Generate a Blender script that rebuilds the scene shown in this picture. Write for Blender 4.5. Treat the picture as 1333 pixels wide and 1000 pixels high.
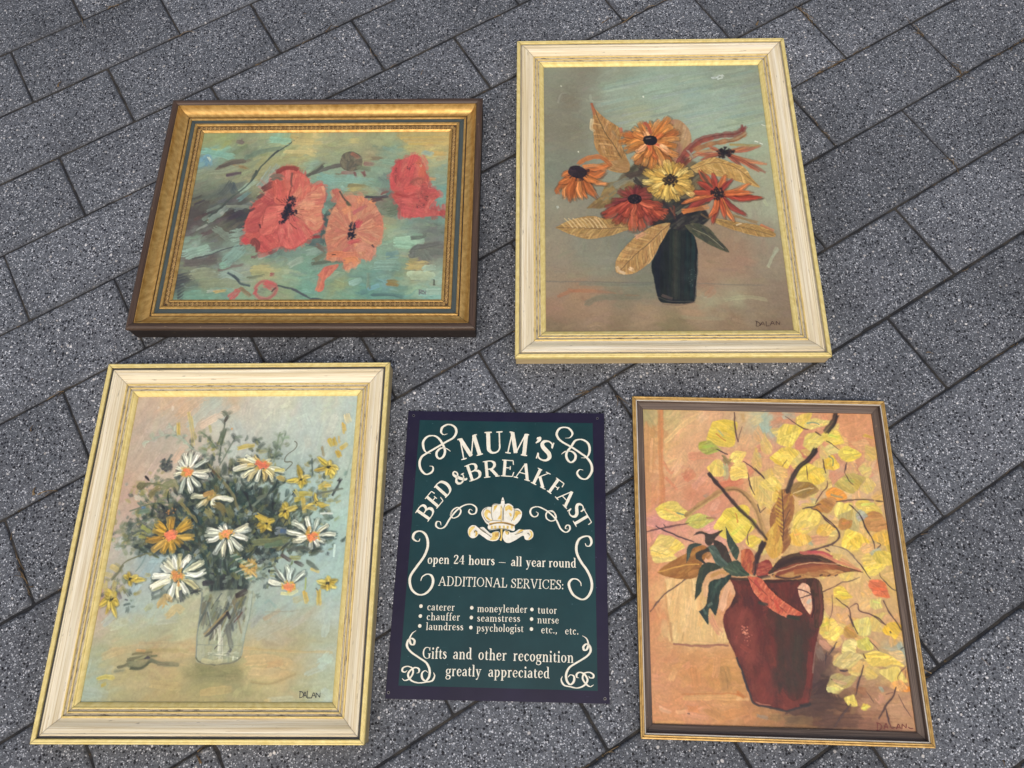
"""Four framed flower paintings and a printed metal sign laid out on exposed-aggregate paving."""
import bpy, bmesh, math, random
import numpy as np
from mathutils import Matrix, Vector

for o in list(bpy.data.objects):
    bpy.data.objects.remove(o)
sc = bpy.context.scene
COL = sc.collection
rnd = random.Random(4)

# where the photograph was taken from: used for the camera and to read positions off the photograph onto the ground
CAM_H, FOCAL, PITCH, ROLL = 1.3794, 1050.0, math.radians(67.51428), math.radians(-2.97217)
PPX, PPY, PW, PH = 681.2946, 411.4903, 1333.0, 1000.0
_f = np.array([0, math.cos(PITCH), -math.sin(PITCH)]); _r = np.array([1., 0, 0]); _u = np.cross(_r, _f)
C_RIGHT = math.cos(ROLL) * _r + math.sin(ROLL) * _u
C_UP = -math.sin(ROLL) * _r + math.cos(ROLL) * _u


def on_plane(pts, z):
    p = np.asarray(pts, float).reshape(-1, 2)
    d = (p[:, :1] - PPX) / FOCAL * C_RIGHT - (p[:, 1:] - PPY) / FOCAL * C_UP + _f
    t = (z - CAM_H) / d[:, 2]
    return d[:, :2] * t[:, None]


def local_frame(cx, cy, ang, z):
    c, s = math.cos(ang), math.sin(ang)

    def f(pts):
        g = on_plane(pts, z) - (cx, cy)
        return np.stack([g[:, 0] * c + g[:, 1] * s, -g[:, 0] * s + g[:, 1] * c], 1)
    return f


SC = .9513
#            centre x, y, width, height, turn, canvas dx, dy, w, h, top z, canvas z
PLACE = {k: [v[0] * SC, v[1] * SC, v[2] * SC, v[3] * SC, math.radians(v[4])] + [q * SC for q in v[5:9]] + list(v[9:]) for k, v in {
    'poppies': (-.4074, .8400, .6625, .5264, -3.1681, .0043, -.0081, .5228, .3899, .046, .0250),
    'coneflowers': (.2908, .8563, .5847, .7394, -2.8770, -.0017, -.0054, .4680, .6237, .036, .0195),
    'daisies': (-.5305, .2032, .5275, .6308, -2.7777, .0001, -.0014, .4090, .5154, .036, .0195),
    'sign': (-.0583, .1670, .3637, .4837, -3.9842, .0006, .0007, .3226, .4467, .002, .002),
    'jug': (.3981, .1247, .4565, .5592, -4.3030, .0001, -.0013, .4155, .5217, .022, .0085)}.items()}

# ---------------------------------------------------------------- camera, sky, sun, exposure
cam = bpy.data.cameras.new('camera')
cam.sensor_fit = 'HORIZONTAL'; cam.sensor_width = 36.0
cam.lens = 36.0 * FOCAL / PW
cam.shift_x = (PW / 2 - PPX) / PW
cam.shift_y = (PPY - PH / 2) / PW
cam.clip_start = .01; cam.clip_end = 500
cam_ob = bpy.data.objects.new('camera', cam); COL.objects.link(cam_ob)
cam_ob.matrix_world = Matrix([[C_RIGHT[i], C_UP[i], -_f[i], (0, 0, CAM_H)[i]] for i in range(3)] + [[0, 0, 0, 1]])
sc.camera = cam_ob

SUN_EL, SUN_AZ = math.radians(60), math.radians(183)          # azimuth clockwise from +y
world = bpy.data.worlds.new('World'); sc.world = world; world.use_nodes = True
wn = world.node_tree; wn.nodes.clear()
sky = wn.nodes.new('ShaderNodeTexSky'); sky.sky_type = 'NISHITA'; sky.sun_disc = False
sky.sun_elevation = SUN_EL; sky.sun_rotation = SUN_AZ
sky.altitude = 0; sky.air_density = 1.0; sky.dust_density = 6.0; sky.ozone_density = 1.0
bg = wn.nodes.new('ShaderNodeBackground'); bg.inputs['Strength'].default_value = .15
wo = wn.nodes.new('ShaderNodeOutputWorld')
wn.links.new(sky.outputs[0], bg.inputs[0]); wn.links.new(bg.outputs[0], wo.inputs[0])

sun = bpy.data.lights.new('sun', 'SUN'); sun.energy = .65; sun.angle = math.radians(60); sun.color = (1, .955, .88)
sun_ob = bpy.data.objects.new('sun', sun); COL.objects.link(sun_ob)
d = Vector((math.sin(SUN_AZ) * math.cos(SUN_EL), math.cos(SUN_AZ) * math.cos(SUN_EL), math.sin(SUN_EL)))
sun_ob.rotation_euler = d.to_track_quat('Z', 'Y').to_euler()
sun_ob.location = d * 6

sc.view_settings.view_transform = 'Standard'; sc.view_settings.look = 'None'
sc.view_settings.gamma = 1; sc.view_settings.use_curve_mapping = False
sc.view_settings.exposure = -0.03


# ---------------------------------------------------------------- helpers
def lin(c):
    c = np.asarray(c, float) / 255.
    return np.where(c <= .04045, c / 12.92, ((c + .055) / 1.055) ** 2.4)


def rgba(c):
    return tuple(lin(c)) + (1.,)


class Mat:
    """a node material with a few shorthand calls"""
    def __init__(self, name, rough=.5, metal=0., spec=.5):
        self.m = bpy.data.materials.new(name); self.m.use_nodes = True
        self.t = self.m.node_tree; self.t.nodes.clear()
        self.b = self.n('ShaderNodeBsdfPrincipled'); out = self.n('ShaderNodeOutputMaterial')
        self.t.links.new(self.b.outputs[0], out.inputs[0])
        self.b.inputs['Roughness'].default_value = rough; self.b.inputs['Metallic'].default_value = metal
        self.b.inputs['Specular IOR Level'].default_value = spec

    def n(self, kind, **kw):
        x = self.t.nodes.new(kind)
        for k, v in kw.items():
            setattr(x, k, v)
        return x

    def set(self, node, **kw):
        for k, v in kw.items():
            s = node.inputs[k.replace('_', ' ')] if isinstance(k, str) and not k.startswith('i') else node.inputs[int(k[1:])]
            if hasattr(v, 'links') or isinstance(v, bpy.types.NodeSocket): self.t.links.new(v, s)
            else: s.default_value = v
        return node

    def coord(self, kind='Object', scale=(1, 1, 1), loc=(0, 0, 0)):
        c = self.n('ShaderNodeTexCoord'); mp = self.n('ShaderNodeMapping')
        mp.inputs['Scale'].default_value = scale; mp.inputs['Location'].default_value = loc
        self.t.links.new(c.outputs[kind], mp.inputs[0]); return mp.outputs[0]

    def noise(self, vec, scale, detail=3, rough=.55, dist=0.):
        x = self.n('ShaderNodeTexNoise'); self.t.links.new(vec, x.inputs['Vector'])
        x.inputs['Scale'].default_value = scale; x.inputs['Detail'].default_value = detail
        x.inputs['Roughness'].default_value = rough; x.inputs['Distortion'].default_value = dist
        return x.outputs['Fac']

    def voro(self, vec, scale, out='Color', rnd_=1.):
        x = self.n('ShaderNodeTexVoronoi'); self.t.links.new(vec, x.inputs['Vector'])
        x.inputs['Scale'].default_value = scale; x.inputs['Randomness'].default_value = rnd_
        return x.outputs[out]

    def ramp(self, fac, stops, interp='LINEAR'):
        x = self.n('ShaderNodeValToRGB'); x.color_ramp.interpolation = interp
        e = x.color_ramp.elements
        while len(e) < len(stops): e.new(.5)
        for k, (p, c) in zip(e, stops):
            k.position = p; k.color = (c, c, c, 1) if isinstance(c, (int, float)) else (rgba(c) if len(c) == 3 else c)
        self.t.links.new(fac, x.inputs[0]); return x.outputs[0]

    def mix(self, fac, a, b, mode='MIX'):
        x = self.n('ShaderNodeMix', data_type='RGBA', blend_type=mode)
        for s, v in ((x.inputs[0], fac), (x.inputs[6], a), (x.inputs[7], b)):
            if isinstance(v, bpy.types.NodeSocket): self.t.links.new(v, s)
            elif isinstance(v, (int, float)): s.default_value = v
            else: s.default_value = rgba(v) if len(v) == 3 else v
        return x.outputs[2]

    def math(self, op, a, b=0.):
        x = self.n('ShaderNodeMath', operation=op)
        for s, v in ((x.inputs[0], a), (x.inputs[1], b)):
            if isinstance(v, bpy.types.NodeSocket): self.t.links.new(v, s)
            else: s.default_value = v
        return x.outputs[0]

    def attr(self, name, out='Fac'):
        x = self.n('ShaderNodeAttribute', attribute_name=name); return x.outputs[out]

    def sep(self, v, i):
        x = self.n('ShaderNodeSeparateXYZ'); self.t.links.new(v, x.inputs[0]); return x.outputs[i]

    def color(self, v):
        s = self.b.inputs['Base Color']
        if isinstance(v, bpy.types.NodeSocket): self.t.links.new(v, s)
        else: s.default_value = rgba(v)
        return self

    def rough(self, v): self.t.links.new(v, self.b.inputs['Roughness']); return self

    def metal(self, v): self.t.links.new(v, self.b.inputs['Metallic']); return self

    def bump(self, h, strength=.3, dist=.001):
        x = self.n('ShaderNodeBump'); x.inputs['Strength'].default_value = strength; x.inputs['Distance'].default_value = dist
        self.t.links.new(h, x.inputs['Height']); self.t.links.new(x.outputs[0], self.b.inputs['Normal']); return self


def link(name, me, mat=None, parent=None):
    o = bpy.data.objects.new(name, me); COL.objects.link(o)
    if mat is not None: me.materials.append(mat)
    if parent is not None: o.parent = parent
    return o


def mesh_from(name, verts, faces):
    me = bpy.data.meshes.new(name)
    me.from_pydata([tuple(map(float, v)) for v in verts], [], [tuple(map(int, f)) for f in faces]); me.update()
    return me


def thing(name, label, cat, loc, rz=0.):
    o = bpy.data.objects.new(name, None); COL.objects.link(o)
    o.empty_display_size = .05; o.location = loc; o.rotation_euler = (0, 0, rz)
    o['label'] = label; o['category'] = cat
    return o
# ---------------------------------------------------------------- oil paint on canvas
# A brush engine: every stroke lays colour and a bristle relief on a fine grid that becomes the canvas mesh.
RES = 0.00082                                             # metres between canvas grid points


class Painting:
    def __init__(self, w, h, to_local, seed):
        self.w, self.h, self.to_local = w, h, to_local
        self.nx, self.ny = int(w / RES) + 1, int(h / RES) + 1
        self.col = np.zeros((self.ny, self.nx, 3), np.float32)
        self.hgt = np.zeros((self.ny, self.nx), np.float32)
        self.rng = np.random.RandomState(seed)
        self.br = self._noise(4096, 2)
        self.br2 = self._noise(4096, 9)

    def _noise(self, n, sm):
        a = self.rng.rand(n)
        ker = np.hanning(sm + 2)[1:-1]
        a = np.convolve(np.r_[a, a[:sm]], ker / ker.sum(), 'same')[:n]
        a = (a - a.mean()) / (a.std() + 1e-9)
        return np.clip(.5 + .25 * a, 0, 1).astype(np.float32)

    def rp(self, pts):                                    # photograph point -> canvas grid point
        l = self.to_local(np.asarray(pts, float).reshape(-1, 2))
        return np.stack([(l[:, 0] / self.w + .5) * (self.nx - 1), (.5 - l[:, 1] / self.h) * (self.ny - 1)], 1)

    def scale_at(self, p):
        a = self.rp([(p[0] - 2, p[1] - 2), (p[0] + 2, p[1] + 2)])
        return np.linalg.norm(a[1] - a[0]) / 5.657

    @staticmethod
    def spline(p, n):
        p = np.asarray(p, float)
        if len(p) < 3:
            t = np.linspace(0, 1, n)[:, None]
            return p[0] * (1 - t) + p[-1] * t
        q = np.vstack([2 * p[0] - p[1], p, 2 * p[-1] - p[-2]])
        u = np.linspace(0, len(p) - 1 - 1e-6, n)
        i = u.astype(int); f = (u - i)[:, None]
        a, b, c, d = q[i], q[i + 1], q[i + 2], q[i + 3]
        return .5 * ((2 * b) + (c - a) * f + (2 * a - 5 * b + 4 * c - d) * f * f + (3 * b - a - 3 * c + d) * f ** 3)

    def stroke(self, pts, w, col, a=1., streak=.12, rough=.35, prof='flat', lift=.5, dry=0., n=None, clip=None, raw=False):
        P = np.asarray(pts, float) if raw else self.rp(pts)
        k = 1. if raw else self.scale_at(np.asarray(pts, float)[len(pts) // 2])
        w = w * k
        if n is None:
            n = 2 if len(P) == 2 else min(4 * len(P), 40)
        C = self.spline(P, n)
        m = w * 1.1 + 3
        x0, y0 = np.floor(C.min(0) - m).astype(int); x1, y1 = np.ceil(C.max(0) + m).astype(int) + 1
        x0, y0, x1, y1 = max(x0, 0), max(y0, 0), min(x1, self.nx), min(y1, self.ny)
        if x1 <= x0 or y1 <= y0: return
        X, Y = np.meshgrid(np.arange(x0, x1, dtype=np.float32), np.arange(y0, y1, dtype=np.float32))
        seg = np.diff(C, axis=0); L = np.linalg.norm(seg, axis=1) + 1e-6
        cum = np.r_[0, np.cumsum(L)]; tot = cum[-1]
        best = np.full(X.shape, 1e9, np.float32); T = np.zeros_like(X); S = np.zeros_like(X)
        ns = len(seg)
        for i in range(ns):
            dx, dy = seg[i] / L[i]
            rx, ry = X - C[i, 0], Y - C[i, 1]
            t = rx * dx + ry * dy
            tc = np.clip(t, -w if i == 0 else 0, L[i] + (w if i == ns - 1 else 0))
            d = np.hypot(rx - tc * dx, ry - tc * dy)
            b = d < best
            best = np.where(b, d, best); T = np.where(b, cum[i] + tc, T); S = np.where(b, rx * -dy + ry * dx, S)
        t = np.clip(T / tot, 0, 1)
        if prof == 'flat': hw = np.full_like(t, w / 2)
        elif prof == 'petal': hw = w / 2 * (.25 + .75 * np.sin(np.pi * np.clip(.12 + t * .86, 0, 1)) ** .7)
        elif prof == 'paddle': hw = w / 2 * (.4 + .6 * np.clip(t * 2., 0, 1) ** .8)
        elif prof == 'leaf': hw = w / 2 * np.sin(np.pi * np.clip(.03 + t * .94, 0, 1)) ** .8
        elif prof == 'tip': hw = w / 2 * (1 - .85 * t)
        else: hw = w / 2 * (.55 + .45 * np.sin(np.pi * np.clip(t, .05, .95)))
        o = self.rng.randint(0, 4000)
        nb = self.br[(o + (S * .8 + 500).astype(int)) % 4096] * .45 + self.br2[(o * 5 + (S * 1.6 + T * .05 + 700).astype(int)) % 4096] * .55
        nt = self.br2[(o * 3 + (T * .6 + S * .15 + 300).astype(int)) % 4096]
        ne = self.br[(o * 7 + (S * .7 + 900).astype(int)) % 4096]
        wide = min(1., max(0., (w - 2.) / 5.))
        e = hw * (1 + rough * (nt - .55) + rough * .5 * (nb - .5)) - best
        soft = 1.1 + wide * self.rng.uniform(.1, .9)
        al = np.clip(e / soft + .5, 0, 1)
        ragged = (ne - .5) * w * (.9 * wide + .15)
        cap = .32 * w if prof in ('flat', 'paddle') else .05 * w
        es = np.clip((T + cap * .6 + ragged) / (.8 + wide * 1.2) + .5, 0, 1)
        ee = np.clip((tot + cap + ragged * 1.3 - T) / (.8 + wide * self.rng.uniform(1., .45 * w + 1.5)) + .5, 0, 1)
        round_ = np.clip(1.05 - (np.clip(np.maximum(-T, T - tot), 0, None) / (cap + 1e-6)) ** 2 - (best / (hw + .1)) ** 2 * (np.maximum(-T, T - tot) > 0) * .7, 0, 1)
        al = al * es * ee * np.where(np.maximum(-T, T - tot) > 0, np.clip(round_ * 2.5, 0, 1), 1) * a
        if wide > 0: al = al * (1 - wide * .28 * t * (nb > .42))
        if dry: al = al * np.clip((nb - dry * (.25 + .75 * t)) * 5 + .6, 0, 1)
        if clip is not None: al = al * clip[y0:y1, x0:x1]
        c = np.asarray(col, np.float32) / 255.
        c = c * (1 + self.rng.uniform(-.035, .035)) + self.rng.uniform(-.012, .012, 3).astype(np.float32)
        cc = c[None, None] * (1 + streak * 1.5 * (nb - .5) + streak * .8 * (nt - .5))[..., None]
        # wet paint picks up a little of what lies under it
        mix = (.12 + .2 * wide * t * (ne > .5))[..., None]
        cc = cc * (1 - mix) + self.col[y0:y1, x0:x1] * mix
        A = al[..., None]
        self.col[y0:y1, x0:x1] = self.col[y0:y1, x0:x1] * (1 - A) + np.clip(cc, 0, 1) * A
        rim = np.exp(-((e - .8) / 1.2) ** 2) * .5
        self.hgt[y0:y1, x0:x1] = self.hgt[y0:y1, x0:x1] * (1 - al * .75) + al * lift * (.3 + .9 * nb + rim)

    def mask(self, poly, soft=1.):
        P = self.spline(np.vstack([self.rp(poly), self.rp(poly)[:1]]), len(poly) * 5)
        M = np.zeros((self.ny, self.nx), np.float32)
        x0, y0 = np.maximum(np.floor(P.min(0) - 3).astype(int), 0); x1, y1 = np.ceil(P.max(0) + 4).astype(int)
        x1, y1 = min(x1, self.nx), min(y1, self.ny)
        if x1 <= x0 or y1 <= y0: return M
        X, Y = np.meshgrid(np.arange(x0, x1), np.arange(y0, y1))
        ins = np.zeros(X.shape, bool); dist = np.full(X.shape, 1e9)
        for (ax, ay), (bx, by) in zip(P, np.roll(P, -1, 0)):
            if ay != by:
                c = ((ay > Y) != (by > Y)) & (X < (bx - ax) * (Y - ay) / (by - ay) + ax)
                ins ^= c
            dx, dy = bx - ax, by - ay
            tt = np.clip(((X - ax) * dx + (Y - ay) * dy) / (dx * dx + dy * dy + 1e-9), 0, 1)
            dist = np.minimum(dist, np.hypot(X - ax - tt * dx, Y - ay - tt * dy))
        sd = np.where(ins, dist, -dist)
        jit = (self.br2[(X * 3 + Y * 7) % 4096] - .5) * .8
        M[y0:y1, x0:x1] = np.clip((sd + jit) / soft + .5, 0, 1)
        return M

    def shape(self, poly, cols, ang, w=4., ln=14., n=None, a=1., fill=True, lift=.5, streak=.14, soft=1.):
        """a filled shape worked over with short strokes along ang (degrees, or a function of the point)"""
        M = self.mask(poly, soft)
        poly = np.asarray(poly, float)
        lo, hi = poly.min(0), poly.max(0)
        cols = [np.asarray(c, float) for c in cols]
        if fill:
            A = (M * a)[..., None]
            self.col = self.col * (1 - A) + A * (cols[0] / 255.).astype(np.float32)
            self.hgt = self.hgt * (1 - M * .7) + M * .7 * lift * .5
        if n is None:
            n = int(2.2 * np.prod(hi - lo) / (w * ln) * 1.2)
        for _ in range(n):
            p = lo + self.rng.rand(2) * (hi - lo)
            g = np.radians((ang(p) if callable(ang) else ang) + self.rng.normal(0, 9))
            d = np.array([np.cos(g), -np.sin(g)]) * ln * self.rng.uniform(.35, .65)
            self.stroke([p - d, p + d], w * self.rng.uniform(.5, 1.1), cols[self.rng.randint(len(cols))], a=a * .8, clip=M,
                        lift=lift, streak=streak, rough=.5)
        return M

    def ground_map(self, pts, power=3.2):
        """under-painting: colours set at points of the picture and blended between them"""
        P = self.rp([(x, y) for x, y, _ in pts]); C = np.array([c for *_, c in pts], float) / 255.
        s = 4
        X, Y = np.meshgrid(np.arange(0, self.nx, s), np.arange(0, self.ny, s))
        num = np.zeros(X.shape + (3,)); den = np.zeros(X.shape)
        for p, c in zip(P, C):
            w_ = 1. / (np.hypot(X - p[0], Y - p[1]) + 6) ** power
            num += w_[..., None] * c; den += w_
        sm = num / den[..., None]
        yi = np.minimum(np.arange(self.ny) // s, sm.shape[0] - 1); xi = np.minimum(np.arange(self.nx) // s, sm.shape[1] - 1)
        self.map = sm[yi][:, xi].astype(np.float32)
        self.col[:] = self.map

    def scumble(self, n, w, ln, ang, spread=25, jit=.05, a=.75, lift=.4, streak=.12, region=None, dry=0., clip=None):
        """loose background strokes that pick up the under-painting"""
        for _ in range(n):
            x = self.rng.uniform(0, self.nx); y = self.rng.uniform(0, self.ny)
            if region is not None and not region(x / self.nx, y / self.ny): continue
            xi, yi = min(int(x), self.nx - 1), min(int(y), self.ny - 1)
            ox = int(np.clip(xi + self.rng.normal(0, 14), 0, self.nx - 1)); oy = int(np.clip(yi + self.rng.normal(0, 10), 0, self.ny - 1))
            c = self.map[oy, ox] * 255 * (1 + self.rng.normal(0, jit)) + self.rng.normal(0, jit * 60, 3)
            g = np.radians((ang(x / self.nx, y / self.ny) if callable(ang) else ang) + self.rng.normal(0, spread))
            l = ln * self.rng.uniform(.5, 1.3)
            d = np.array([np.cos(g), -np.sin(g)]) * l / 2; bend = np.array([d[1], -d[0]]) * self.rng.normal(0, .18)
            p = np.array([x, y])
            self.stroke([p - d, p + bend, p + d], w * self.rng.uniform(.5, 1.3), np.clip(c, 0, 255), a=a * self.rng.uniform(.6, 1.1),
                        lift=lift, streak=streak, raw=True, n=6, rough=.5, dry=dry, clip=clip)

    def fan(self, c, tips, w, cols, a=1., prof='petal', start=.12, lift=.8, bend=0., streak=.12, edge=.0):
        c = np.asarray(c, float)
        for i, t in enumerate(tips):
            t = np.asarray(t, float); s = c + (t - c) * start
            m = (s + t) / 2 + np.array([-(t - s)[1], (t - s)[0]]) * (bend + self.rng.normal(0, .05))
            ww = w * self.rng.uniform(.8, 1.2)
            col = np.asarray(cols[i % len(cols)], float)
            if edge: self.stroke([s, m + .6, t + (t - s) * .04 + .5], ww * 1.3, col * .42, a=edge, prof=prof, lift=lift * .5)
            self.stroke([s, m, t], ww, col, a=a, prof=prof, lift=lift, streak=streak)
            off = np.array([-(t - s)[1], (t - s)[0]]); off = off / (np.linalg.norm(off) + 1e-6) * ww * .18
            self.stroke([s + (t - s) * .2 + off, m + off, t * .9 + s * .1 + off * .5], ww * .3, np.clip(col * 1.13 + 6, 0, 255), a=.75 * a, prof='line', lift=lift)
            self.stroke([s, (s + m) / 2 - off, t * .75 + s * .25 - off], ww * .22, col * .72, a=.6 * a, prof='line', lift=lift * .6)

    def soften(self, r=2, times=2):
        for _ in range(times):
            for q in ('col', 'hgt'):
                a = getattr(self, q)
                for ax in (0, 1):
                    pad = [(r, r) if i == ax else (0, 0) for i in range(a.ndim)]
                    c = np.cumsum(np.pad(a, pad, 'edge').astype(np.float64), ax); n = a.shape[ax]
                    z = np.zeros_like(np.take(c, [0], ax)); c = np.concatenate([z, c], ax)
                    a = (np.take(c, range(2 * r + 1, n + 2 * r + 1), ax) - np.take(c, range(0, n), ax)) / (2 * r + 1)
                setattr(self, q, a.astype(np.float32))

    def _field(self, step):
        ny, nx = self.ny // step + 3, self.nx // step + 3
        g = self.rng.normal(0, 1, (ny, nx))
        y, x = np.arange(self.ny) / step, np.arange(self.nx) / step
        yi, xi = y.astype(int), x.astype(int)
        fy, fx = (y - yi)[:, None], (x - xi)[None]
        fy, fx = fy * fy * (3 - 2 * fy), fx * fx * (3 - 2 * fx)
        a, b, c, d = g[yi][:, xi], g[yi][:, xi + 1], g[yi + 1][:, xi], g[yi + 1][:, xi + 1]
        return (a * (1 - fx) + b * fx) * (1 - fy) + (c * (1 - fx) + d * fx) * fy

    def finish(self, wob=1., sat=1., lift=0., gain=1., weave=.012, tint=(1, 1, 1), relief_shade=.16):
        """the drag of paint over the weave: uneven edges, then the whole picture's tone"""
        dx = self._field(5) * .28 * wob + self._field(13) * .5 * wob + self._field(40) * .7 * wob
        dy = self._field(5) * .28 * wob + self._field(13) * .5 * wob + self._field(40) * .7 * wob
        Y, X = np.mgrid[0:self.ny, 0:self.nx]
        fx = np.clip(X + dx, 0, self.nx - 1.001); fy = np.clip(Y + dy, 0, self.ny - 1.001)
        xi, yi = fx.astype(int), fy.astype(int); ax, ay = fx - xi, fy - yi
        def samp(q):
            if q.ndim == 3: u, v = ax[..., None], ay[..., None]
            else: u, v = ax, ay
            return (q[yi, xi] * (1 - u) + q[yi, xi + 1] * u) * (1 - v) + (q[yi + 1, xi] * (1 - u) + q[yi + 1, xi + 1] * u) * v
        c = samp(self.col); self.hgt = samp(self.hgt).astype(np.float32)
        # relief shading put into the colour: dips of the strokes darker, ridges lighter
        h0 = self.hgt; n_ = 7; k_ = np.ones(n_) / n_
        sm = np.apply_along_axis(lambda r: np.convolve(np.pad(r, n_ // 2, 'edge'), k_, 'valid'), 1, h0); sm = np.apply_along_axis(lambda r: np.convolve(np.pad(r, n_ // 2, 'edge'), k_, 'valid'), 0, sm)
        c = c * (1 + np.clip(h0 - sm, -.8, .8) * relief_shade)[..., None]
        g = c @ np.array([.3, .59, .11])
        c = g[..., None] + (c - g[..., None]) * sat
        c = c * gain * np.asarray(tint) + lift
        c *= (1 + weave * self.rng.normal(0, 1, g.shape) + .02 * self._field(3) + .015 * self._field(60))[..., None]
        self.col = np.clip(c, 0, 1).astype(np.float32)

    def ring(self, c, rx, ry, n, a0=0., a1=360., jit=.12):
        an = np.radians(np.linspace(a0, a1, n, endpoint=(a1 - a0) < 359)) + self.rng.normal(0, .08, n)
        r = 1 + self.rng.normal(0, jit, n)
        return [(c[0] + rx * q * np.cos(t), c[1] - ry * q * np.sin(t)) for t, q in zip(an, r)]

    def stipple(self, c, rx, ry, n, cols, s=1.6, a=1., lift=1.):
        if n >= 40 and a == 1.:
            k = max(rx - ry * .6, .1) * .6 if rx > ry else max(ry - rx * .6, .1) * .6
            d = np.array([k, 0]) if rx > ry else np.array([0, k])
            for _ in range(3):
                q = np.asarray(c, float) + self.rng.normal(0, .4, 2)
                self.stroke([q - d, q + d], min(rx, ry) * 1.25, cols[0], a=.9, lift=lift, rough=.7)
        for _ in range(n):
            g, r = self.rng.uniform(0, 6.283), np.sqrt(self.rng.rand())
            p = np.array([c[0] + rx * r * np.cos(g), c[1] + ry * r * np.sin(g)])
            q = p + self.rng.normal(0, s * .6, 2)
            self.stroke([p, q], s * self.rng.uniform(.9, 1.6), cols[self.rng.randint(len(cols))], a=a, lift=lift, n=2)

    def frill(self, poly, cols, n, ln=9., w=5., out=.35):
        """uneven petal edge: short strokes laid across the outline"""
        p = np.asarray(poly, float); c = p.mean(0)
        q = self.spline(np.vstack([p, p[:1]]), n)
        for r in q:
            d = (r - c) / (np.linalg.norm(r - c) + 1e-6)
            g = self.rng.normal(0, .5); d = np.array([d[0] * np.cos(g) - d[1] * np.sin(g), d[0] * np.sin(g) + d[1] * np.cos(g)])
            l = ln * self.rng.uniform(.6, 1.3)
            self.stroke([r - d * l * (1 - out), r - d * l * .3 + self.rng.normal(0, .8, 2), r + d * l * out * self.rng.uniform(0, 1.2)], w * self.rng.uniform(.6, 1.3), cols[self.rng.randint(len(cols))], a=.85, lift=.6)

    def leaf(self, x, y, rx, ry, ang, col, vein=None, a=1.):
        g = np.radians(ang); ux = np.array([np.cos(g), -np.sin(g)]); uy = np.array([ux[1], -ux[0]])
        c = np.array([x, y], float); col = np.asarray(col, float)
        j = lambda q: q * self.rng.uniform(.86, 1.1)
        prof = [(-1, 0), (-.78, j(.5)), (-.4, j(.92)), (.1, j(.95)), (.55, j(.58)), (self.rng.uniform(1.0, 1.3), self.rng.uniform(-.15, .15)), (.6, j(-.52)), (.12, j(-.9)), (-.35, j(-.95)), (-.78, j(-.52))]
        poly = [c + ux * rx * q * self.rng.uniform(.92, 1.08) + uy * ry * s * self.rng.uniform(.85, 1.12) for q, s in prof]
        self.shape(poly, [col, np.clip(col * 1.1 + 5, 0, 255), col * .93, np.clip(col + [12, 4, -18], 0, 255)], ang + self.rng.uniform(15, 40), w=max(3, ry * .45), ln=ry * 1.2, n=int(8 + rx * ry / 12), a=a, lift=.7, soft=2.4)
        if vein is not None:
            self.stroke([c - ux * rx * .9, c + uy * ry * .1, c + ux * rx * .85], 1.1, vein, a=.8, prof='line')
            for q in (-.5, -.1, .3):
                for s in (-1, 1):
                    self.stroke([c + ux * rx * q, c + ux * rx * (q + .3) + uy * s * ry * .7], .8, vein, a=.55, prof='line')


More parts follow.
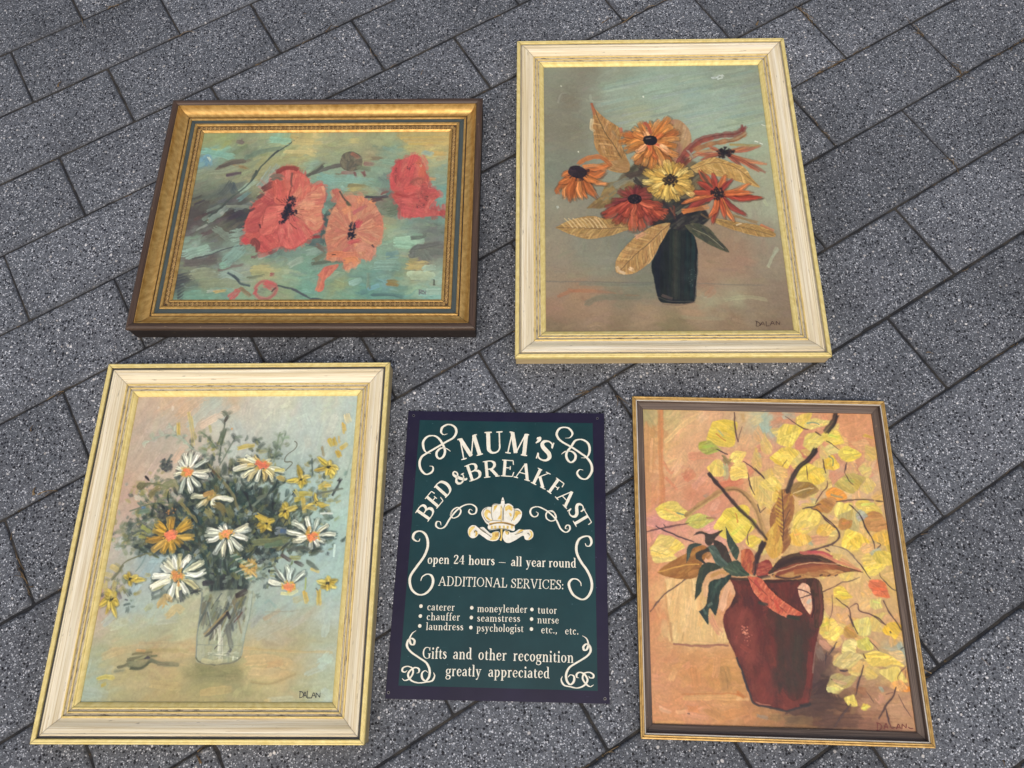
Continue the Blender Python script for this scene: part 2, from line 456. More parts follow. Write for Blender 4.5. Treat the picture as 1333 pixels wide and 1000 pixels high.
def at(ox, oy, s):
    """points read off an enlarged detail of the photograph"""
    return lambda *p: [(ox + x / s, oy + y / s) for x, y in p]
def paint_poppies(P):
    a1, a2, a3, a4 = at(220, 165, 6.665), at(400, 165, 6.665), at(220, 280, 6.665), at(400, 280, 6.665)
    G = [(272,183,(150,160,105)),(290,185,(162,166,88)),(300,195,(130,152,122)),(272,200,(125,168,165)),(265,210,(105,150,170)),(285,197,(128,182,168)),
         (320,182,(135,142,108)),(345,180,(152,162,122)),(360,180,(140,180,150)),(400,180,(188,172,112)),(395,195,(200,186,122)),(385,205,(172,162,104)),
         (330,195,(125,138,115)),(350,200,(150,155,110)),(340,215,(160,158,108)),(330,235,(160,158,112)),
         (265,225,(140,150,120)),(280,235,(138,146,120)),(300,225,(148,152,112)),(270,245,(115,125,105)),(260,258,(100,104,92)),(290,250,(92,102,97)),
         (310,240,(112,124,112)),(255,275,(76,68,68)),(280,280,(82,82,80)),(300,275,(62,58,65)),(320,285,(62,60,68)),(250,290,(85,76,74)),(270,300,(98,98,90)),
         (290,300,(96,93,80)),(245,315,(138,168,152)),(262,325,(128,155,142)),(250,333,(105,98,95)),(275,335,(95,88,88)),(300,325,(130,165,150)),(290,345,(122,150,138)),
         (255,352,(140,150,118)),(270,365,(138,148,110)),(240,365,(75,80,80)),(250,385,(115,165,145)),(280,388,(110,160,140)),(310,388,(132,162,132)),(300,360,(150,165,150)),
         (330,340,(142,160,135)),(345,352,(186,178,122)),(370,355,(150,165,130)),(360,335,(115,140,125)),(380,330,(122,152,137)),(395,350,(110,155,135)),(400,375,(105,155,140)),
         (370,390,(150,165,125)),(430,330,(112,140,125)),(450,345,(120,150,130)),(440,370,(150,160,112)),(470,360,(112,156,140)),(500,330,(132,166,145)),(480,380,(98,150,135)),
         (510,300,(148,172,140)),(530,315,(150,195,165)),(540,295,(120,132,122)),(560,300,(106,114,110)),(570,320,(114,118,112)),(555,335,(110,110,108)),(540,345,(188,165,102)),
         (550,358,(172,180,150)),(570,360,(140,175,160)),(520,345,(120,150,130)),(540,375,(142,176,146)),(500,370,(105,150,150)),(560,385,(120,170,160)),(575,390,(130,175,165)),
         (520,390,(98,146,136)),(490,395,(105,160,140)),(440,395,(112,160,140)),(430,180,(162,165,125)),(460,182,(172,170,120)),(500,180,(160,165,120)),(540,178,(190,166,92)),
         (570,182,(198,166,92)),(580,200,(180,166,112)),(560,200,(190,176,112)),(575,215,(140,162,140)),(450,200,(150,160,125)),(420,205,(150,155,120)),(410,215,(132,165,145)),
         (510,195,(126,155,135)),(490,215,(135,160,135)),(480,205,(160,150,112)),(500,235,(115,145,130)),(490,240,(120,160,145)),(460,235,(130,175,160)),(430,235,(126,170,155)),
         (470,245,(160,155,105)),(420,250,(112,140,130)),(500,255,(128,116,102)),(520,265,(102,110,96)),(510,275,(110,120,102)),(575,250,(115,160,150)),(580,275,(116,160,146)),
         (500,290,(170,166,118)),(530,290,(115,146,136)),(415,290,(64,84,84))]
    P.ground_map(G)
    P.scumble(1100, 13, 40, lambda u, v: 25 if u < .42 and v < .75 else 2, spread=14, jit=.05, a=.65, streak=.08)
    P.scumble(420, 8, 30, lambda u, v: 35 if u < .4 and v < .6 else 0, spread=14, jit=.08, a=.6, dry=.3, lift=.6, streak=.1)
    P.soften(1, 1)
    P.scumble(330, 7, 26, lambda u, v: 30 if u < .4 and v < .7 else 0, spread=16, jit=.08, a=.6, dry=.4, lift=.7, streak=.12)
    S = P.stroke
    S(a1((310,210),(420,235),(560,265)), 8, (128,185,170)); S(a1((300,300),(330,270),(345,330)), 9, (105,152,178)); S(a1((340,262),(360,300)), 3, (195,205,190))
    S(a1((380,390),(500,325),(620,300),(720,288)), 8, (112,102,90), prof='leaf'); S(a1((440,350),(560,315),(660,300)), 5, (98,88,80))
    S(a1((560,345),(650,350),(680,365)), 4, (150,120,80)); S(a1((660,270),(780,220),(980,185)), 6, (105,125,105), dry=.3); S(a1((340,400),(480,390),(600,350)), 5, (135,150,120))
    S(a1((500,420),(560,410),(620,400)), 4, (90,70,85)); S(a1((540,500),(570,560)), 9, (72,88,95)); S(a1((440,600),(500,540),(540,480)), 8, (92,100,95))
    S(a1((620,560),(700,500),(760,470)), 7, (150,175,160)); S(a1((600,640),(700,560)), 5, (105,140,140)); S(a1((800,520),(870,420),(930,340)), 12, (150,165,155), dry=.4)
    for q in range(14):
        x, y = P.rng.uniform(230, 320), P.rng.uniform(262, 306); l = P.rng.uniform(8, 24)
        S([(x, y), (x + l * .5, y - l * .2), (x + l, y - l * .45)], P.rng.uniform(2, 6), [(62,58,66),(92,70,72),(120,135,125),(76,72,70),(105,98,76)][q % 5], a=.9)
    S(a1((340,810),(430,760),(510,690)), 7, (142,160,150)); S(a1((380,800),(470,740)), 3, (172,182,172)); S(a1((500,690),(620,690),(700,700)), 4, (135,142,128)); S(a3((240,130),(330,80)), 2.5, (150,160,150))
    S(a3((360,40),(440,0)), 6, (120,140,132)); S(a3((400,110),(460,150),(510,200)), 9, (130,145,132)); S(a3((550,180),(600,170),(640,160)), 15, (138,165,150)); S(a3((150,350),(220,320),(330,300)), 13, (140,172,156))
    S(a3((250,310),(330,280)), 8, (150,186,168)); S(a3((300,350),(420,310),(500,295)), 4, (135,160,150)); S(a3((200,380),(330,350),(500,290),(640,260)), 1.6, (72,78,80))
    S(a3((140,420),(260,410),(400,400)), 9, (98,88,88)); S(a3((420,480),(540,450),(640,430)), 4, (112,100,95)); S(a3((450,440),(520,425)), 9, (125,175,155)); S(a3((500,400),(560,350),(620,290)), 15, (128,160,148))
    S(a3((190,490),(300,465),(400,490)), 3, (165,185,168)); S(a3((200,520),(320,500),(400,515)), 14, (140,148,120)); S(a3((280,600),(420,590),(600,590)), 12, (140,148,112), a=.8); S(a3((440,530),(520,510),(640,550)), 9, (145,168,155))
    S(a3((210,265),(250,255)), 5, (140,158,148))
    S(a3((330,665),(440,650)), 3, (150,165,150)); S(a3((390,668),(495,655)), 4, (196,165,102)); S(a3((720,470),(860,462)), 10, (186,178,115)); S(a3((720,500),(850,505)), 6, (160,165,112)); S(a3((680,545),(820,525)), 4, (112,118,95))
    for q in range(9):
        y = 500 + q * 26; S(a3((60 + q * 2, y + 40), (110, y + 15), (165 - 5 * q, y)), 3, (62, 68, 74), a=.9, prof='tip')
    S(a3((860,330),(1000,300),(1060,320)), 16, (110,135,122)); S(a3((960,330),(1010,260)), 9, (112,130,122)); S(a3((1050,430),(1150,380)), 9, (150,170,152)); S(a3((780,360),(860,335)), 7, (140,165,150)); S(a3((1200,330),(1300,300)), 9, (130,160,145))
    # right hand water strokes
    for q, (pts, w, c) in enumerate([(((760,220),(900,215),(1000,230)),9,(158,200,172)),(((770,250),(900,265),(950,285)),10,(150,192,165)),(((900,200),(1010,185),(1020,150)),5,(92,98,95)),
            (((920,350),(930,290),(1020,275),(1150,255)),8,(90,92,92)),(((900,340),(1050,330),(1190,320)),10,(100,108,104)),(((1000,330),(1050,400)),12,(112,120,115)),(((870,430),(1000,440),(1040,450)),12,(188,165,100)),
            (((890,390),(950,400)),7,(165,155,105)),(((1010,470),(1100,455)),8,(160,185,170)),(((880,505),(1000,515),(1090,525)),8,(178,196,165)),(((900,540),(1060,550)),7,(165,185,150)),(((690,585),(740,580),(785,590)),7,(142,120,62)),
            (((700,600),(780,610)),5,(150,125,70)),(((1040,670),(1180,660)),10,(150,185,165)),(((560,690),(700,690),(830,715)),4,(80,112,110)),(((470,670),(520,660)),7,(85,125,130)),(((530,640),(620,610)),5,(115,165,180)),
            (((530,630),(530,500)),5,(120,140,118)),(((380,600),(460,570)),8,(140,180,170)),(((720,480),(800,440)),7,(95,130,120)),(((600,430),(780,440)),14,(135,170,158)),(((700,350),(780,340)),10,(105,145,145))]):
        S(a4(*pts), w, c, dry=.25, lift=.7)
    # bud and its stem
    S(a2((290,330),(200,350),(60,400),(-60,450)), 5, (84, 80, 76)); S(a2((140,320),(60,370),(0,430)), 4, (110,105,88), a=.7); S(a2((240,420),(330,430)), 6, (120,112,90)); S(a2((300,405),(400,400)), 5, (150,112,105))
    P.shape(a2((280,300),(310,240),(380,215),(450,240),(480,300),(465,355),(400,388),(330,380),(290,345)), [(104,99,84),(122,114,94),(88,86,76)], lambda p: 60 - (p[0] - 457) * 5, w=3, ln=9)
    S(a2((390,232),(440,268)), 5, (168,105,82)); S(a2((560,275),(650,275)), 5, (122,112,88)); S(a2((500,320),(570,325)), 5, (140,105,95)); S(a2((480,390),(500,430)), 4, (128,82,82)); S(a2((410,400),(425,440)), 3, (120,75,78))
    S(a2((440,355),(540,370)), 6, (108,116,92)); S(a2((350,545),(420,530),(480,545)), 10, (172,158,96)); S(a2((360,510),(500,512)), 5, (128,120,85)); S(a2((330,580),(520,570)), 5, (150,135,105)); S(a2((160,440),(300,450),(560,480)), 10, (130,172,158), a=.8)
    S(a2((110,430),(200,470)), 12, (128,170,158)); S(a2((640,300),(760,310)), 8, (135,165,142)); S(a2((660,430),(700,470),(680,540)), 14, (108,130,118), dry=.3)
    S(a1((1120,95),(1040,155),(950,210),(890,255),(800,340),(760,410),(710,470),(640,540),(520,630),(440,710),(350,780)), 1.7, (66,76,74), prof='flat'); S(a1((760,380),(710,470)), 2.6, (62,72,74)); S(a1((950,205),(890,255)), 2.4, (66,78,80))
    S(a1((1330,340),(1250,400),(1190,430)), 4, (80,76,74))
    # middle poppy
    S(a2((170,760),(130,840),(140,900),(150,1010)), 9, (66,88,90)); S(a2((120,740),(160,690)), 8, (125,165,150)); S(a2((200,730),(270,670)), 5, (84,80,74)); S(a3((1180,200),(1310,190)), 4, (150,55,60)); S(a4((0,200),(100,190)), 4, (150,52,60)); S(a4((0,245),(120,240)), 8, (86,105,105)); S(a4((80,260),(160,300)), 6, (112,92,85)); S(a4((40,420),(180,400),(320,405)), 5, (92,98,80)); S(a4((60,390),(160,330)), 7, (110,115,90))
    mp = [(434,250),(441,247),(448,256),(456,254),(468,256),(478,260),(487,264),(493,274),(498,286),(499,300),(495,312),(491,320),(486,326),(483,338),(474,337),(466,336),(465,345),(456,350),(449,352),(446,341),(436,340),(425,338),(427,326),(424,312),(424,300),(427,285),(433,273),(439,262)]
    P.shape(mp, [(202,128,100),(206,140,108),(194,112,92),(208,122,94)], lambda p: np.degrees(np.arctan2(-(p[1] - 300), p[0] - 458)), w=5, ln=16, soft=2.)
    P.frill(mp, [(208,140,108),(214,128,98),(200,118,94),(216,150,112)], 30, ln=9, w=7, out=.2)
    for q in range(60):
        g = P.rng.uniform(0, 6.283); r = P.rng.uniform(.3, .95); e = (458 + np.cos(g) * 36 * r, 298 - np.sin(g) * 38 * r); s = (458 + np.cos(g) * 9, 300 - np.sin(g) * 9)
        S([s, e], P.rng.uniform(.8, 3), [(222,160,120),(196,112,92),(212,128,98),(226,150,105),(186,105,90)][q % 5], a=.65, clip=P.mask(mp) if q == 0 else None, dry=.2)
    S(a2((240,550),(260,600),(230,640)), 7, (190,95,82)); S(a2((280,560),(330,640),(380,690)), 1.8, (70,72,66)); S(a2((340,650),(370,690)), 4, (80,82,68)); S(a2((400,750),(460,710),(520,685)), 4, (180,90,92)); S(a2((420,850),(460,810)), 7, (196,74,84)); S(a2((300,740),(390,700)), 8, (222,140,95)); S(a2((450,620),(470,650)), 7, (222,142,92)); S(a2((550,640),(585,645)), 6, (222,138,85))
    S(a4((430,100),(460,60)), 6, (200,74,82)); S(a4((360,250),(400,230),(460,220)), 7, (200,82,86)); S(a4((320,310),(380,280)), 5, (198,100,95)); S(a4((430,300),(500,270),(560,300),(520,370)), 10, (206,138,110)); S(a4((180,350),(250,340),(330,350)), 9, (218,118,84)); S(a4((320,400),(400,380),(430,420)), 9, (222,132,84)); S(a4((320,350),(420,340)), 7, (220,122,90)); S(a4((560,255),(580,275)), 2, (80,60,60)); S(a4((215,345),(245,345)), 1.4, (60,45,45))
    P.shape(a4((85,520),(110,490),(150,450),(260,430),(265,455),(200,520),(150,570),(135,650),(85,665),(100,600),(120,560)), [(206,112,92),(214,128,98),(196,98,86)], 55, w=4, ln=10)
    P.stipple((459, 294), 4, 6, 26, [(34,34,50),(42,40,56)], 1.6); P.stipple((457, 304), 4.5, 6, 30, [(32,32,48)], 1.9); P.stipple((455, 309), 7, 3, 9, [(40,36,50)], 1.1)
    # left poppy
    lp = [(355,236),(364,221),(379,217),(390,223),(402,234),(404,243),(419,240),(424,253),(418,276),(420,290),(416,301),(403,308),(396,317),(379,324),(367,320),(355,323),(341,329),(336,320),(320,316),(316,312),(320,300),(318,292),(331,265),(344,255),(351,246)]
    P.shape(lp, [(208,88,80),(216,98,88),(196,80,74)], lambda p: np.degrees(np.arctan2(-(p[1] - 273), p[0] - 375)), w=6, ln=16, soft=2.)
    P.frill(lp, [(208,90,82),(220,104,94),(190,78,74),(214,96,84)], 40, ln=11, w=8, out=.22)
    M = P.mask(lp)
    for q in range(110):
        g = np.radians(P.rng.uniform(0, 360)); d = np.degrees(g); r0, r1 = P.rng.uniform(.12, .55), P.rng.uniform(.6, 1.02)
        if d < 50 or d > 330: cs = [(222,142,108),(228,156,122),(216,120,98),(206,98,88),(232,168,132)]
        elif d < 130: cs = [(206,92,82),(218,108,92),(184,70,70),(230,124,102)]
        elif d < 230: cs = [(194,82,76),(206,92,84),(176,70,68),(216,104,94)]
        else: cs = [(216,94,88),(226,108,98),(196,76,76),(232,126,110)]
        e = np.array([np.cos(g) * 50, -np.sin(g) * 54]); c = np.array([375, 272])
        S([c + e * r0, c + e * (r0 + r1) / 2 + P.rng.normal(0, 1.5, 2), c + e * r1], P.rng.uniform(3, 8), cs[P.rng.randint(len(cs))], a=.7, clip=M, dry=.15)
    for poly, cs, an in [([(341,264),(352,250),(357,262),(352,270),(341,282),(338,298),(322,302),(322,290)], [(190,82,78),(202,92,84),(172,70,70)], 20),
                         ([(378,262),(380,238),(382,228),(392,226),(401,234),(404,246),(400,258),(390,266)], [(212,100,86),(222,116,94),(204,90,80),(226,130,102)], 75),
                         ([(388,268),(400,256),(419,242),(424,254),(418,275),(420,290),(410,300),(395,292),(384,280)], [(222,146,110),(228,158,122),(214,128,100),(206,108,92)], 12),
                         ([(372,284),(384,282),(398,294),(402,308),(392,317),(379,323),(367,319),(362,300)], [(216,96,90),(224,108,98),(204,86,82),(226,120,104)], -70),
                         ([(342,304),(358,302),(362,319),(352,324),(340,328),(332,317)], [(212,90,84),(222,104,94),(196,78,76)], -50),
                         ([(374,268),(366,286),(358,300),(342,306),(337,296),(341,280),(352,268)], [(220,106,94),(228,120,104),(210,94,86)], 15),
                         ([(355,238),(357,250),(357,262),(366,267),(377,263),(379,246),(377,236),(367,231)], [(212,96,82),(222,110,92),(200,84,74)], 85)]:
        S(list(poly) + [poly[0]], 3., (146,60,60), a=.32, rough=.9, dry=.4)
        P.shape(poly, cs, an, w=6, ln=13, a=.9, soft=3.4, lift=.7)
    for q in range(70):
        g = P.rng.uniform(0, 6.283); r0 = P.rng.uniform(.25, .75); r1 = r0 + P.rng.uniform(.2, .4); c = np.array([374, 272]); e = np.array([np.cos(g) * 48, -np.sin(g) * 52])
        right = np.cos(g) > .5
        S([c + e * r0, c + e * (r0 + r1) / 2 + P.rng.normal(0, 1.5, 2), c + e * min(r1, 1.03)], P.rng.uniform(1.5, 6), ([(230,160,126),(214,124,98),(226,142,112),(196,96,84)] if right else [(226,116,100),(190,76,74),(212,92,84),(232,130,112),(160,64,64)])[q % 4], a=.55, dry=.35)
    S(a1((940,390),(1000,360),(1080,355),(1110,370)), 7, (150,58,58)); S(a1((890,450),(940,430),(980,450)), 8, (104,100,92)); S(a1((820,540),(870,510),(890,500)), 9, (112,56,58)); S(a1((760,620),(820,590)), 5, (96,70,70)); S(a1((740,670),(780,640)), 7, (168,74,68))
    S(a1((1070,400),(1060,470),(1070,520)), 2, (120,75,70)); S(a1((1040,600),(1060,520)), 1.2, (110,52,52)); S(a1((930,620),(980,660)), 1.5, (150,52,52)); S(a1((800,850),(830,720),(870,690),(990,680)), 1.4, (170,78,70)); S(a3((1050,70),(1110,120)), 1.2, (125,60,55))
    S(a1((990,480),(1000,560),(985,640)), 6, (214,98,82)); S(a1((920,480),(930,560)), 9, (204,88,74)); S(a1((1020,470),(1040,540)), 5, (222,112,92)); S(a3((720,260),(740,215),(770,250),(770,310)), 6, (124,60,62)); S(a3((640,210),(680,230)), 6, (205,70,72)); S(a3((720,370),(770,350)), 5, (122,84,84)); S(a3((870,330),(930,305)), 4, (128,74,74)); S(a3((780,75),(790,110)), 2, (80,40,44)); S(a1((700,730),(740,710)), 3, (70,52,56))
    S(a1((1300,520),(1330,600)), 5, (206,112,96)); S(a1((1230,590),(1330,585)), 2.5, (232,160,120)); S(a1((1180,690),(1330,685)), 2, (232,150,112))
    for (x, y, rx, ry, n) in ((1010,770,38,45,60),(1040,720,30,55,60),(1060,650,40,45,34),(1090,740,20,30,22),(1070,620,35,25,14),(970,830,25,12,10)):
        c = a1((x, y))[0]; P.stipple(c, rx / 6.665, ry / 6.665, n, [(34,33,48),(46,40,54),(28,28,42)], 1.5)
    for q in range(22):
        g = P.rng.uniform(0, 6.283); c = np.array(a1((1045,710))[0]); S([c + np.array([np.cos(g) * 6, np.sin(g) * 9]), c + np.array([np.cos(g), np.sin(g)]) * P.rng.uniform(11, 20)], .7, (96,44,48), a=.7)
    # right poppy
    rp = a2((780,300),(860,270),(930,240),(985,270),(985,320),(1020,340),(1030,400),(1060,450),(1050,520),(1110,540),(1150,600),(1090,650),(1060,710),(1130,730),(1205,735),(1195,770),(1100,772),(1000,780),(890,792),(820,775),(810,710),(770,650),(740,600),(760,570),(725,540),(720,440),(740,360))
    S(a2((500,610),(600,612),(700,600)), 4, (58,58,68)); S(a2((560,640),(660,620)), 5, (92,66,72)); S(a2((700,590),(740,570)), 7, (86,120,112)); S(a2((690,690),(760,680)), 14, (108,118,100)); S(a2((640,580),(700,560)), 3, (130,76,74)); S(a2((720,740),(800,720)), 14, (100,112,96))
    P.shape(rp, [(200,84,80),(190,78,75),(208,98,90)], lambda p: 60 if p[1] < 250 else -10, w=6, ln=14, soft=2.)
    P.frill(rp, [(200,84,80),(188,78,76),(206,98,90),(172,74,72)], 28, ln=11, w=8, out=.2)
    M = P.mask(rp)
    for pts, w, c in [(((740,360),(735,450),(745,530)),6,(222,80,84)),(((800,300),(780,380),(790,470)),5,(190,72,70)),(((930,250),(900,330),(880,420)),10,(206,78,76)),(((980,340),(1000,420),(1010,500)),10,(196,88,70)),(((920,490),(960,460),(1000,470)),9,(150,84,72)),
            (((760,580),(860,600),(960,580)),3,(178,62,64)),(((860,540),(960,530)),11,(220,88,84)),(((1000,560),(1050,620),(1040,690)),12,(178,72,70)),(((1050,620),(1120,600)),9,(188,84,78)),(((820,700),(900,720),(1000,750)),14,(214,92,88)),(((1000,770),(1130,750)),7,(208,96,92)),(((950,300),(1000,350),(990,420)),7,(206,100,76)),(((830,640),(900,640)),7,(226,104,96))]:
        S(a2(*pts), w, c, clip=M, a=.8)
    for (x, y, rx, ry, n) in ((770,420,12,70,26),(880,350,30,25,16),(940,320,40,10,8),(1010,610,50,60,46),(980,680,40,30,34),(1000,500,60,25,20)):
        P.stipple(a2((x, y))[0], rx / 6.665, ry / 6.665, n, [(62,44,46),(86,50,50)], .7, a=.85)
    S(a2((1060,450),(1110,455)), 4, (206,150,92)); S(a2((990,335),(975,345)), 3, (224,170,130)); S(a2((1090,230),(1200,235)), 7, (205,170,95)); S(a2((1000,220),(1080,240)), 7, (150,180,170)); S(a2((1120,280),(1200,270)), 6, (180,168,115)); S(a2((930,150),(1000,190),(900,200)), 7, (185,170,115), dry=.4)
    for q in range(10):
        y = 75 + q * 8; S(a2((780 + q * 12, y + 5), (1000, y + P.rng.uniform(-8, 8)), (1230, y)), 3.2, [(196,166,92),(170,160,112),(206,172,96)][q % 3], a=.75, dry=.45)
    S(a2((380,120),(440,125)), 7, (196,184,120)); S(a2((0,140),(45,135)), 6, (206,186,112)); S(a2((0,215),(60,235)), 8, (205,190,122)); S(a1((1000,215),(1240,220)), 5, (200,186,125)); S(a1((1090,130),(1240,140)), 9, (196,182,118)); S(a1((880,110),(1040,130)), 9, (135,185,158)); S(a1((1060,90),(1120,95)), 4, (196,168,102)); S(a1((640,130),(600,120)), 7, (112,100,98))
    for q in range(40):
        x, y = P.rng.uniform(510, 568), P.rng.uniform(206, 280); g = P.rng.uniform(.6, 2.2); l = P.rng.uniform(5, 12)
        S([(x, y), (x + np.cos(g) * l * .5 + P.rng.normal(0, 1), y - np.sin(g) * l * .5), (x + np.cos(g) * l, y - np.sin(g) * l)], P.rng.uniform(1.5, 5), [(216,112,98),(166,66,66),(206,92,84),(184,92,78),(222,124,104)][q % 5], a=.6, dry=.35, clip=M)
    # small pink blossom, low branch, little marks
    for k in range(3):
        S(a3((740,640),(790,590),(860,580),(925,610),(915,680),(850,725),(780,715),(745,670)), 5 - k, [(186,98,94),(196,110,102),(170,92,88)][k], a=.6, dry=.3)
    S(a3((840,600),(900,620)), 9, (206,84,84)); S(a3((790,650),(830,660)), 10, (128,140,118)); S(a3((740,690),(760,640)), 4, (180,80,86)); S(a3((890,665),(920,630)), 2, (92,52,60)); S(a3((540,720),(600,665)), 9, (200,96,90)); S(a3((580,660),(615,650)), 6, (196,104,94)); S(a3((620,630),(700,700)), 5, (140,108,80)); S(a3((880,515),(905,515)), 5, (160,84,90)); S(a3((1290,650),(1330,500)), 8, (206,112,88))
    S(a3((510,500),(580,540),(620,590),(700,610)), 3, (70,84,88)); S(a3((560,520),(610,570)), 3.6, (62,74,82)); S(a3((940,610),(1060,640),(1160,690),(1250,735),(1350,748),(1430,755),(1520,780)), 2.2, (74,86,88)); S(a3((1060,640),(1190,705)), 3, (78,84,86)); S(a4((40,725),(110,735),(200,768)), 3, (62,74,80))
    S(a4((1094,560),(1094,608)), 1.5, (70,72,62)); S(a4((1085,608),(1106,606)), 1, (70,72,62))
    for pts in (((965,650),(970,690)),((970,652),(1000,660),(975,672),(1005,688)),((1000,655),(1020,690)),((1022,655),(1018,690))): S(a4(*pts), 1.1, (96,90,104))
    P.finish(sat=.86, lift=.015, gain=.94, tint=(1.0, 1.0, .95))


def paint_coneflowers(P):
    b1, b2, b3, b4 = at(700, 80, 5.556), at(850, 80, 5.556), at(700, 230, 4.762), at(860, 230, 4.762)
    G = [(715,95,(126,132,114)),(760,95,(122,122,106)),(800,95,(130,140,122)),(850,95,(138,158,140)),(900,95,(134,154,136)),(950,92,(128,142,124)),(985,95,(132,142,124)),(715,130,(125,128,110)),
         (740,130,(118,115,98)),(770,130,(128,134,116)),(800,120,(138,156,138)),(850,120,(138,162,144)),(900,130,(138,162,148)),(950,130,(142,164,148)),(980,130,(138,152,134)),(715,170,(122,122,104)),
         (745,170,(122,121,102)),(800,160,(138,148,128)),(830,145,(148,158,130)),(870,140,(144,160,140)),(920,150,(148,168,148)),(960,160,(148,166,140)),(990,170,(148,162,138)),(715,220,(116,124,108)),
         (740,220,(114,119,104)),(1000,220,(148,156,130)),(715,270,(134,134,114)),(730,290,(130,125,105)),(760,320,(125,125,108)),(720,330,(138,130,110)),(780,340,(125,128,110)),(830,320,(104,114,102)),
         (715,370,(137,124,102)),(760,385,(148,120,92)),(800,380,(124,118,96)),(840,370,(114,118,100)),(720,400,(148,120,96)),(780,400,(145,122,98)),(840,410,(148,127,100)),(900,405,(154,129,100)),
         (720,425,(120,105,80)),(800,425,(125,108,82)),(880,420,(120,110,80)),(950,415,(130,110,85)),(1010,425,(124,107,85)),(980,390,(134,118,96)),(920,390,(146,142,114)),(960,388,(146,144,115)),
         (920,340,(148,124,98)),(960,340,(148,121,98)),(1000,340,(138,128,108)),(1000,300,(138,134,114)),(950,320,(144,120,96)),(980,270,(148,152,128)),(1000,270,(148,156,132)),(915,370,(138,114,92)),
         (1020,390,(129,114,95)),(800,200,(135,145,128)),(820,300,(120,122,105)),(930,300,(140,122,98))]
    P.ground_map(G)
    P.scumble(1500, 10, 44, lambda u, v: 12 if v < .45 else (75 if v < .72 else 2), spread=22, jit=.028, a=.5, lift=.16, streak=.06)
    P.scumble(900, 4, 26, lambda u, v: 15 if v < .45 else (80 if v < .72 else 0), spread=20, jit=.035, a=.42, lift=.18, dry=.45, streak=.08)
    P.soften(2, 2)
    P.scumble(420, 7, 30, lambda u, v: 15 if v < .45 else (80 if v < .72 else 0), spread=20, jit=.05, a=.45, lift=.35, dry=.5, streak=.1)
    S = P.stroke
    for q in range(70):
        x, y = P.rng.uniform(790, 985), P.rng.uniform(92, 165); l = P.rng.uniform(12, 34)
        S([(x - l, y + l * .22), (x, y), (x + l, y - l * .2)], P.rng.uniform(2, 6), [(150,172,156),(122,150,142),(158,174,150),(112,128,112),(136,150,152)][q % 5], a=.36, dry=.4, lift=.5)
    S(b3((40,650),(300,652),(560,655),(720,660)), 1.6, (98,100,92), a=.6, dry=.3); S(b4((230,660),(420,668),(640,672)), 1.4, (96,94,84), a=.55, dry=.3); S(b3((260,665),(460,668),(700,670)), 5, (105,112,102), a=.5)
    S(b3((130,740),(230,708),(400,716),(480,722)), 5, (160,104,72), a=.6, dry=.45); S(b3((190,700),(260,712)), 4, (166,102,72), a=.5); S(b3((540,735),(630,735)), 2.5, (150,100,70), a=.6); S(b3((300,790),(400,750),(640,745)), 8, (112,112,90), a=.7)
    S(b4((440,755),(560,748),(660,765)), 6, (160,162,128), a=.75, dry=.3); S(b4((400,770),(460,755)), 4, (150,150,120), a=.6); S(b4((290,740),(330,700)), 10, (160,112,82), a=.45); S(b4((130,870),(260,880),(400,880)), 5, (150,145,110), a=.45, dry=.5)
    S(b4((670,560),(700,480),(720,440)), 4, (160,168,142), a=.7); S(b4((660,180),(640,150)), 4, (168,182,142), a=.8); S(b4((690,500),(730,450)), 3, (160,172,150), a=.6)
    S(b3((120,180),(126,195)), 3, (168,178,160)); S(b1((150,300),(170,240),(210,230)), 2, (140,146,130), a=.6); S(b1((380,240),(400,290),(560,280)), 3, (158,170,148), a=.5)
    # vase
    vase = b4((-70,330),(-20,300),(50,300),(140,320),(200,350),(224,400),(232,500),(225,640),(214,768),(100,784),(-10,770),(-30,720)) + [(852, 366), (848, 344), (853, 330), (864, 312)]
    vase = [(878,291),(890,295),(900,302),(906,312),(908.5,335),(907.5,365),(905,391),(893,394.5),(881,395),(868,394),(858,391),(852,366),(848.5,344),(854,330),(864,309)]
    P.shape(vase, [(27,33,36),(31,38,40),(24,29,31)], 92, w=5, ln=26, soft=2.2, lift=.3)
    M = P.mask(vase)
    for x, c, w in ((880,(58,60,48),7),(884,(46,52,44),6),(875,(40,46,42),6),(903,(36,58,60),5),(896,(34,48,48),6),(857,(24,30,40),7),(890,(38,46,40),4)):
        S([(x, 300), (x - 1, 340), (x - 2, 388)], w, c, a=.7, clip=M, dry=.2, streak=.3)
    P.stipple((902, 360), 5, 14, 22, [(120,128,122),(90,98,94)], .6, a=.7); S(b4((-20,745),(60,770),(200,772)), 1.3, (92,86,76), a=.6); S(b3((770,735),(830,755)), 4, (96,78,70), a=.8); S([(862,395.5),(884,397),(905,393)], 1.6, (92,76,62), a=.7)
    S([(908, 330), (907.5, 365), (905, 390)], 1.2, (140,136,118), a=.5)
    # shade and small leaves between the stems
    P.shape(b1((640,790),(720,740),(900,760),(1050,700),(1180,760),(1240,900),(1180,1050),(1000,1120),(820,1060),(700,960),(560,920)), [(84,78,58),(66,62,48),(104,92,64),(52,48,42),(120,104,72)], 40, w=5, ln=14, a=.7, soft=9)
    # leaves behind
    tan = [(152,112,62),(164,124,74),(136,100,56),(174,138,88)]
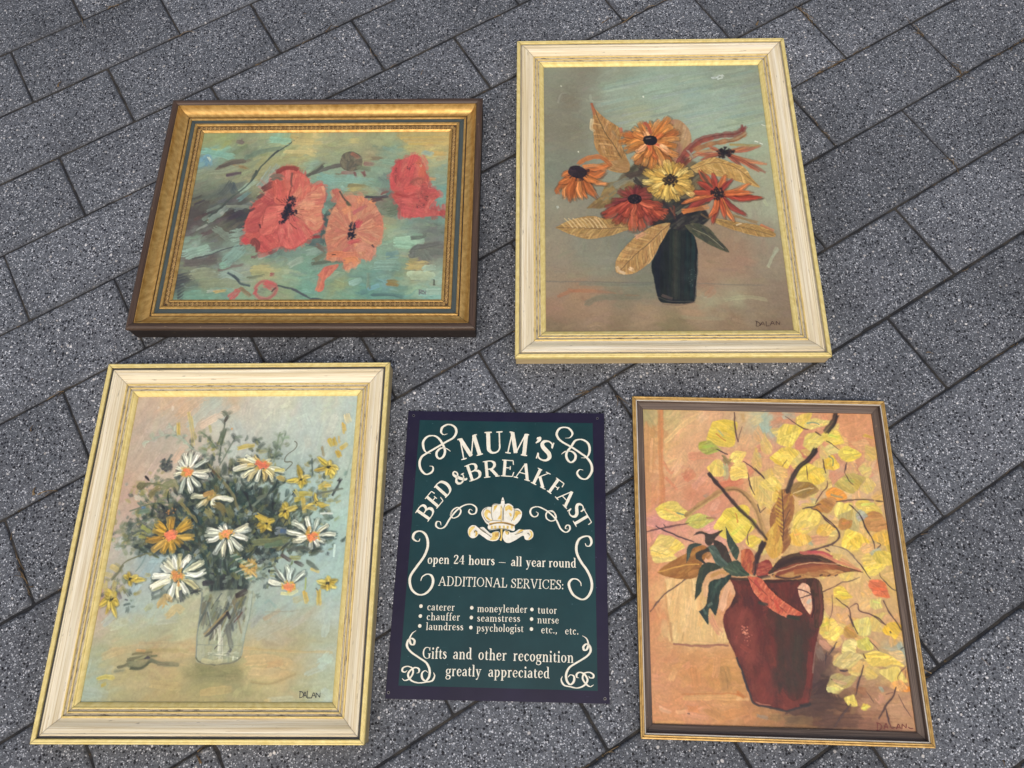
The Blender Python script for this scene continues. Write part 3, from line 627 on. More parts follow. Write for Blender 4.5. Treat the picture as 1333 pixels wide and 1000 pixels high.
    def veined(poly, cols, spine, vein, ang, n=9, w=4):
        P.shape(poly, cols, ang, w=w, ln=13, lift=.9, streak=.2)
        M = P.mask(poly); sp = P.spline(spine, 24)
        d = sp[-1] - sp[0]; nrm = np.array([-d[1], d[0]]) / np.linalg.norm(d)
        for i in range(n):
            p = sp[2 + int(i * 19 / n)]; f = d / np.linalg.norm(d)
            for s in (-1, 1):
                S([p, p + nrm * s * 7 + f * 7, p + nrm * s * 16 + f * 13], 2.6, np.clip(np.asarray(cols[(i + (s > 0)) % len(cols)]) * 1.12, 0, 255), a=.75, clip=M, dry=.25, lift=1.)
                S([p, p + nrm * s * 8 + f * 6, p + nrm * s * 17 + f * 11], .8, vein, a=.4, clip=M, dry=.2)
        S(spine, 1.3, vein, a=.85)
    veined(b1((388,300),(420,350),(500,420),(580,470),(612,510),(600,590),(640,690),(660,780),(560,790),(440,660),(410,600),(400,500),(385,480),(402,400)), tan, b1((650,780),(560,620),(470,480),(395,310)), (98,78,52), 110)
    S(b1((390,305),(402,350),(410,385)), 3.4, (152,78,56)); S(b1((395,420),(388,480),(405,500)), 4, (196,178,140), dry=.3); S(b1((600,480),(610,520)), 4, (168,98,76)); S(b1((540,500),(590,560)), 3, (150,120,85)); P.shape(b1((420,740),(540,720),(640,700),(660,790),(560,800)), [(150,116,70),(165,130,85),(135,104,64)], 160, w=4, ln=10)
    P.shape(b2((90,430),(190,425),(265,500),(275,580),(230,680),(170,740),(110,680)), [(164,132,92),(152,118,80),(176,146,108),(150,106,84)], 70, w=5, ln=12, a=.9)
    P.shape(b3((300,195),(400,110),(480,60),(600,40),(560,110),(420,190)), [(122,102,62),(138,114,70),(108,88,56)], 35, w=4, ln=10); P.shape(b1((500,880),(600,860),(700,870),(560,1000),(450,990)), [(140,118,74),(122,102,62),(110,112,90)], 30, w=4, ln=10)
    S(b1((560,900),(660,850),(720,860)), 8, (118,124,108)); S(b1((650,830),(760,800)), 8, (70,58,50)); S(b1((700,850),(760,900)), 7, (52,46,44)); S(b1((740,760),(800,800)), 8, (66,54,48))
    for pts, w, c in [(((175,760),(240,660),(330,575),(420,545),(520,528),(590,525),(640,500),(655,470)),9,(112,54,48)),(((240,680),(330,590),(430,550)),6,(134,68,54)),(((300,640),(400,600),(500,580),(600,560),(670,520)),7,(164,110,70)),(((200,770),(300,680),(430,640)),6,(120,62,50)),(((260,700),(360,650),(450,640)),4,(176,146,98)),(((640,500),(655,470)),5,(118,52,48)),(((250,640),(290,700)),4,(140,128,120))]:
        S(b2(*pts), w, c, streak=.3)
    # brown flower upper right
    P.fan(b2((525,660))[0], b2((300,660),(340,720),(820,745),(815,805),(770,800),(780,608),(700,615),(640,765),(400,610),(590,720)), 5.5, [(156,88,60),(140,76,56),(170,104,66),(128,66,52)], prof='line')
    S(b2((560,600),(680,605),(770,610)), 3.4, (142,122,74)); P.stipple(b2((525,658))[0], 10, 7, 46, [(32,28,30),(44,36,34)], 2.4)
    veined(b2((270,765),(350,720),(450,693),(560,728),(660,765),(720,850),(775,912),(690,890),(560,850),(400,815),(310,800)), [(172,138,76),(184,152,92),(156,120,64)], b2((280,780),(450,730),(600,770),(760,900)), (130,104,62), -25, n=8)
    veined(b3((110,316),(200,270),(320,245),(400,258),(490,262),(590,310),(500,350),(400,376),(300,386),(200,356)), [(154,124,72),(168,138,86),(138,110,64)], b3((580,310),(400,322),(240,318),(115,316)), (108,88,58), 20, n=10)
    for q in range(9):
        x = 180 + q * 26; S(b3((x + 40, 318), (x + 10, 280), (x - 14, 258)), 1.6, (206,180,132), a=.8)
    veined(b4((300,250),(400,268),(500,285),(600,300),(710,350),(690,376),(560,360),(430,322),(340,285)), [(152,120,66),(166,134,80),(138,108,60)], b4((310,255),(450,300),(580,330),(700,368)), (120,98,62), -20, n=7, w=3)
    S(b4((620,300),(700,335)), 4, (178,104,64)); S(b4((450,240),(600,285)), 4, (140,108,70)); S(b4((470,300),(500,290)), 2, (205,190,150))
    # dark mass above the vase, green leaf
    P.shape(b4((-40,230),(40,150),(150,140),(260,190),(300,260),(230,310),(120,330),(20,300),(-60,300)), [(42,42,42),(54,54,50),(32,34,36),(70,68,60)], 35, w=4, ln=12, soft=4)
    P.shape(b4((150,300),(220,285),(300,320),(360,390),(425,466),(370,452),(270,402),(190,345)), [(72,74,56),(84,84,64),(56,60,50)], -42, w=4, ln=12); S(b4((200,320),(300,370),(390,445)), .9, (150,148,120), a=.8)
    S(b4((100,230),(180,180),(300,150)), 4, (90,88,76)); S(b4((80,180),(90,260)), 3, (96,56,46)); S(b4((250,230),(300,260)), 3, (110,92,62)); S(b3((780,150),(850,260)), 5, (44,40,40)); S(b3((820,190),(850,240)), 2.5, (120,72,52))
    # top orange flower
    o = [(192,114,46),(202,128,58),(176,96,40),(210,142,74)]
    P.fan(b1((815,575))[0], b1((600,582),(612,535),(640,520),(700,488),(745,445),(800,440),(845,490),(880,430),(940,412),(960,470),(1000,510),(1010,555),(990,610),(1000,680),(960,730),(900,760),(830,772),(770,745),(720,735),(690,705),(640,640),(655,600)), 8.4, o, prof='paddle', edge=.6)
    P.fan(b1((815,575))[0], b1((700,520),(780,500),(900,520),(930,580),(950,660),(860,700),(790,690),(720,650)), 6.6, [(206,128,62),(222,158,104),(196,104,52)], prof='paddle', edge=.6)
    S(b1((770,440),(800,470),(820,520)), 4, (168,78,54)); S(b1((800,600),(815,640)), 4, (204,84,54)); S(b1((840,590),(890,610)), 4, (206,96,60)); S(b1((890,605),(940,625)), 4, (232,184,134)); P.shape(b1((762,570),(775,545),(815,535),(855,545),(866,575),(850,598),(815,604),(780,596)), [(26,24,28),(34,30,34)], 0, w=3, ln=6); S(b1((785,560),(820,553)), 1.4, (104,92,84))
    # drooping orange flower
    P.fan(b1((285,800))[0], b1((525,745),(500,790),(515,888),(425,985),(355,990),(270,1005),(190,995),(130,945),(150,880),(170,830),(320,1000),(230,1010),(440,870)), 8.4, [(192,108,52),(182,98,44),(206,128,70),(168,86,38)], start=.2, bend=.08, edge=.6)
    S(b1((290,740),(360,700),(450,690),(530,750)), 6, (176,100,50)); S(b1((330,760),(420,750),(490,785)), 5, (196,116,60)); S(b1((130,920),(150,960)), 5, (160,92,46))
    P.shape(b1((215,800),(240,760),(300,755),(350,790),(350,825),(300,845),(240,830)), [(34,28,34),(46,36,44),(58,44,50)], 20, w=3, ln=6)
    for q in range(18):
        g = np.radians(P.rng.uniform(180, 380)); c = np.array(b1((290,800))[0]); S([c, c + np.array([np.cos(g) * 15, -np.sin(g) * 12])], 1.2, (40,30,34), a=.85)
    # dark red flower
    P.fan(b3((600,135))[0], b3((410,235),(430,190),(470,150),(510,90),(560,70),(620,60),(680,80),(700,120)), 9, [(122,50,48),(134,58,52),(110,44,46)], prof='paddle', edge=.6)
    P.fan(b3((600,140))[0], b3((800,215),(780,245),(740,260),(700,290),(650,320),(590,325),(530,285),(480,280),(420,240),(690,160),(760,180)), 9.4, [(172,76,52),(186,86,56),(152,62,46),(140,54,46)], prof='paddle', edge=.6)
    P.fan(b3((600,140))[0], b3((690,225),(640,240),(585,230),(540,240),(500,220),(720,190)), 7.4, [(180,80,54),(160,66,48),(192,96,66)], prof='paddle', edge=.6)
    P.shape(b3((555,135),(575,112),(610,108),(640,125),(638,155),(600,168),(568,158)), [(26,24,30),(36,30,34)], 0, w=2.5, ln=5); P.stipple(b3((600,138))[0], 7, 5, 14, [(70,52,52)], .9)
    # red spiky flower
    P.fan(b2((470,955))[0], b2((335,785),(432,805),(520,820),(575,850),(700,880),(795,985)) + b4((625,130),(570,100),(530,238),(455,278),(400,260),(320,292),(300,250),(140,222),(130,168),(160,100),(230,30)), 7.8, [(186,80,48),(160,60,46),(200,104,56),(146,54,48),(206,116,62)], prof='petal', edge=.6)
    S(b4((180,110),(260,95),(330,100)), 6, (176,74,50)); S(b4((140,215),(220,200),(290,185)), 7, (204,120,62)); S(b2((350,800),(390,860),(430,910)), 4, (84,66,52)); P.stipple(b2((470,957))[0], 9, 8, 60, [(34,26,30),(48,34,36),(28,24,28)], 1.8); P.stipple(b2((470,950))[0], 5, 4, 10, [(150,110,70)], .8)
    # yellow flower
    for rr, n in ((1., 20), (.8, 17)):
        P.fan(b2((122,862))[0], P.ring(b2((122,862))[0], 28.5 * rr, 25.5 * rr, n), 8.4, [(216,182,88),(204,164,72),(226,198,112),(196,152,66)], start=.25, lift=1.1, prof='paddle', edge=.6)
    P.stipple(b2((122,858))[0], 9.5, 8, 60, [(34,28,28),(48,38,30)], 2.); P.stipple(b2((118,862))[0], 5, 4, 12, [(120,90,50)], 1.)
    # front leaf over the vase
    veined(b3((822,285),(800,350),(745,440),(700,525),(620,588),(545,606),(485,588),(490,510),(540,440),(600,380),(680,325),(760,292)), [(160,124,72),(174,142,90),(144,110,64)], b3((815,295),(700,400),(600,490),(500,590)), (112,86,56), 70, n=11)
    S(b3((610,375),(660,350)), 6, (204,150,112)); S(b3((500,585),(540,600)), 4, (216,192,156)); S(b3((570,570),(590,580)), 5, (214,186,146)); S(b3((490,560),(505,585)), 4, (206,178,134)); S(b3((770,300),(800,290)), 4, (176,150,96))
    for pts, w in ((((425,122),(455,118)),3.4),(((462,120),(480,100)),2.6),(((490,98),(508,112)),4),(((470,130),(500,120)),2)): S(b2(*pts), w, (196,210,204), a=.85)
    for x, y in ((168,175),(290,648),(760,250)): S(b1((x, y), (x + 5, y + 8)), 1.6, (200,206,190), a=.9)
    for x, y in ((735,575),(770,590),(785,458)): S(b2((x, y), (x + 22, y + 8)), 1.3, (205,212,200), a=.85)
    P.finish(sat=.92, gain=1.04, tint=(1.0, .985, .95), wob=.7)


def paint_daisies(P):
    c1, c2, c3, c4, c5, c6 = at(140, 510, 5.882), at(300, 510, 5.882), at(100, 640, 6.667), at(270, 640, 6.667), at(100, 770, 6.667), at(260, 770, 6.667)
    G = [(190,525,(188,165,146)),(230,520,(194,162,134)),(250,540,(180,162,142)),(270,525,(166,170,160)),(300,520,(188,166,142)),(180,560,(182,162,146)),(200,570,(175,161,149)),(220,560,(170,164,155)),
         (240,550,(184,161,140)),(290,535,(166,175,170)),(330,525,(184,181,170)),(370,525,(186,187,172)),(400,530,(172,184,179)),(430,525,(184,187,175)),(455,525,(166,181,179)),(330,545,(180,180,170)),
         (360,560,(171,180,174)),(400,560,(166,178,174)),(430,560,(179,184,175)),(455,570,(166,181,172)),(310,570,(174,175,171)),(180,600,(178,157,143)),(170,620,(179,152,135)),(200,610,(184,166,151)),
         (165,650,(181,154,140)),(180,640,(186,152,132)),(150,690,(180,161,149)),(160,700,(172,165,155)),(145,740,(166,161,151)),(190,720,(141,160,164)),(210,740,(150,167,173)),(180,760,(160,170,171)),
         (230,740,(130,154,157)),(130,780,(178,144,134)),(170,790,(151,169,168)),(200,790,(160,174,164)),(240,790,(169,168,139)),(125,820,(174,160,142)),(160,830,(164,165,132)),(200,820,(160,162,132)),
         (240,820,(168,168,139)),(130,850,(151,158,129)),(150,850,(174,155,112)),(200,848,(176,150,109)),(240,845,(178,154,113)),(120,880,(150,164,149)),(170,880,(164,150,107)),(220,880,(171,152,107)),
         (260,875,(132,127,88)),(110,905,(150,165,154)),(150,905,(154,150,112)),(220,905,(164,148,102)),(280,900,(160,150,102)),(330,900,(164,155,111)),(300,880,(126,123,86)),(340,870,(183,159,111)),
         (370,870,(188,160,112)),(400,870,(169,165,131)),(420,860,(165,179,169)),(425,890,(160,170,146)),(400,900,(160,160,122)),(425,910,(165,179,169)),(330,845,(174,160,117)),(380,840,(165,155,117)),
         (420,830,(160,165,141)),(340,820,(164,163,146)),(370,820,(168,160,137)),(400,800,(160,165,149)),(430,800,(165,179,174)),(340,790,(146,165,160)),(380,780,(151,171,169)),(430,760,(151,179,177)),
         (440,720,(151,179,177)),(445,680,(156,184,179)),(450,640,(160,184,177)),(440,600,(165,180,172)),(410,700,(151,179,183)),(400,750,(156,179,177)),(350,740,(150,170,165)),(390,640,(150,174,174)),
         (380,600,(160,175,172)),(350,620,(140,165,160))]
    P.ground_map(G)
    P.scumble(1300, 10, 46, lambda u, v: 62 if u < .4 and v < .75 else (85 if v < .3 else (40 if v < .75 else 8)), spread=18, jit=.035, a=.6, lift=.3)
    P.scumble(700, 5, 30, lambda u, v: 60 if v < .75 else 10, spread=25, jit=.05, a=.45, dry=.4, lift=.4)
    P.soften(2, 2)
    P.scumble(460, 8, 30, lambda u, v: 60 if v < .75 else 10, spread=25, jit=.04, a=.42, dry=.5, lift=.3)
    S = P.stroke; rng = P.rng
    for pts, w, c in [(((540,180),(700,60),(760,40)),12,(198,164,136)),(((620,260),(760,130),(860,60)),12,(164,176,172)),(((720,260),(820,200),(1000,120)),9,(196,168,146)),(((250,760),(330,620),(420,480)),9,(188,164,150)),(((500,540),(540,480),(570,440)),8,(206,166,142)),(((240,780),(300,830)),14,(182,182,172))]:
        S(c1(*pts), w, c, a=.7, dry=.3)
    for pts, w, c in [(((150,100),(130,200)),12,(186,178,164)),(((560,130),(600,250)),16,(168,180,177)),(((680,250),(640,420)),10,(166,178,176)),(((800,190),(760,300)),9,(194,194,182)),(((960,120),(920,300),(930,420)),9,(160,180,178)),(((350,150),(340,260)),12,(182,184,172)),(((30,250),(100,400)),16,(168,176,174)),(((40,420),(0,500)),9,(175,188,186)),(((600,420),(580,340)),9,(182,182,170))]:
        S(c2(*pts), w, c, a=.6, dry=.3)
    for pts, w, c in [(((80,330),(60,520)),10,(186,182,172)),(((360,500),(420,380)),8,(160,172,176)),(((600,700),(700,560)),10,(140,165,172)),(((480,860),(600,700)),11,(150,170,178)),(((640,600),(760,590)),7,(150,180,182))]: S(c3(*pts), w, c, a=.7, dry=.3)
    for pts, w, c in [(((240,280),(340,180),(420,120)),9,(160,176,178)),(((300,300),(420,260)),11,(172,174,152)),(((700,250),(860,240)),10,(170,174,158)),(((220,570),(340,520),(520,490)),9,(178,156,112)),(((540,450),(760,448),(1000,455)),4,(176,154,112)),(((540,520),(760,510),(960,520)),5,(150,138,92)),(((480,620),(680,610)),7,(186,162,118)),(((200,760),(420,760)),9,(160,148,105)),(((640,800),(900,830)),9,(166,148,98)),(((60,860),(250,900)),11,(150,162,150)),(((60,720),(100,600)),9,(155,168,160))]:
        S(c5(*pts), w, c, a=.6, dry=.25)
    for pts, w, c in [(((380,490),(760,520),(1150,530)),3.5,(180,152,104)),(((400,600),(620,590),(780,640)),12,(190,162,114)),(((440,780),(620,800),(830,720)),3,(150,132,92)),(((600,640),(720,620)),8,(190,150,100)),(((440,690),(700,700)),9,(184,164,122)),(((1040,640),(1130,560)),12,(166,186,182)),(((920,720),(1100,640)),8,(166,180,172)),(((440,290),(540,200)),9,(150,148,150)),(((560,240),(680,160)),6,(172,150,116)),(((500,400),(760,260)),9,(170,166,148)),(((780,300),(900,230)),8,(166,168,156)),(((1080,380),(1110,250)),9,(172,188,186)),(((600,940),(800,930)),6,(180,180,160)),(((560,960),(620,945)),5,(196,172,120)),(((20,880),(260,850)),9,(176,150,98)),(((820,80),(880,60)),9,(176,162,118)),(((1070,850),(1110,880)),8,(175,188,182)),(((380,560),(420,500)),10,(184,158,112)),(((560,180),(680,172),(860,160),(990,120)),1.4,(140,132,118)),(((560,100),(600,80),(660,140)),3,(120,148,142))]:
        S(c6(*pts), w, c, a=.65, dry=.25)
    # mass of foliage
    P.shape([(222,668),(250,640),(285,622),(330,640),(366,660),(380,690),(360,715),(330,728),(318,770),(280,775),(262,735),(235,722),(205,700)], [(52,64,62),(64,78,70),(42,52,54),(78,86,68)], 70, w=6, ln=14, a=.8, soft=14)
    greens = [(58,72,68),(76,90,78),(96,106,82),(46,60,62),(108,118,106),(66,84,70),(40,50,54),(118,134,128),(104,104,66),(84,96,88)]
    for q in range(700):
        g = np.radians(rng.uniform(-6, 186)); r = np.sqrt(rng.uniform(.02, 1))
        x, y = 296 + np.cos(g) * 116 * r, 716 - np.sin(g) * (112 if 50 < np.degrees(g) < 130 else 92) * r
        if x < 196 and y > 726: continue
        d = np.array([x - 292, y - 790]); d = d / np.linalg.norm(d); d = d + rng.normal(0, .45, 2); l = rng.uniform(4, 13)
        S([(x, y), (x + d[0] * l * .5 + rng.normal(0, 1), y + d[1] * l * .5), (x + d[0] * l, y + d[1] * l)], rng.uniform(3, 7.5), np.asarray(greens[rng.randint(10)]) * (.72 if r < .6 else .86), a=.92 if r < .75 else .75, prof='line', lift=.8, streak=.25, dry=.2)
    for q in range(210):
        g = np.radians(rng.uniform(0, 360)); r = np.sqrt(rng.uniform(0, 1)); x, y = 300 + np.cos(g) * 76 * r, 696 + np.sin(g) * 62 * r
        l = rng.uniform(4, 11); gg = rng.uniform(0, 3.14)
        S([(x, y), (x + np.cos(gg) * l, y - np.sin(gg) * l)], rng.uniform(3, 7), [(40,50,52),(34,42,48),(52,66,62),(30,62,62),(62,70,58),(92,96,64),(44,52,50),(112,132,134),(140,156,158)][rng.randint(9)], a=.85, lift=.8)
    for q in range(70):
        x, y = rng.uniform(268, 318), rng.uniform(725, 790); d = np.array([x - 290, -60.]) * .01; l = rng.uniform(8, 18)
        S([(x, y), (x + d[0] * l + rng.normal(0, 2), y - l)], rng.uniform(3, 6), [(44,52,54),(60,72,70),(36,44,50),(84,96,86),(104,118,112),(56,76,66)][rng.randint(6)], a=.85, lift=.7)
    for x, y, w in ((310,650,9),(318,640,10),(345,662,9),(296,668,8),(308,672,10),(262,720,8),(352,720,9),(330,652,9)): S([(x, y), (x + 9, y + 7)], w, (38,58,60), a=.8)
    for q in range(150):
        g = np.radians(rng.uniform(-8, 188)); r = rng.uniform(.75, 1.12); x, y = 296 + np.cos(g) * 118 * r, 706 - np.sin(g) * 84 * r
        if x < 190 and y > 720: continue
        gg = g + rng.normal(0, .6); l = rng.uniform(4, 10)
        S([(x, y), (x + np.cos(gg) * l * .5, y - np.sin(gg) * l * .5 + 1), (x + np.cos(gg) * l, y - np.sin(gg) * l)], rng.uniform(2.4, 5.5), greens[rng.randint(10)], a=.75, prof='leaf', lift=.8)
    for x0, y0, rx, ry, n in ((412, 640, 30, 42, 120), (395, 700, 40, 16, 70), (185, 700, 38, 22, 60), (215, 660, 30, 26, 60), (270, 590, 26, 24, 45), (345, 590, 26, 18, 36), (230, 760, 40, 20, 60), (330, 740, 34, 26, 70), (160, 770, 22, 26, 30), (172, 690, 34, 26, 60), (195, 640, 26, 22, 40), (300, 700, 60, 40, 120)):
        for q in range(n):
            x, y = x0 + rng.normal(0, rx * .5), y0 + rng.normal(0, ry * .5); gg = rng.uniform(0, 3.14); l = rng.uniform(4, 10)
            S([(x, y), (x + np.cos(gg) * l * .5 + rng.normal(0, 1), y - np.sin(gg) * l * .5), (x + np.cos(gg) * l, y - np.sin(gg) * l)], rng.uniform(2.4, 6), [(76,90,78),(96,106,82),(112,120,96),(58,72,68),(122,120,70),(132,146,136),(46,58,58),(140,134,80)][rng.randint(8)], a=.7, lift=.8, dry=.15, prof='leaf' if q % 2 else 'flat')
    def sprig(pts, c, n, ll, side=1., w=3.2):
        sp = P.spline(pts, 24); S(pts, 1.6, c, a=.9)
        for i in range(n):
            p = sp[3 + int(i * 20 / n)]; d = sp[-1] - sp[0]; d = d / np.linalg.norm(d); nn = np.array([-d[1], d[0]]) * (1 if i % 2 else -1)
            S([p, p + d * ll * rng.uniform(.3, .7) + nn * ll * .35, p + d * ll * rng.uniform(.4, .9) + nn * ll * rng.uniform(.6, 1.1)], w * rng.uniform(.9, 1.8), np.clip(np.asarray(c) * rng.uniform(.8, 1.25), 0, 255), prof='leaf', a=rng.uniform(.5, .9), lift=.8, dry=.2)
    gd = (74, 84, 74); gl = (142, 154, 140)
    sprig(c1((700,470),(480,330),(265,400)), gl, 9, 9); sprig(c1((640,420),(540,330),(470,240)), (150,160,146), 5, 7)
    sprig(c1((850,520),(880,360),(900,220),(920,180)), gd, 8, 9); sprig(c1((840,440),(760,340),(715,310)), (88,102,80), 5, 7); sprig(c1((860,560),(950,400),(985,340)), (92,104,92), 6, 9)
    S(c1((890,240),(925,180)), 4.5, (70,66,60), prof='leaf'); S(c1((860,400),(895,290)), 6, (78,92,74)); P.stipple(c1((440,560))[0], 9, 9, 40, [(70,74,76),(92,98,92),(52,56,62)], 2.4); S(c1((460,530),(490,480)), 3, (72,84,78))
    S(c1((285,645),(318,685)), 2.6, (26,26,28), prof='line'); P.leaf(*c1((262,718))[0], 7, 5.4, 10, (98,94,68)); S(c1((300,700),(400,715),(470,740)), 2, (98,100,72)); S(c1((320,800),(360,760),(400,740)), 7, (112,104,70)); S(c1((420,740),(500,700),(520,760)), 9, (104,108,80))
    S(c1((620,160),(640,300),(655,410)), 4, (176,160,96), dry=.3, a=.8); S(c1((540,240),(545,330)), 4, (186,160,80)); S(c1((640,190),(655,300)), 2.5, (180,164,110)); S(c1((780,260),(790,310)), 3, (150,140,98)); S(c1((945,285),(955,285)), 3, (190,140,84))
    sprig(c2((330,540),(350,430),(380,310)), (104,118,98), 8, 8); sprig(c2((300,520),(290,450),(260,440)), (112,122,104), 5, 7); sprig(c2((330,480),(400,380),(420,320)), (112,128,110), 5, 7)
    S(c2((420,605),(470,550),(460,535),(415,535),(430,490),(500,430),(510,395),(490,378)), 1.1, (88,86,70)); S(c2((625,510),(625,640)), 2, (84,96,92)); S(c2((780,790),(820,720),(840,680)), 3, (52,56,58)); S(c2((825,690),(845,665)), 5, (48,50,52)); S(c2((880,640),(890,610)), 4, (120,142,132)); S(c2((640,790),(760,760),(860,740)), 3, (96,108,92)); S(c2((170,870),(280,780),(390,700)), 3, (112,122,112)); S(c2((200,820),(330,760)), 3, (98,106,92)); S(c2((930,490),(910,580),(880,660)), 1.2, (130,146,140))
    S(c1((750,540),(850,650),(950,780),(1000,900)), 4, (118,114,78)); S(c1((800,600),(860,660)), 2.4, (90,68,56)); S(c1((560,850),(640,930),(690,1000)), 3.4, (128,118,72)); S(c1((170,915),(330,860),(500,850)), 1.6, (96,104,90)); S(c1((260,890),(290,890)), 3, (70,110,150)); S(c1((240,920),(330,905)), 6, (96,116,102)); S(c1((240,840),(260,870)), 5, (92,112,98))
    sprig(c3((700,220),(560,250),(470,295)), (78,90,84), 6, 8); P.stipple(c3((770,190))[0], 10, 9, 50, [(52,56,58),(70,76,72),(84,84,76)], 2.4); P.stipple(c3((810,170))[0], 7, 6, 9, [(170,120,70)], 1.8); S(c3((480,370),(530,345),(590,335)), 3, (84,92,86)); sprig(c3((610,430),(450,460),(320,490)), (112,122,108), 8, 6); S(c3((560,300),(640,350)), 5, (158,158,84)); S(c3((540,390),(610,405)), 4, (166,164,88))
    # stem lines toward the lower left
    S(c3((620,540),(480,580),(400,630),(360,700),(300,770)), 1.8, (112,112,84)); S(c3((400,640),(340,720),(300,760)), 4, (100,104,84)); S(c3((600,550),(560,630),(510,690)), 1.6, (104,124,126)); S(c3((300,840),(330,780)), 3, (110,104,96)); S(c3((400,850),(445,915)), 1, (96,92,84)); S(c3((415,940),(440,945)), 1.4, (70,74,84))
    for q in range(170):
        g = rng.uniform(0, 6.283); r = np.sqrt(rng.uniform(0, 1)); x, y = 300 + np.cos(g) * 112 * r, 690 + np.sin(g) * 70 * r
        if x < 205 and y > 730: continue
        d = np.array([x - 292, y - 800.]); d = d / np.linalg.norm(d) + rng.normal(0, .5, 2); l = rng.uniform(5, 14)
        S([(x, y), (x + d[0] * l * .5 + rng.normal(0, 1.2), y + d[1] * l * .5), (x + d[0] * l, y + d[1] * l)], rng.uniform(1.6, 4.2), [(34,46,48),(44,58,54),(58,70,58),(30,38,42),(76,86,58),(52,72,72)][q % 6], a=.95, prof='leaf', lift=1.)
    # glass tumbler
    glass = c5((1082,0),(1070,150),(1050,330),(1030,580),(1070,620),(1160,632)) + c6((100,632),(180,628),(290,610),(355,570),(385,420),(420,220),(462,0))
    P.shape(glass, [(150,156,134),(164,168,148),(138,148,130)], 72, w=6, ln=20, a=.55, soft=3, lift=.3)
    M = P.mask(glass)
    for q in range(70):
        x0, y0 = rng.uniform(264, 322), rng.uniform(772, 800); l = rng.uniform(14, 46); g = rng.uniform(50, 78) if rng.rand() < .7 else rng.uniform(95, 110)
        S([(x0, y0), (x0 - l * np.cos(np.radians(g)), y0 + l * np.sin(np.radians(g)))], rng.uniform(1.6, 5), [(82,92,88),(104,112,104),(120,128,108),(62,72,74),(148,156,150),(88,84,70),(112,106,76)][q % 7], a=.75, clip=M, dry=.2)
    S(c6((250,180),(150,290),(50,390)), 3.4, (62,58,58), clip=M); S(c6((240,170),(120,290),(40,370)), 2.6, (138,122,84), clip=M); S(c6((240,180),(260,230)), 4, (44,42,52)); S(c6((240,290),(260,400),(275,490)), 6, (92,98,94), clip=M); S(c6((320,40),(400,0)), 7, (52,46,48)); S(c6((370,180),(300,270)), 1.6, (84,62,56)); S(c6((200,410),(130,500)), 1.2, (72,62,62)); S(c6((240,555),(270,500)), 4, (78,82,80))
    for x, y0, y1, w in ((175,290,600,3.2),(160,320,560,2.2),(195,400,610,1.8),(130,330,420,1.6),(290,560,590,2),(330,570,575,2)): S(c6((x, y0), (x + rng.uniform(-8, 8), (y0 + y1) / 2), (x - 4, y1)), w, (206,206,190), a=.75, dry=.35)
    for q in range(26): S([(rng.uniform(262, 312), rng.uniform(846, 858)), (rng.uniform(270, 300), rng.uniform(848, 858))], 1., [(196,196,176),(120,128,112)][q % 2], a=.5, clip=M)
    S(c5((1082,0),(1070,150),(1050,330),(1032,580)), 1.7, (104,116,112), a=.9); S(c6((455,0),(430,200),(390,400),(362,555)), 1.8, (112,126,122), a=.9); S(c6((440,30),(410,220),(375,420)), 3.5, (172,184,178), a=.6, dry=.3); S(c5((1030,575),(1060,610),(1150,630),(1200,640)), 2, (92,98,80)); S(c6((0,612),(80,630),(200,628),(300,605),(358,565)), 2, (100,104,84)); S(c6((20,600),(120,615),(230,600)), 5, (168,164,128)); S(c5((1035,463),(1120,462),(1200,460)), .9, (120,128,118), a=.8); S(c6((0,462),(180,468),(370,464)), .9, (120,128,118), a=.8)
    P.shape(c5((1040,640),(1100,650),(1200,670),(1400,660),(1430,700),(1400,760),(1300,790),(1150,780),(1050,760)), [(130,126,88),(118,116,80),(142,136,94)], 5, w=7, ln=22, a=.6, soft=8)
    # leaf lying on the table
    for pts, w, c in [(((350,660),(420,640),(470,600)),4,(96,98,72)),(((440,590),(520,580),(640,560)),6,(98,98,72)),(((450,630),(540,640),(630,600)),9,(104,106,80)),(((460,665),(560,668),(630,610)),4,(70,72,60)),(((480,540),(560,535),(650,530)),3,(108,102,72)),(((590,575),(630,575)),4,(66,62,70)),(((640,600),(720,625),(880,640)),5,(92,96,74)),(((700,635),(800,630)),3,(112,110,84)),(((320,695),(410,685)),4,(118,118,98)),(((520,510),(590,515)),3,(190,146,96)),(((640,565),(695,560)),3,(98,98,76)),(((500,600),(600,560)),2,(132,130,98))]:
        S(c5(*pts), w, c, lift=.8)
    S(c5((180,755),(250,740),(320,755)), 5, (182,168,84)); S(c5((220,815),(245,805)), 5, (180,160,70))
    # daisies
    white = [(224,222,206),(204,206,192),(230,228,214),(182,188,180),(212,206,182)]
    def daisy(c, tips, cols, w, core, ringc, cr, lift=1.3):
        P.fan(c, [(t[0] + 1, t[1] + 1.6) for t in tips], w * 1.5, [(46,56,56)], a=.75, start=.35, prof='paddle')
        P.fan(c, tips, w * .98, cols, start=.3, lift=lift, prof='paddle')
        P.stipple(c, cr * 1.25, cr * .95, 22, ringc, 3.); P.stipple(c, cr * .8, cr * .6, 22, core, 2.6)
    orange = [(216,122,78),(222,132,88),(206,108,66)]; yl = [(190,152,74),(178,138,62),(204,170,92)]
    daisy(c1((605,615))[0], c1((590,480),(640,460),(690,470),(760,520),(785,600),(760,650),(700,725),(640,770),(560,770),(510,635),(530,580),(555,530)), white, 6.4, orange, yl, 7)
    daisy(c2((240,560))[0], c2((40,590),(60,520),(120,500),(180,490),(100,650),(140,680),(200,680),(260,680),(320,680),(330,640),(400,610),(70,560),(300,530)), [(222,214,176),(206,192,140),(228,224,196),(196,172,108)], 6, [(216,108,80),(222,122,92)], yl, 7)
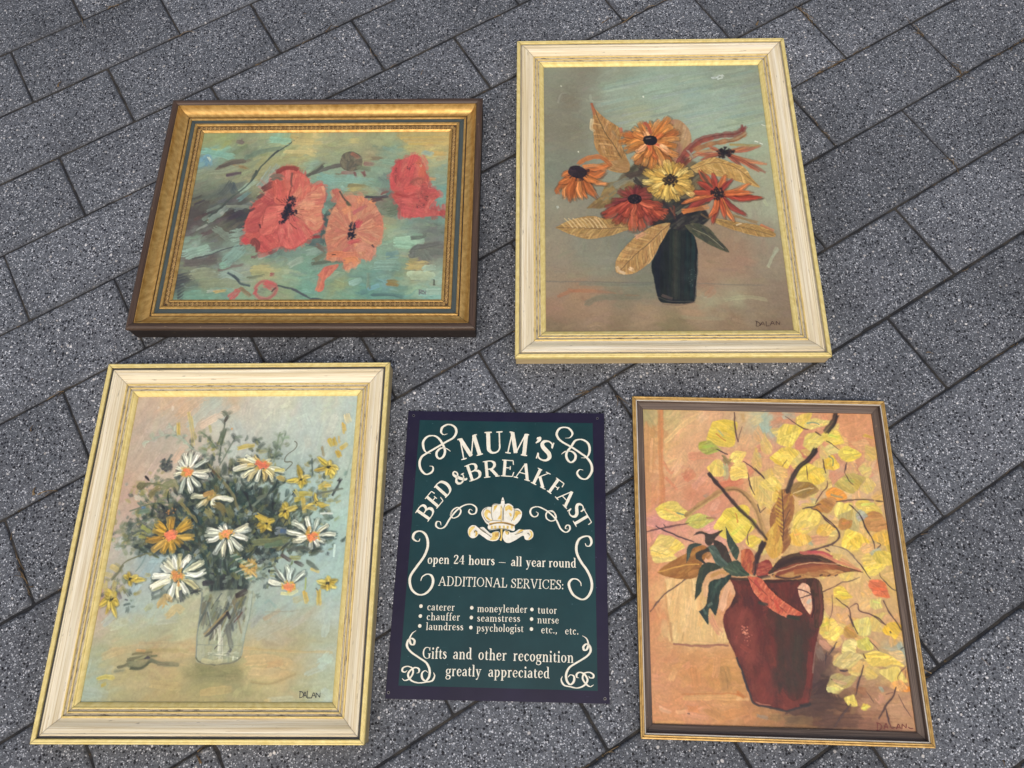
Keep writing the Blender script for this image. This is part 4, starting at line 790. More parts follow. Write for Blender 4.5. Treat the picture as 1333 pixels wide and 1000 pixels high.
    S(c2((200,540),(240,560),(285,565)), 6.5, (218,110,84), lift=1.2); S(c2((30,595),(70,575),(120,560)), 6, (232,230,216), lift=1.4)
    daisy(c1((790,800))[0], c1((650,800),(690,880),(860,810),(950,830),(820,880),(740,860)), [(216,212,184),(206,204,178),(176,160,110)], 6, [(176,150,90),(160,128,72)], [(150,128,74)], 5); S(c1((800,830),(850,810),(960,830)), 3.4, (226,224,212)); S(c1((740,790),(800,770)), 6, (184,142,82))
    S(c1((820,860),(860,880),(900,930)), 8, (126,112,66)); S(c1((760,900),(800,960)), 7, (132,122,76)); S(c1((920,890),(950,960)), 7, (104,102,70))
    daisy(c4((170,370))[0], c4((5,325),(-10,370),(0,430),(60,540),(130,560),(215,535),(290,500),(340,410),(370,330),(350,290),(150,290),(100,310)), white, 6.4, [(222,128,84),(226,140,92)], [(200,160,72),(190,148,70)], 8)
    daisy(c4((910,390))[0], c4((690,345),(745,265),(860,225),(960,230),(1040,295),(1105,370),(1010,430),(960,470),(890,490),(750,425),(780,400)), white, 6.2, [(222,128,78),(226,116,78)], [(206,166,72),(190,140,60)], 8)
    daisy(c3((870,730))[0], c3((745,640),(770,590),(830,560),(890,550),(975,560),(1090,610),(1115,690),(1050,850),(960,890),(890,930),(800,920),(650,830),(665,735)), [(226,224,210),(206,202,174),(232,230,218),(190,182,136)], 8, [(206,138,82),(196,124,70)], yl, 8)
    S(c3((650,830),(720,790),(800,765)), 7, (230,230,218), lift=1.5); S(c3((665,735),(740,730),(790,735)), 6, (228,228,216), lift=1.5); S(c3((940,620),(985,565)), 6, (228,226,212), lift=1.5); S(c3((880,780),(880,820)), 2.4, (204,140,76)); S(c3((900,860),(905,950)), 4, (60,68,76)); S(c3((990,870),(1060,850)), 5, (54,60,66)); S(c3((1100,790),(1180,790)), 7, (52,52,60))
    daisy(c3((815,390))[0], c3((680,330),(700,270),(800,230),(830,230),(970,245),(1000,290),(1005,395),(900,460),(830,520),(740,525),(660,510),(610,420)), [(192,146,54),(182,136,48),(200,158,70),(168,124,46)], 8, [(226,112,84),(230,124,94)], [(190,140,52)], 7)
    S(c3((775,385),(820,365),(860,370)), 8, (228,114,86), lift=1.4)
    daisy(c4((705,820))[0], c4((535,775),(690,640),(735,670),(845,700),(600,690)), [(196,206,196),(206,212,200),(186,200,194)], 6, [(222,128,84)], [(196,160,72),(186,146,60)], 8); S(c4((540,775),(570,785),(620,795)), 6, (230,228,212), lift=1.4); S(c4((640,880),(720,890),(780,860)), 4, (206,204,150)); S(c4((670,825),(740,825)), 6, (224,132,92))
    P.fan(c4((370,660))[0], P.ring(c4((370,660))[0], 13, 13, 14), 5, [(188,152,86),(176,140,76),(200,168,100)]); P.stipple(c4((380,650))[0], 8, 7, 20, [(166,132,72)], 2)
    for q in range(16): x, y = 300 + q % 8 * 3.4, 725 + q * 2; S([(x, y), (x + 8, y - 3)], 2.2, [(150,176,160),(60,92,80),(196,206,196),(92,128,112)][q % 4], a=.8)
    # yellow blossoms
    def yb(c, tips, w=7): P.fan(c, [(x + rng.normal(0, 1.4), y + rng.normal(0, 1.4)) for x, y in tips], w, [(186,162,64),(160,136,50),(198,176,84)], start=.05, lift=1.1, prof='petal', edge=.35); P.fan(c, P.ring(c, 7, 6, 4, jit=.3), w * .8, [(176,150,58),(190,170,90),(140,128,64)], start=.1, lift=.9, prof='line'); P.stipple(c, 1.6, 1.4, 4, [(40,44,40)], 1.8)
    yb(c2((755,575))[0], c2((665,490),(770,500),(830,590),(770,660),(640,590),(810,640),(730,640))); yb(c2((540,670))[0], c2((440,665),(510,570),(620,645),(530,740),(570,720),(500,690))); yb(c4((675,165))[0], c4((610,210),(680,70),(770,150),(690,230),(640,110))); yb(c4((510,270))[0], c4((420,190),(470,360),(560,350),(575,250),(430,300),(480,210)))
    yb(c4((1050,800))[0], c4((1030,715),(1130,750),(1120,840),(1060,885),(990,840),(960,780)), 6); yb(c3((465,765))[0], c3((400,720),(440,700),(520,720),(590,770),(470,820),(540,730)), 6); yb(c3((300,920))[0], c3((260,850),(340,850),(360,960),(290,990),(210,980),(330,1010)), 7); yb(c2((660,850))[0], c2((640,780),(740,870),(560,900)), 4)
    yb(c5((300,60))[0], c5((200,130),(250,20),(330,0),(370,110),(260,200),(300,150),(345,220)), 6)
    for pts, w, c in [(((755,360),(775,410)),5,(186,156,60)),(((790,350),(805,410)),5,(180,146,52)),(((820,450),(840,490)),7,(190,152,52)),(((850,430),(890,400)),6,(186,156,64)),(((865,240),(875,310)),5,(190,150,66)),(((890,180),(905,230)),8,(196,182,140)),(((60,430),(120,415),(180,410)),5,(182,160,72)),(((830,340),(835,390)),2.5,(186,160,96)),(((670,740),(740,690)),6,(176,156,80)),(((720,720),(765,715)),4,(186,156,70)),(((340,600),(410,600)),4,(190,174,90)),(((360,650),(410,670)),6,(180,160,80)),(((200,940),(300,990)),6,(176,150,62)),(((660,850),(750,870)),3.5,(186,166,80)),(((490,760),(520,800)),5,(180,166,90)),(((700,420),(715,490)),3,(130,124,96))]:
        S(c2(*pts), w, c, lift=1.)
    for pts, w, c in [(((845,870),(860,960)),6,(178,142,58)),(((965,860),(970,980)),6,(184,152,66)),(((855,750),(850,850)),2,(140,156,84)),(((940,840),(960,860)),1.4,(90,90,78)),(((900,670),(970,700)),4,(186,166,98)),(((760,70),(830,60)),6,(176,156,66)),(((800,20),(900,20)),7,(180,160,70)),(((830,60),(840,180)),5,(176,150,66)),(((860,130),(940,150)),5,(180,158,76)),(((720,575),(800,575)),6,(132,134,84)),(((1100,250),(1140,225)),5,(136,152,122)),(((640,550),(720,600)),5,(72,60,60)),(((760,610),(830,640)),5,(66,64,62)),(((700,510),(800,490),(880,500)),5,(72,80,74)),(((860,600),(960,680)),5,(78,84,76)),(((570,640),(660,770)),2.4,(96,100,92)),(((400,440),(560,430),(700,410)),9,(108,114,82)),(((500,470),(640,440)),6,(84,108,82)),(((600,340),(680,340)),9,(104,118,126)),(((640,340),(680,345)),5,(66,92,128)),(((980,190),(1080,190)),2.5,(206,214,210)),(((1105,460),(1100,560)),3,(186,202,200))]:
        S(c4(*pts), w, c, lift=.8)
    for pts in (((300,650),(350,680)),((250,720),(300,730)),((240,790),(250,880)),((310,920),(330,780))): S(c3(*pts), 6, (190,170,96), a=.75)
    S(c3((360,880),(380,930)), 4, (96,92,98)); S(c5((720,130),(760,60),(800,90)), 10, (184,146,84), a=.85); S(c5((780,220),(860,140),(910,170)), 9, (188,160,104), a=.75); S(c5((600,150),(640,120)), 10, (150,152,112), a=.7); S(c5((650,60),(740,30)), 5, (98,108,104))
    for pts in (((500,140),(500,110)),((385,120),(395,125))): S(c1(*pts), 3, (214,206,192), a=.7)
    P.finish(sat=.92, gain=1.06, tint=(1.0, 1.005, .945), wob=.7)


def paint_jug(P):
    e1, e2, e3, e4, e5, e6 = at(825, 520, 5.882), at(980, 520, 5.882), at(830, 670, 5.882), at(1000, 670, 5.882), at(840, 800, 5.882), at(1020, 800, 5.556)
    G = [(840,540,(166,155,108)),(850,560,(190,146,92)),(845,600,(205,150,102)),(850,650,(205,146,102)),(870,545,(190,174,122)),(880,560,(214,174,122)),(900,550,(218,178,130)),(900,580,(214,168,125)),
         (870,600,(214,174,126)),(900,620,(204,152,116)),(930,545,(214,170,130)),(960,545,(205,174,130)),(985,545,(190,188,150)),(1000,560,(152,174,160)),(930,600,(214,164,125)),(950,620,(204,132,98)),
         (900,640,(200,136,102)),(880,640,(210,160,120)),(930,650,(205,142,112)),(970,590,(210,160,120)),(980,580,(214,178,130)),(1000,580,(214,152,116)),(1020,540,(205,146,110)),(1050,580,(208,142,106)),
         (1040,600,(200,132,101)),(1100,540,(210,150,106)),(1120,570,(214,154,110)),(1130,600,(214,160,116)),(1110,610,(204,142,106)),(1130,620,(218,188,146)),(1090,620,(214,174,140)),(1140,650,(208,170,131)),
         (1100,640,(209,184,140)),(1020,650,(214,174,122)),(1000,640,(214,184,112)),(840,690,(205,146,116)),(860,680,(214,152,140)),(930,690,(214,160,141)),(845,740,(204,145,101)),(850,800,(204,142,97)),
         (850,860,(204,145,101)),(880,770,(218,180,122)),(900,790,(224,190,127)),(920,800,(214,174,116)),(890,820,(219,189,131)),(940,790,(214,152,107)),(935,820,(214,164,116)),(870,850,(204,150,101)),
         (900,870,(204,145,92)),(930,870,(199,145,87)),(950,880,(189,140,82)),(860,900,(204,150,106)),(880,910,(204,145,96)),(900,920,(204,145,106)),(950,920,(203,149,97)),(980,935,(184,130,82)),
         (1000,925,(169,125,82)),(1040,940,(130,96,67)),(870,940,(204,145,96)),(1050,900,(76,52,46)),(1070,880,(66,51,49)),(1065,850,(100,76,66)),(1075,910,(81,59,49)),(1090,900,(118,90,66)),
         (1100,930,(130,91,66)),(1060,930,(95,66,51)),(1130,900,(174,130,96)),(1150,910,(184,140,106)),(1170,920,(184,144,106)),(1180,945,(179,135,101)),(1140,940,(150,106,81)),(1100,870,(184,145,106)),
         (1080,830,(199,150,111)),(1100,800,(209,165,121)),(1120,790,(214,174,126)),(1090,770,(214,174,117)),(1110,750,(214,179,117)),(1130,740,(214,184,121)),(1150,780,(204,170,116)),(1160,760,(214,179,102)),
         (1150,720,(209,179,111)),(1140,700,(204,174,106)),(1120,690,(214,189,103)),(1080,690,(209,179,111)),(1060,700,(214,174,121)),(1050,680,(209,184,103)),(1160,820,(204,165,116)),(1170,850,(162,170,154)),
         (1175,880,(204,142,84)),(1180,900,(189,150,111)),(1160,870,(204,179,111)),(1140,870,(204,189,111)),(1120,890,(170,131,101))]
    P.ground_map(G)
    P.scumble(1400, 9, 36, lambda u, v: 50 if v < .4 else (80 if v < .75 else 6), spread=28, jit=.04, a=.6, lift=.4)
    P.scumble(800, 5, 24, lambda u, v: 48 if v < .45 else 70 if v < .75 else 3, spread=35, jit=.05, a=.5, dry=.35, lift=.5)
    P.soften(1, 1)
    P.scumble(380, 7, 26, lambda u, v: 50 if v < .4 else (80 if v < .75 else 6), spread=32, jit=.06, a=.5, dry=.4, lift=.7, streak=.12)
    S = P.stroke; rng = P.rng
    for pts, w, c in [(((215,60),(215,400),(225,800)),4,(186,116,72)),(((195,80),(200,420),(210,800)),5,(196,132,84)),(((100,180),(100,500),(110,850)),8,(206,156,108)),(((140,300),(130,560)),3,(216,172,124)),(((80,100),(140,200)),9,(164,158,112)),(((240,220),(380,110),(480,80)),7,(196,172,118)),(((240,320),(400,180),(520,100)),6,(216,184,132)),(((230,480),(280,560),(330,520)),4,(196,126,90)),(((240,600),(330,690)),4,(196,126,92)),(((300,560),(360,480)),9,(222,186,142)),(((400,600),(440,560)),14,(198,120,92)),(((460,670),(560,560)),9,(212,150,126)),(((440,440),(560,430),(620,440)),12,(206,136,104)),(((660,660),(760,640),(830,620)),9,(204,120,88)),(((830,330),(860,280)),9,(216,168,122)),(((980,240),(1000,250)),10,(160,178,158)),(((950,380),(1000,360)),10,(212,140,110)),(((500,150),(540,110)),12,(222,190,146)),(((830,110),(840,170)),6,(196,160,104)),(((600,840),(650,780)),8,(222,170,140)),(((540,740),(570,725)),4,(150,142,120)),(((120,930),(200,950)),14,(218,156,146)),(((560,1000),(680,960)),14,(218,162,150)),(((880,560),(960,480)),9,(208,128,98))]:
        S(e1(*pts), w, c, a=.75, dry=.25)
    for pts, w, c in [(((80,250),(90,160),(130,110)),13,(152,174,160)),(((240,120),(310,120)),11,(166,176,156)),(((150,210),(210,170)),12,(206,146,112)),(((0,180),(60,150)),10,(204,186,136)),(((100,330),(160,420)),12,(212,160,126)),(((280,380),(400,330)),14,(204,132,104)),(((330,460),(420,400)),12,(196,122,96)),(((560,150),(540,110)),9,(206,140,106)),(((500,440),(560,400)),9,(206,148,122)),(((600,620),(660,560)),14,(206,138,108)),(((700,250),(840,200)),24,(212,152,108)),(((760,330),(900,330)),18,(210,146,104)),(((880,520),(920,430)),14,(220,192,150)),(((780,520),(750,480)),9,(220,180,150)),(((860,690),(920,670)),9,(158,172,152)),(((850,640),(940,600)),10,(216,178,142)),(((860,600),(900,560)),10,(204,136,108)),(((360,800),(420,790)),8,(212,168,146)),(((450,770),(490,780)),8,(172,178,150)),(((340,860),(330,900)),8,(206,170,100)),(((700,790),(780,800)),7,(204,140,108)),(((620,910),(590,900)),8,(216,172,146)),(((200,560),(220,610)),8,(180,170,130)),(((50,440),(40,420)),8,(176,182,150)),(((850,270),(920,295)),4.5,(204,172,62))]:
        S(e2(*pts), w, c, a=.8, dry=.2)
    S(e4((905,200),(940,300),(985,480)), 8, (206,176,66), a=.85); S(e4((300,195),(340,220)), 8, (160,176,150)); S(e4((330,200),(460,180)), 12, (206,150,116)); S(e4((730,280),(780,250)), 9, (206,150,112)); S(e4((400,100),(480,150)), 10, (206,170,96)); S(e4((720,20),(760,30)), 9, (152,166,146)); S(e4((860,700),(870,690)), 5, (150,170,150))
    # wall panel
    P.shape(e3((205,490),(420,480),(470,560),(520,640),(560,840),(660,870),(690,980),(270,985),(240,800)), [(220,186,126),(226,194,136),(212,172,112)], 84, w=8, ln=24, soft=4, a=.85)
    S(e3((205,520),(230,760),(262,980)), 3, (196,150,100)); S(e5((190,60),(205,200)), 3, (178,146,100)); S(e5((215,228),(400,238),(560,230),(640,240)), 3, (150,102,84)); S(e5((280,215),(420,210),(600,216)), 2.2, (214,180,120)); S(e5((380,245),(500,248)), 2, (166,120,92)); S(e3((640,720),(690,560),(730,540),(735,600)), 9, (226,180,144)); S(e3((560,780),(600,860),(640,900)), 9, (216,156,116))
    for pts, w, c in [(((600,420),(620,560)),16,(160,124,72)),(((540,470),(560,320)),9,(206,152,106)),(((380,430),(400,560)),16,(202,138,82)),(((300,410),(340,380)),8,(214,152,108)),(((200,500),(230,430)),9,(216,168,112)),(((100,480),(60,470)),10,(206,146,110)),(((300,640),(500,630),(720,640)),8,(206,160,100)),(((280,610),(520,605),(720,610)),2.2,(182,122,72)),(((700,650),(790,655)),5,(222,180,122)),(((330,720),(420,725)),9,(198,128,76)),(((320,760),(480,790)),7,(212,152,112)),(((480,720),(600,800)),14,(188,136,82)),(((600,780),(780,740)),12,(206,146,90)),(((110,720),(190,750)),7,(222,176,140)),(((240,750),(310,740)),6,(222,172,128)),(((80,830),(300,835)),6,(214,164,100)),(((330,760),(345,760)),2,(70,56,54)),(((860,780),(940,800)),5,(140,132,112)),(((950,790),(1059,780)),9,(140,112,72)),(((700,600),(760,640)),6,(186,112,58))]:
        S(e5(*pts), w, c, a=.75, dry=.2)
    # shadow side of the jug, on the picture's own table
    for pts, w, c in [(((200,480),(260,380),(330,300)),14,(84,64,58)),(((240,560),(320,520),(360,600)),22,(62,46,44)),(((220,640),(330,640),(460,660)),20,(72,52,46)),(((40,740),(180,700),(340,700)),16,(76,58,48)),(((280,780),(420,770),(560,770)),18,(92,66,54)),(((560,800),(680,820),(840,840)),14,(138,96,74)),(((500,560),(560,620)),18,(146,108,80)),(((600,460),(680,440)),22,(172,136,106)),(((600,410),(740,400)),10,(150,116,94)),(((530,540),(590,560)),10,(156,98,66)),(((560,640),(660,660)),16,(176,136,104)),(((690,600),(730,650)),14,(206,156,126)),(((760,700),(900,700)),20,(184,142,106)),(((580,720),(760,730)),10,(156,112,82)),(((780,780),(930,800)),10,(178,134,100)),(((250,250),(280,320)),10,(130,112,100)),(((270,200),(330,240)),9,(202,150,118)),(((20,760),(200,770)),12,(120,96,68)),(((0,810),(260,830)),9,(152,112,74)),(((840,640),(920,600)),9,(190,146,108)),(((700,530),(720,560)),5,(160,176,160)),(((860,300),(850,240)),12,(160,172,158)),(((830,200),(840,230)),8,(150,166,156)),(((430,250),(390,230)),9,(190,140,104)),(((620,180),(680,240)),9,(212,162,116))]:
        S(e6(*pts), w, c, a=.85, dry=.15)
    for q in range(150):
        x, y = rng.uniform(975, 1185), rng.uniform(560, 880)
        if x > 1135 + (y - 538) * .137 or (x < 1075 and y > 745) or (y > 820 and x < 1085): continue
        P.leaf(x, y, rng.uniform(8, 15), rng.uniform(6, 11), rng.uniform(0, 180), [(214,192,112),(218,180,112),(206,180,104),(220,186,126),(212,196,118),(206,166,106),(216,172,122)][q % 7], a=.6)
    # leaves of the spray
    for x, y, rx, ry, an, c in [(941,564,18,20,-50,(206,190,88)),(922,583,13,9,-15,(150,164,86)),(934,610,11,13,60,(214,198,112)),(960,595,11,8,20,(218,200,116)),(962,613,12,12,-40,(214,198,116)),(876,667,20,13,-8,(208,198,106)),(910,678,16,10,10,(172,180,98)),(955,676,15,24,-55,(210,198,88)),(960,690,14,24,-70,(206,196,92)),(981,705,9,8,0,(206,192,88)),(868,712,20,14,5,(206,194,112)),(862,722,16,11,-20,(210,198,122)),
            (996,636,17,20,60,(196,180,112)),(1005,630,9,14,80,(206,192,108)),(1046,547,11,10,30,(200,185,96)),(1063,552,15,7,5,(206,200,122)),(1028,566,18,13,30,(206,194,96)),(1060,575,14,12,25,(200,194,112)),(1085,571,14,9,-25,(206,194,96)),(1084,585,10,6,-10,(206,202,132)),(1106,591,14,10,-10,(210,200,96)),(1021,595,13,16,-70,(206,190,92)),(1053,617,16,13,15,(206,194,92)),(1062,622,9,12,80,(210,190,88)),(1082,603,9,12,70,(210,186,82)),(1046,637,17,11,10,(136,116,72)),(1089,644,14,9,-15,(214,150,76)),(1075,658,9,15,-55,(166,126,78)),(1107,629,12,17,-60,(176,166,98)),(1098,664,12,12,40,(214,204,112)),(1130,661,16,9,-20,(210,194,102)),(1106,678,13,15,60,(166,160,108)),(1140,680,14,15,-30,(170,130,82)),(1122,672,7,7,0,(152,166,148)),
            (1051,678,18,15,30,(210,194,102)),(1040,700,10,16,80,(206,176,92)),(1049,686,11,9,10,(210,196,112)),(1075,690,12,8,20,(206,176,92)),(1100,683,9,8,10,(166,126,74)),(1109,703,13,13,20,(220,204,102)),(1119,706,7,14,80,(214,190,82)),(1141,725,9,10,60,(164,174,150)),(1150,726,9,15,80,(206,192,92)),(1136,740,13,10,15,(218,204,106)),(1130,730,9,8,0,(214,196,112)),(1144,767,16,10,-50,(200,112,78)),(1097,773,11,8,-30,(210,190,84)),(1082,820,15,13,0,(206,190,102)),(1074,814,9,11,70,(190,174,92)),(1088,824,9,9,20,(216,200,110)),(1109,821,9,13,-50,(166,136,78)),(1124,815,11,14,60,(200,200,127)),(1163,820,10,12,-60,(214,186,74)),(1141,787,8,9,60,(200,196,122)),(1126,838,8,11,70,(186,190,102)),(1106,842,9,12,-60,(204,200,132)),(1105,859,20,10,10,(186,180,122)),(1146,859,22,9,-20,(214,196,98)),(1164,879,8,18,80,(210,200,116)),(1094,889,17,12,15,(166,160,112)),(1088,897,8,6,0,(206,198,124)),(1108,912,7,9,60,(214,204,106)),(1126,920,5,5,0,(206,190,92)),(1180,897,4,10,85,(214,142,62)),(1170,893,7,11,85,(214,170,112)),(1150,700,9,14,80,(206,176,92)),(1128,715,8,7,0,(210,176,120))]:
        c = tuple(min(255, v + k) for v, k in zip(c, (12, 3, -2)))
        P.leaf(x, y, rx * 1.08, ry * 1.08, an + rng.normal(0, 6), c, vein=tuple(int(v * .84) for v in c) if rx > 14 and rng.rand() < .5 else None, a=.9)
        S([(x - rx * .5, y + rng.normal(0, ry * .3)), (x + rx * .5, y + rng.normal(0, ry * .3))], rng.uniform(2, 5), tuple(min(255, v * rng.uniform(.88, 1.14)) for v in c), a=.7, dry=.3, lift=1.)
    S(e1((625,260),(660,290),(700,320)), 1.6, (196,126,60)); S(e1((645,240),(685,280)), 1.8, (160,176,130)); S(e1((680,440),(720,480),(740,470)), 8, (128,122,78)); S(e1((700,500),(715,560),(700,610)), 7, (160,172,130)); S(e1((330,870),(390,885)), 1.6, (110,140,120)); S(e1((560,905),(630,910)), 3, (150,116,80)); S(e1((780,870),(800,940)), 2, (200,130,60)); S(e2((415,185),(460,178),(510,195)), 1.6, (110,140,120)); S(e2((585,435),(615,460),(615,510)), 1.6, (120,140,100)); S(e2((310,720),(390,690),(470,680)), 1.4, (206,180,130)); S(e2((600,730),(690,750)), 3, (150,140,100)); S(e6((345,465),(355,475)), 1.4, (60,56,44)); S(e4((935,895),(940,905)), 2, (70,60,44)); S(e6((320,545),(370,550)), 7, (206,200,130))
    # tall blade leaves and twigs
    S(e1((400,890),(560,770),(690,695),(790,690),(880,750),(950,860),(990,1000)) + e3((985,170)), 6.5, (150,120,76), prof='flat', streak=.25); S(e1((420,880),(560,790),(690,710)), 2, (186,160,104), a=.8); S(e1((720,690),(810,700),(900,790)), 2, (110,86,58), a=.8)
    br = [(96,82,72)]
    dk = (44, 35, 39)
    P.shape(e2((215,690),(280,690),(320,790),(310,900),(270,1000)) + e4((180,200),(110,300),(60,250),(30,150)) + e2((130,900),(190,780)), [(152,104,64),(166,118,70),(138,92,60),(196,158,66)], 78, w=5, ln=16)
    for q in range(16):
        t = q / 16; p = np.array([1021 - 2 * t, 640 + 82 * t]); S([p, p + [-10 + 2 * t, -7]], 2.2, [(206,166,66),(190,140,60),(214,184,84)][q % 3], a=.8, clip=None); S([p, p + [9, -8]], 2, [(150,100,64),(176,128,76),(130,84,58)][q % 3], a=.8)
    S(e2((230,690),(235,850),(235,1000)) + e4((115,200)), 1.4, (74,52,48)); S(e2((290,840),(250,920),(240,990)), 1.2, (84,58,50))
    P.shape(e4((10,120),(60,60),(110,200),(100,300),(20,330),(-40,200)), [(204,160,72),(190,140,70),(214,182,90)], 80, w=4, ln=14, a=.8)
    for pts, w in [(e2((640,118),(610,190),(560,252)), 8.5), (e2((485,385),(430,460),(350,525),(300,610),(268,712)), 7), (e1((570,568),(680,690),(800,830),(900,920),(960,1000)) + e3((985,190)), 5.5), (e3((965,215),(920,320),(890,450)), 8)]:
        S(pts, w, dk, streak=.25, lift=.9); S([(x + .8, y + .8) for x, y in pts], w * .3, (40,34,38), a=.7)
    for pts, w in [(e2((380,842),(450,822),(520,800)),1.8),(e4((420,0),(510,90),(543,170),(500,220),(380,260),(240,295),(100,325)),2.8),(e4((490,235),(600,270),(700,380),(785,492)),2.2),(e4((240,640),(330,610),(430,590),(520,550),(565,525)),1.6),(e4((560,525),(640,505),(700,480)),1.),(e4((225,570),(270,580),(330,608)),1.4),(e4((500,620),(495,720),(470,795)),1.2),(e4((525,635),(620,722),(640,800),(690,912)),1.9),(e4((620,722),(680,682),(705,740),(790,770),(890,842),(905,842)),1.5),(e4((855,440),(860,475),(900,520),(950,570),(980,578)),1.6),(e4((885,660),(920,740),(970,805),(1030,900)),2.8),(e4((700,0),(750,100),(800,190),(815,270)),2.2),(e4((835,215),(860,230),(830,265)),1.5),(e4((440,260),(485,285)),2.),
            (e2((640,782),(760,772),(930,775)),1.7),(e2((940,778),(1000,785)),1.7),(e2((740,805),(780,840)),2.2),(e2((770,830),(830,900),(868,990)),1.5),(e2((535,462),(548,520),(560,570)),1.9),(e2((570,620),(570,670),(520,730),(475,800)),1.6),(e2((250,130),(370,212),(430,235)),1.6),(e2((480,250),(525,280)),2.6),(e2((560,320),(610,345),(665,385)),1.4),(e2((722,480),(705,560)),1.6),(e2((705,560),(740,620),(770,655)),1.2),(e2((415,510),(425,620)),1.2),(e2((445,835),(510,855),(560,920),(630,985)),2.2),(e2((90,610),(40,550),(10,520)),2.),(e2((65,870),(105,825)),1.),(e2((260,460),(220,520)),.9),
            (e3((75,130),(230,92),(400,68)),2.2),(e3((140,85),(270,148),(430,212)),2.4),(e3((200,70),(215,95)),1.4),(e3((95,745),(210,605),(290,550),(450,440)),2.),(e3((880,90),(845,160),(852,230)),1.3),(e1((770,95),(778,220),(800,325)),2.2),(e1((800,320),(830,200)),.9),(e1((632,380),(680,405),(722,420)),1.9),(e1((835,472),(930,540),(1000,602)),1.7),(e1((870,560),(900,680),(930,732)),2.),(e1((950,800),(975,870)),1.5),
            (e6((815,525),(790,600),(740,660),(690,760)),2.8),(e6((740,680),(770,800)),2.6),(e6((740,580),(790,565)),1.2),(e6((490,650),(400,760),(370,812)),3.),(e6((585,370),(545,500),(525,582)),2.8),(e6((830,580),(880,680),(930,748)),1.3),(e6((390,195),(330,290)),2.6),(e6((310,270),(300,360)),1.4),(e6((580,285),(600,330)),2.6),(e6((885,370),(830,440),(828,475)),1.2),(e6((880,400),(880,470)),.9),(e6((600,560),(655,640)),.9),(e6((410,405),(470,405)),2.6),(e6((620,180),(690,265)),1.2),(e6((475,0),(510,90)),2.),(e6((620,0),(690,30),(735,75)),1.6),(e6((870,230),(840,250)),1.2)]:
        S(pts, w, [(62,46,50),(74,54,54),(56,46,52)][rng.randint(3)], prof='line', rough=.6, lift=.8)
    # jug
    jug = [(950,752),(962,755),(985,756),(1010,754),(1035,753),(1058,752),(1066,760),(1069,790),(1067,815),(1063,838),(1059,872),(1052,915),(1040,922),(1020,925),(1003,922),(985,917),(976,905),(959,856),(947,828),(942,806),(947,792),(957,776),(956,765)]
    P.shape(jug, [(100,46,40),(110,52,44),(90,42,38)], 100, w=8, ln=26, soft=2, lift=.35)
    M = P.mask(jug)
    for q in range(190):
        x, y = rng.uniform(942, 1070), rng.uniform(752, 925); r = (x - 942) / 128
        if y < 790: c = [(52,34,34),(64,38,36),(80,44,40)]
        elif r > .45 and y < 900 and r < .9: c = [(58,46,40),(52,44,38),(76,46,40),(92,44,40)]
        else: c = [(106,48,42),(88,42,38),(128,62,52),(74,38,38)]
        S([(x, y), (x + rng.normal(0, 5), y + rng.uniform(-22, 22))], rng.uniform(9, 20), c[rng.randint(len(c))], a=.42, clip=M, dry=.1, lift=.25, streak=.08)
    P.shape([(1012,790),(1046,800),(1052,840),(1044,890),(1024,900),(1012,850)], [(60,48,41),(54,44,38),(72,50,43)], 95, w=9, ln=26, a=.5, soft=16, lift=.2)
    P.shape([(948,802),(966,792),(984,810),(986,850),(974,866),(956,836)], [(128,62,52),(116,54,46),(138,70,58)], 60, w=8, ln=22, a=.45, soft=14, lift=.25)
    P.shape([(978,880),(1000,872),(1012,905),(1000,918),(986,912)], [(122,54,46),(106,48,42)], 70, w=8, ln=20, a=.4, soft=12, lift=.2)
    S([(1055, 850), (1052, 885), (1046, 915)], 8, (128,54,46), clip=M, a=.8); S([(1015, 905), (1030, 918), (1045, 915)], 12, (118,52,44), clip=M, a=.7); S([(1040, 830), (1036, 870)], 12, (62,54,46), clip=M, a=.6); S([(950, 800), (962, 790)], 12, (118,58,48), clip=M, a=.7)
    P.stipple(e5((770,130))[0], 5, 6, 14, [(196,116,92),(160,84,70),(206,140,110)], 1.8, a=.85); P.stipple(e5((790,180))[0], 6, 9, 20, [(190,120,96)], .8, a=.8); S(e5((740,240),(800,280)), 6, (136,64,52), clip=M, a=.8); S(e5((700,160),(690,180)), 5, (140,62,54), clip=M); S(e5((850,670),(900,692),(960,702)), 2, (190,140,112), a=.6, dry=.6)
    S(e5((700,330),(760,490),(810,640),(850,690),(950,715),(1059,735)) + e6((60,690),(190,650)), 3, (46,44,50), a=.95); S(e5((735,440),(790,590)), 3, (56,46,52)); S(e6((120,660),(190,650)), 5, (44,42,46)); S([(950, 752), (1000, 757), (1058, 752)], 4, (52,32,32)); S(e6((240,200),(220,330),(210,420)), 2, (146,128,116), a=.7)
    # handle
    P.shape(e4((210,500),(300,475),(380,490),(420,560),(428,700),(405,850),(350,860),(355,700),(335,600),(310,545),(260,520)), [(66,44,36),(80,52,40),(96,56,46)], 85, w=4, ln=18, lift=.4)
    S(e4((400,560),(410,700),(395,850)), 4, (118,62,52), a=.8); S(e4((345,640),(350,720),(335,790)), 2, (44,32,32)); S(e4((400,520),(415,600)), 3, (96,86,66), a=.7)
    P.shape(e4((226,562),(265,520),(310,542),(330,600),(335,690),(322,765),(270,700),(236,622)), [(226,178,146),(218,164,130),(230,190,150)], 60, w=4, ln=10); S(e4((300,680),(325,650)), 4, (170,176,160)); S(e4((225,570),(280,585),(335,608)), 1.5, (66,46,48)); S(e4((240,640),(330,612)), 1.5, (62,44,46))
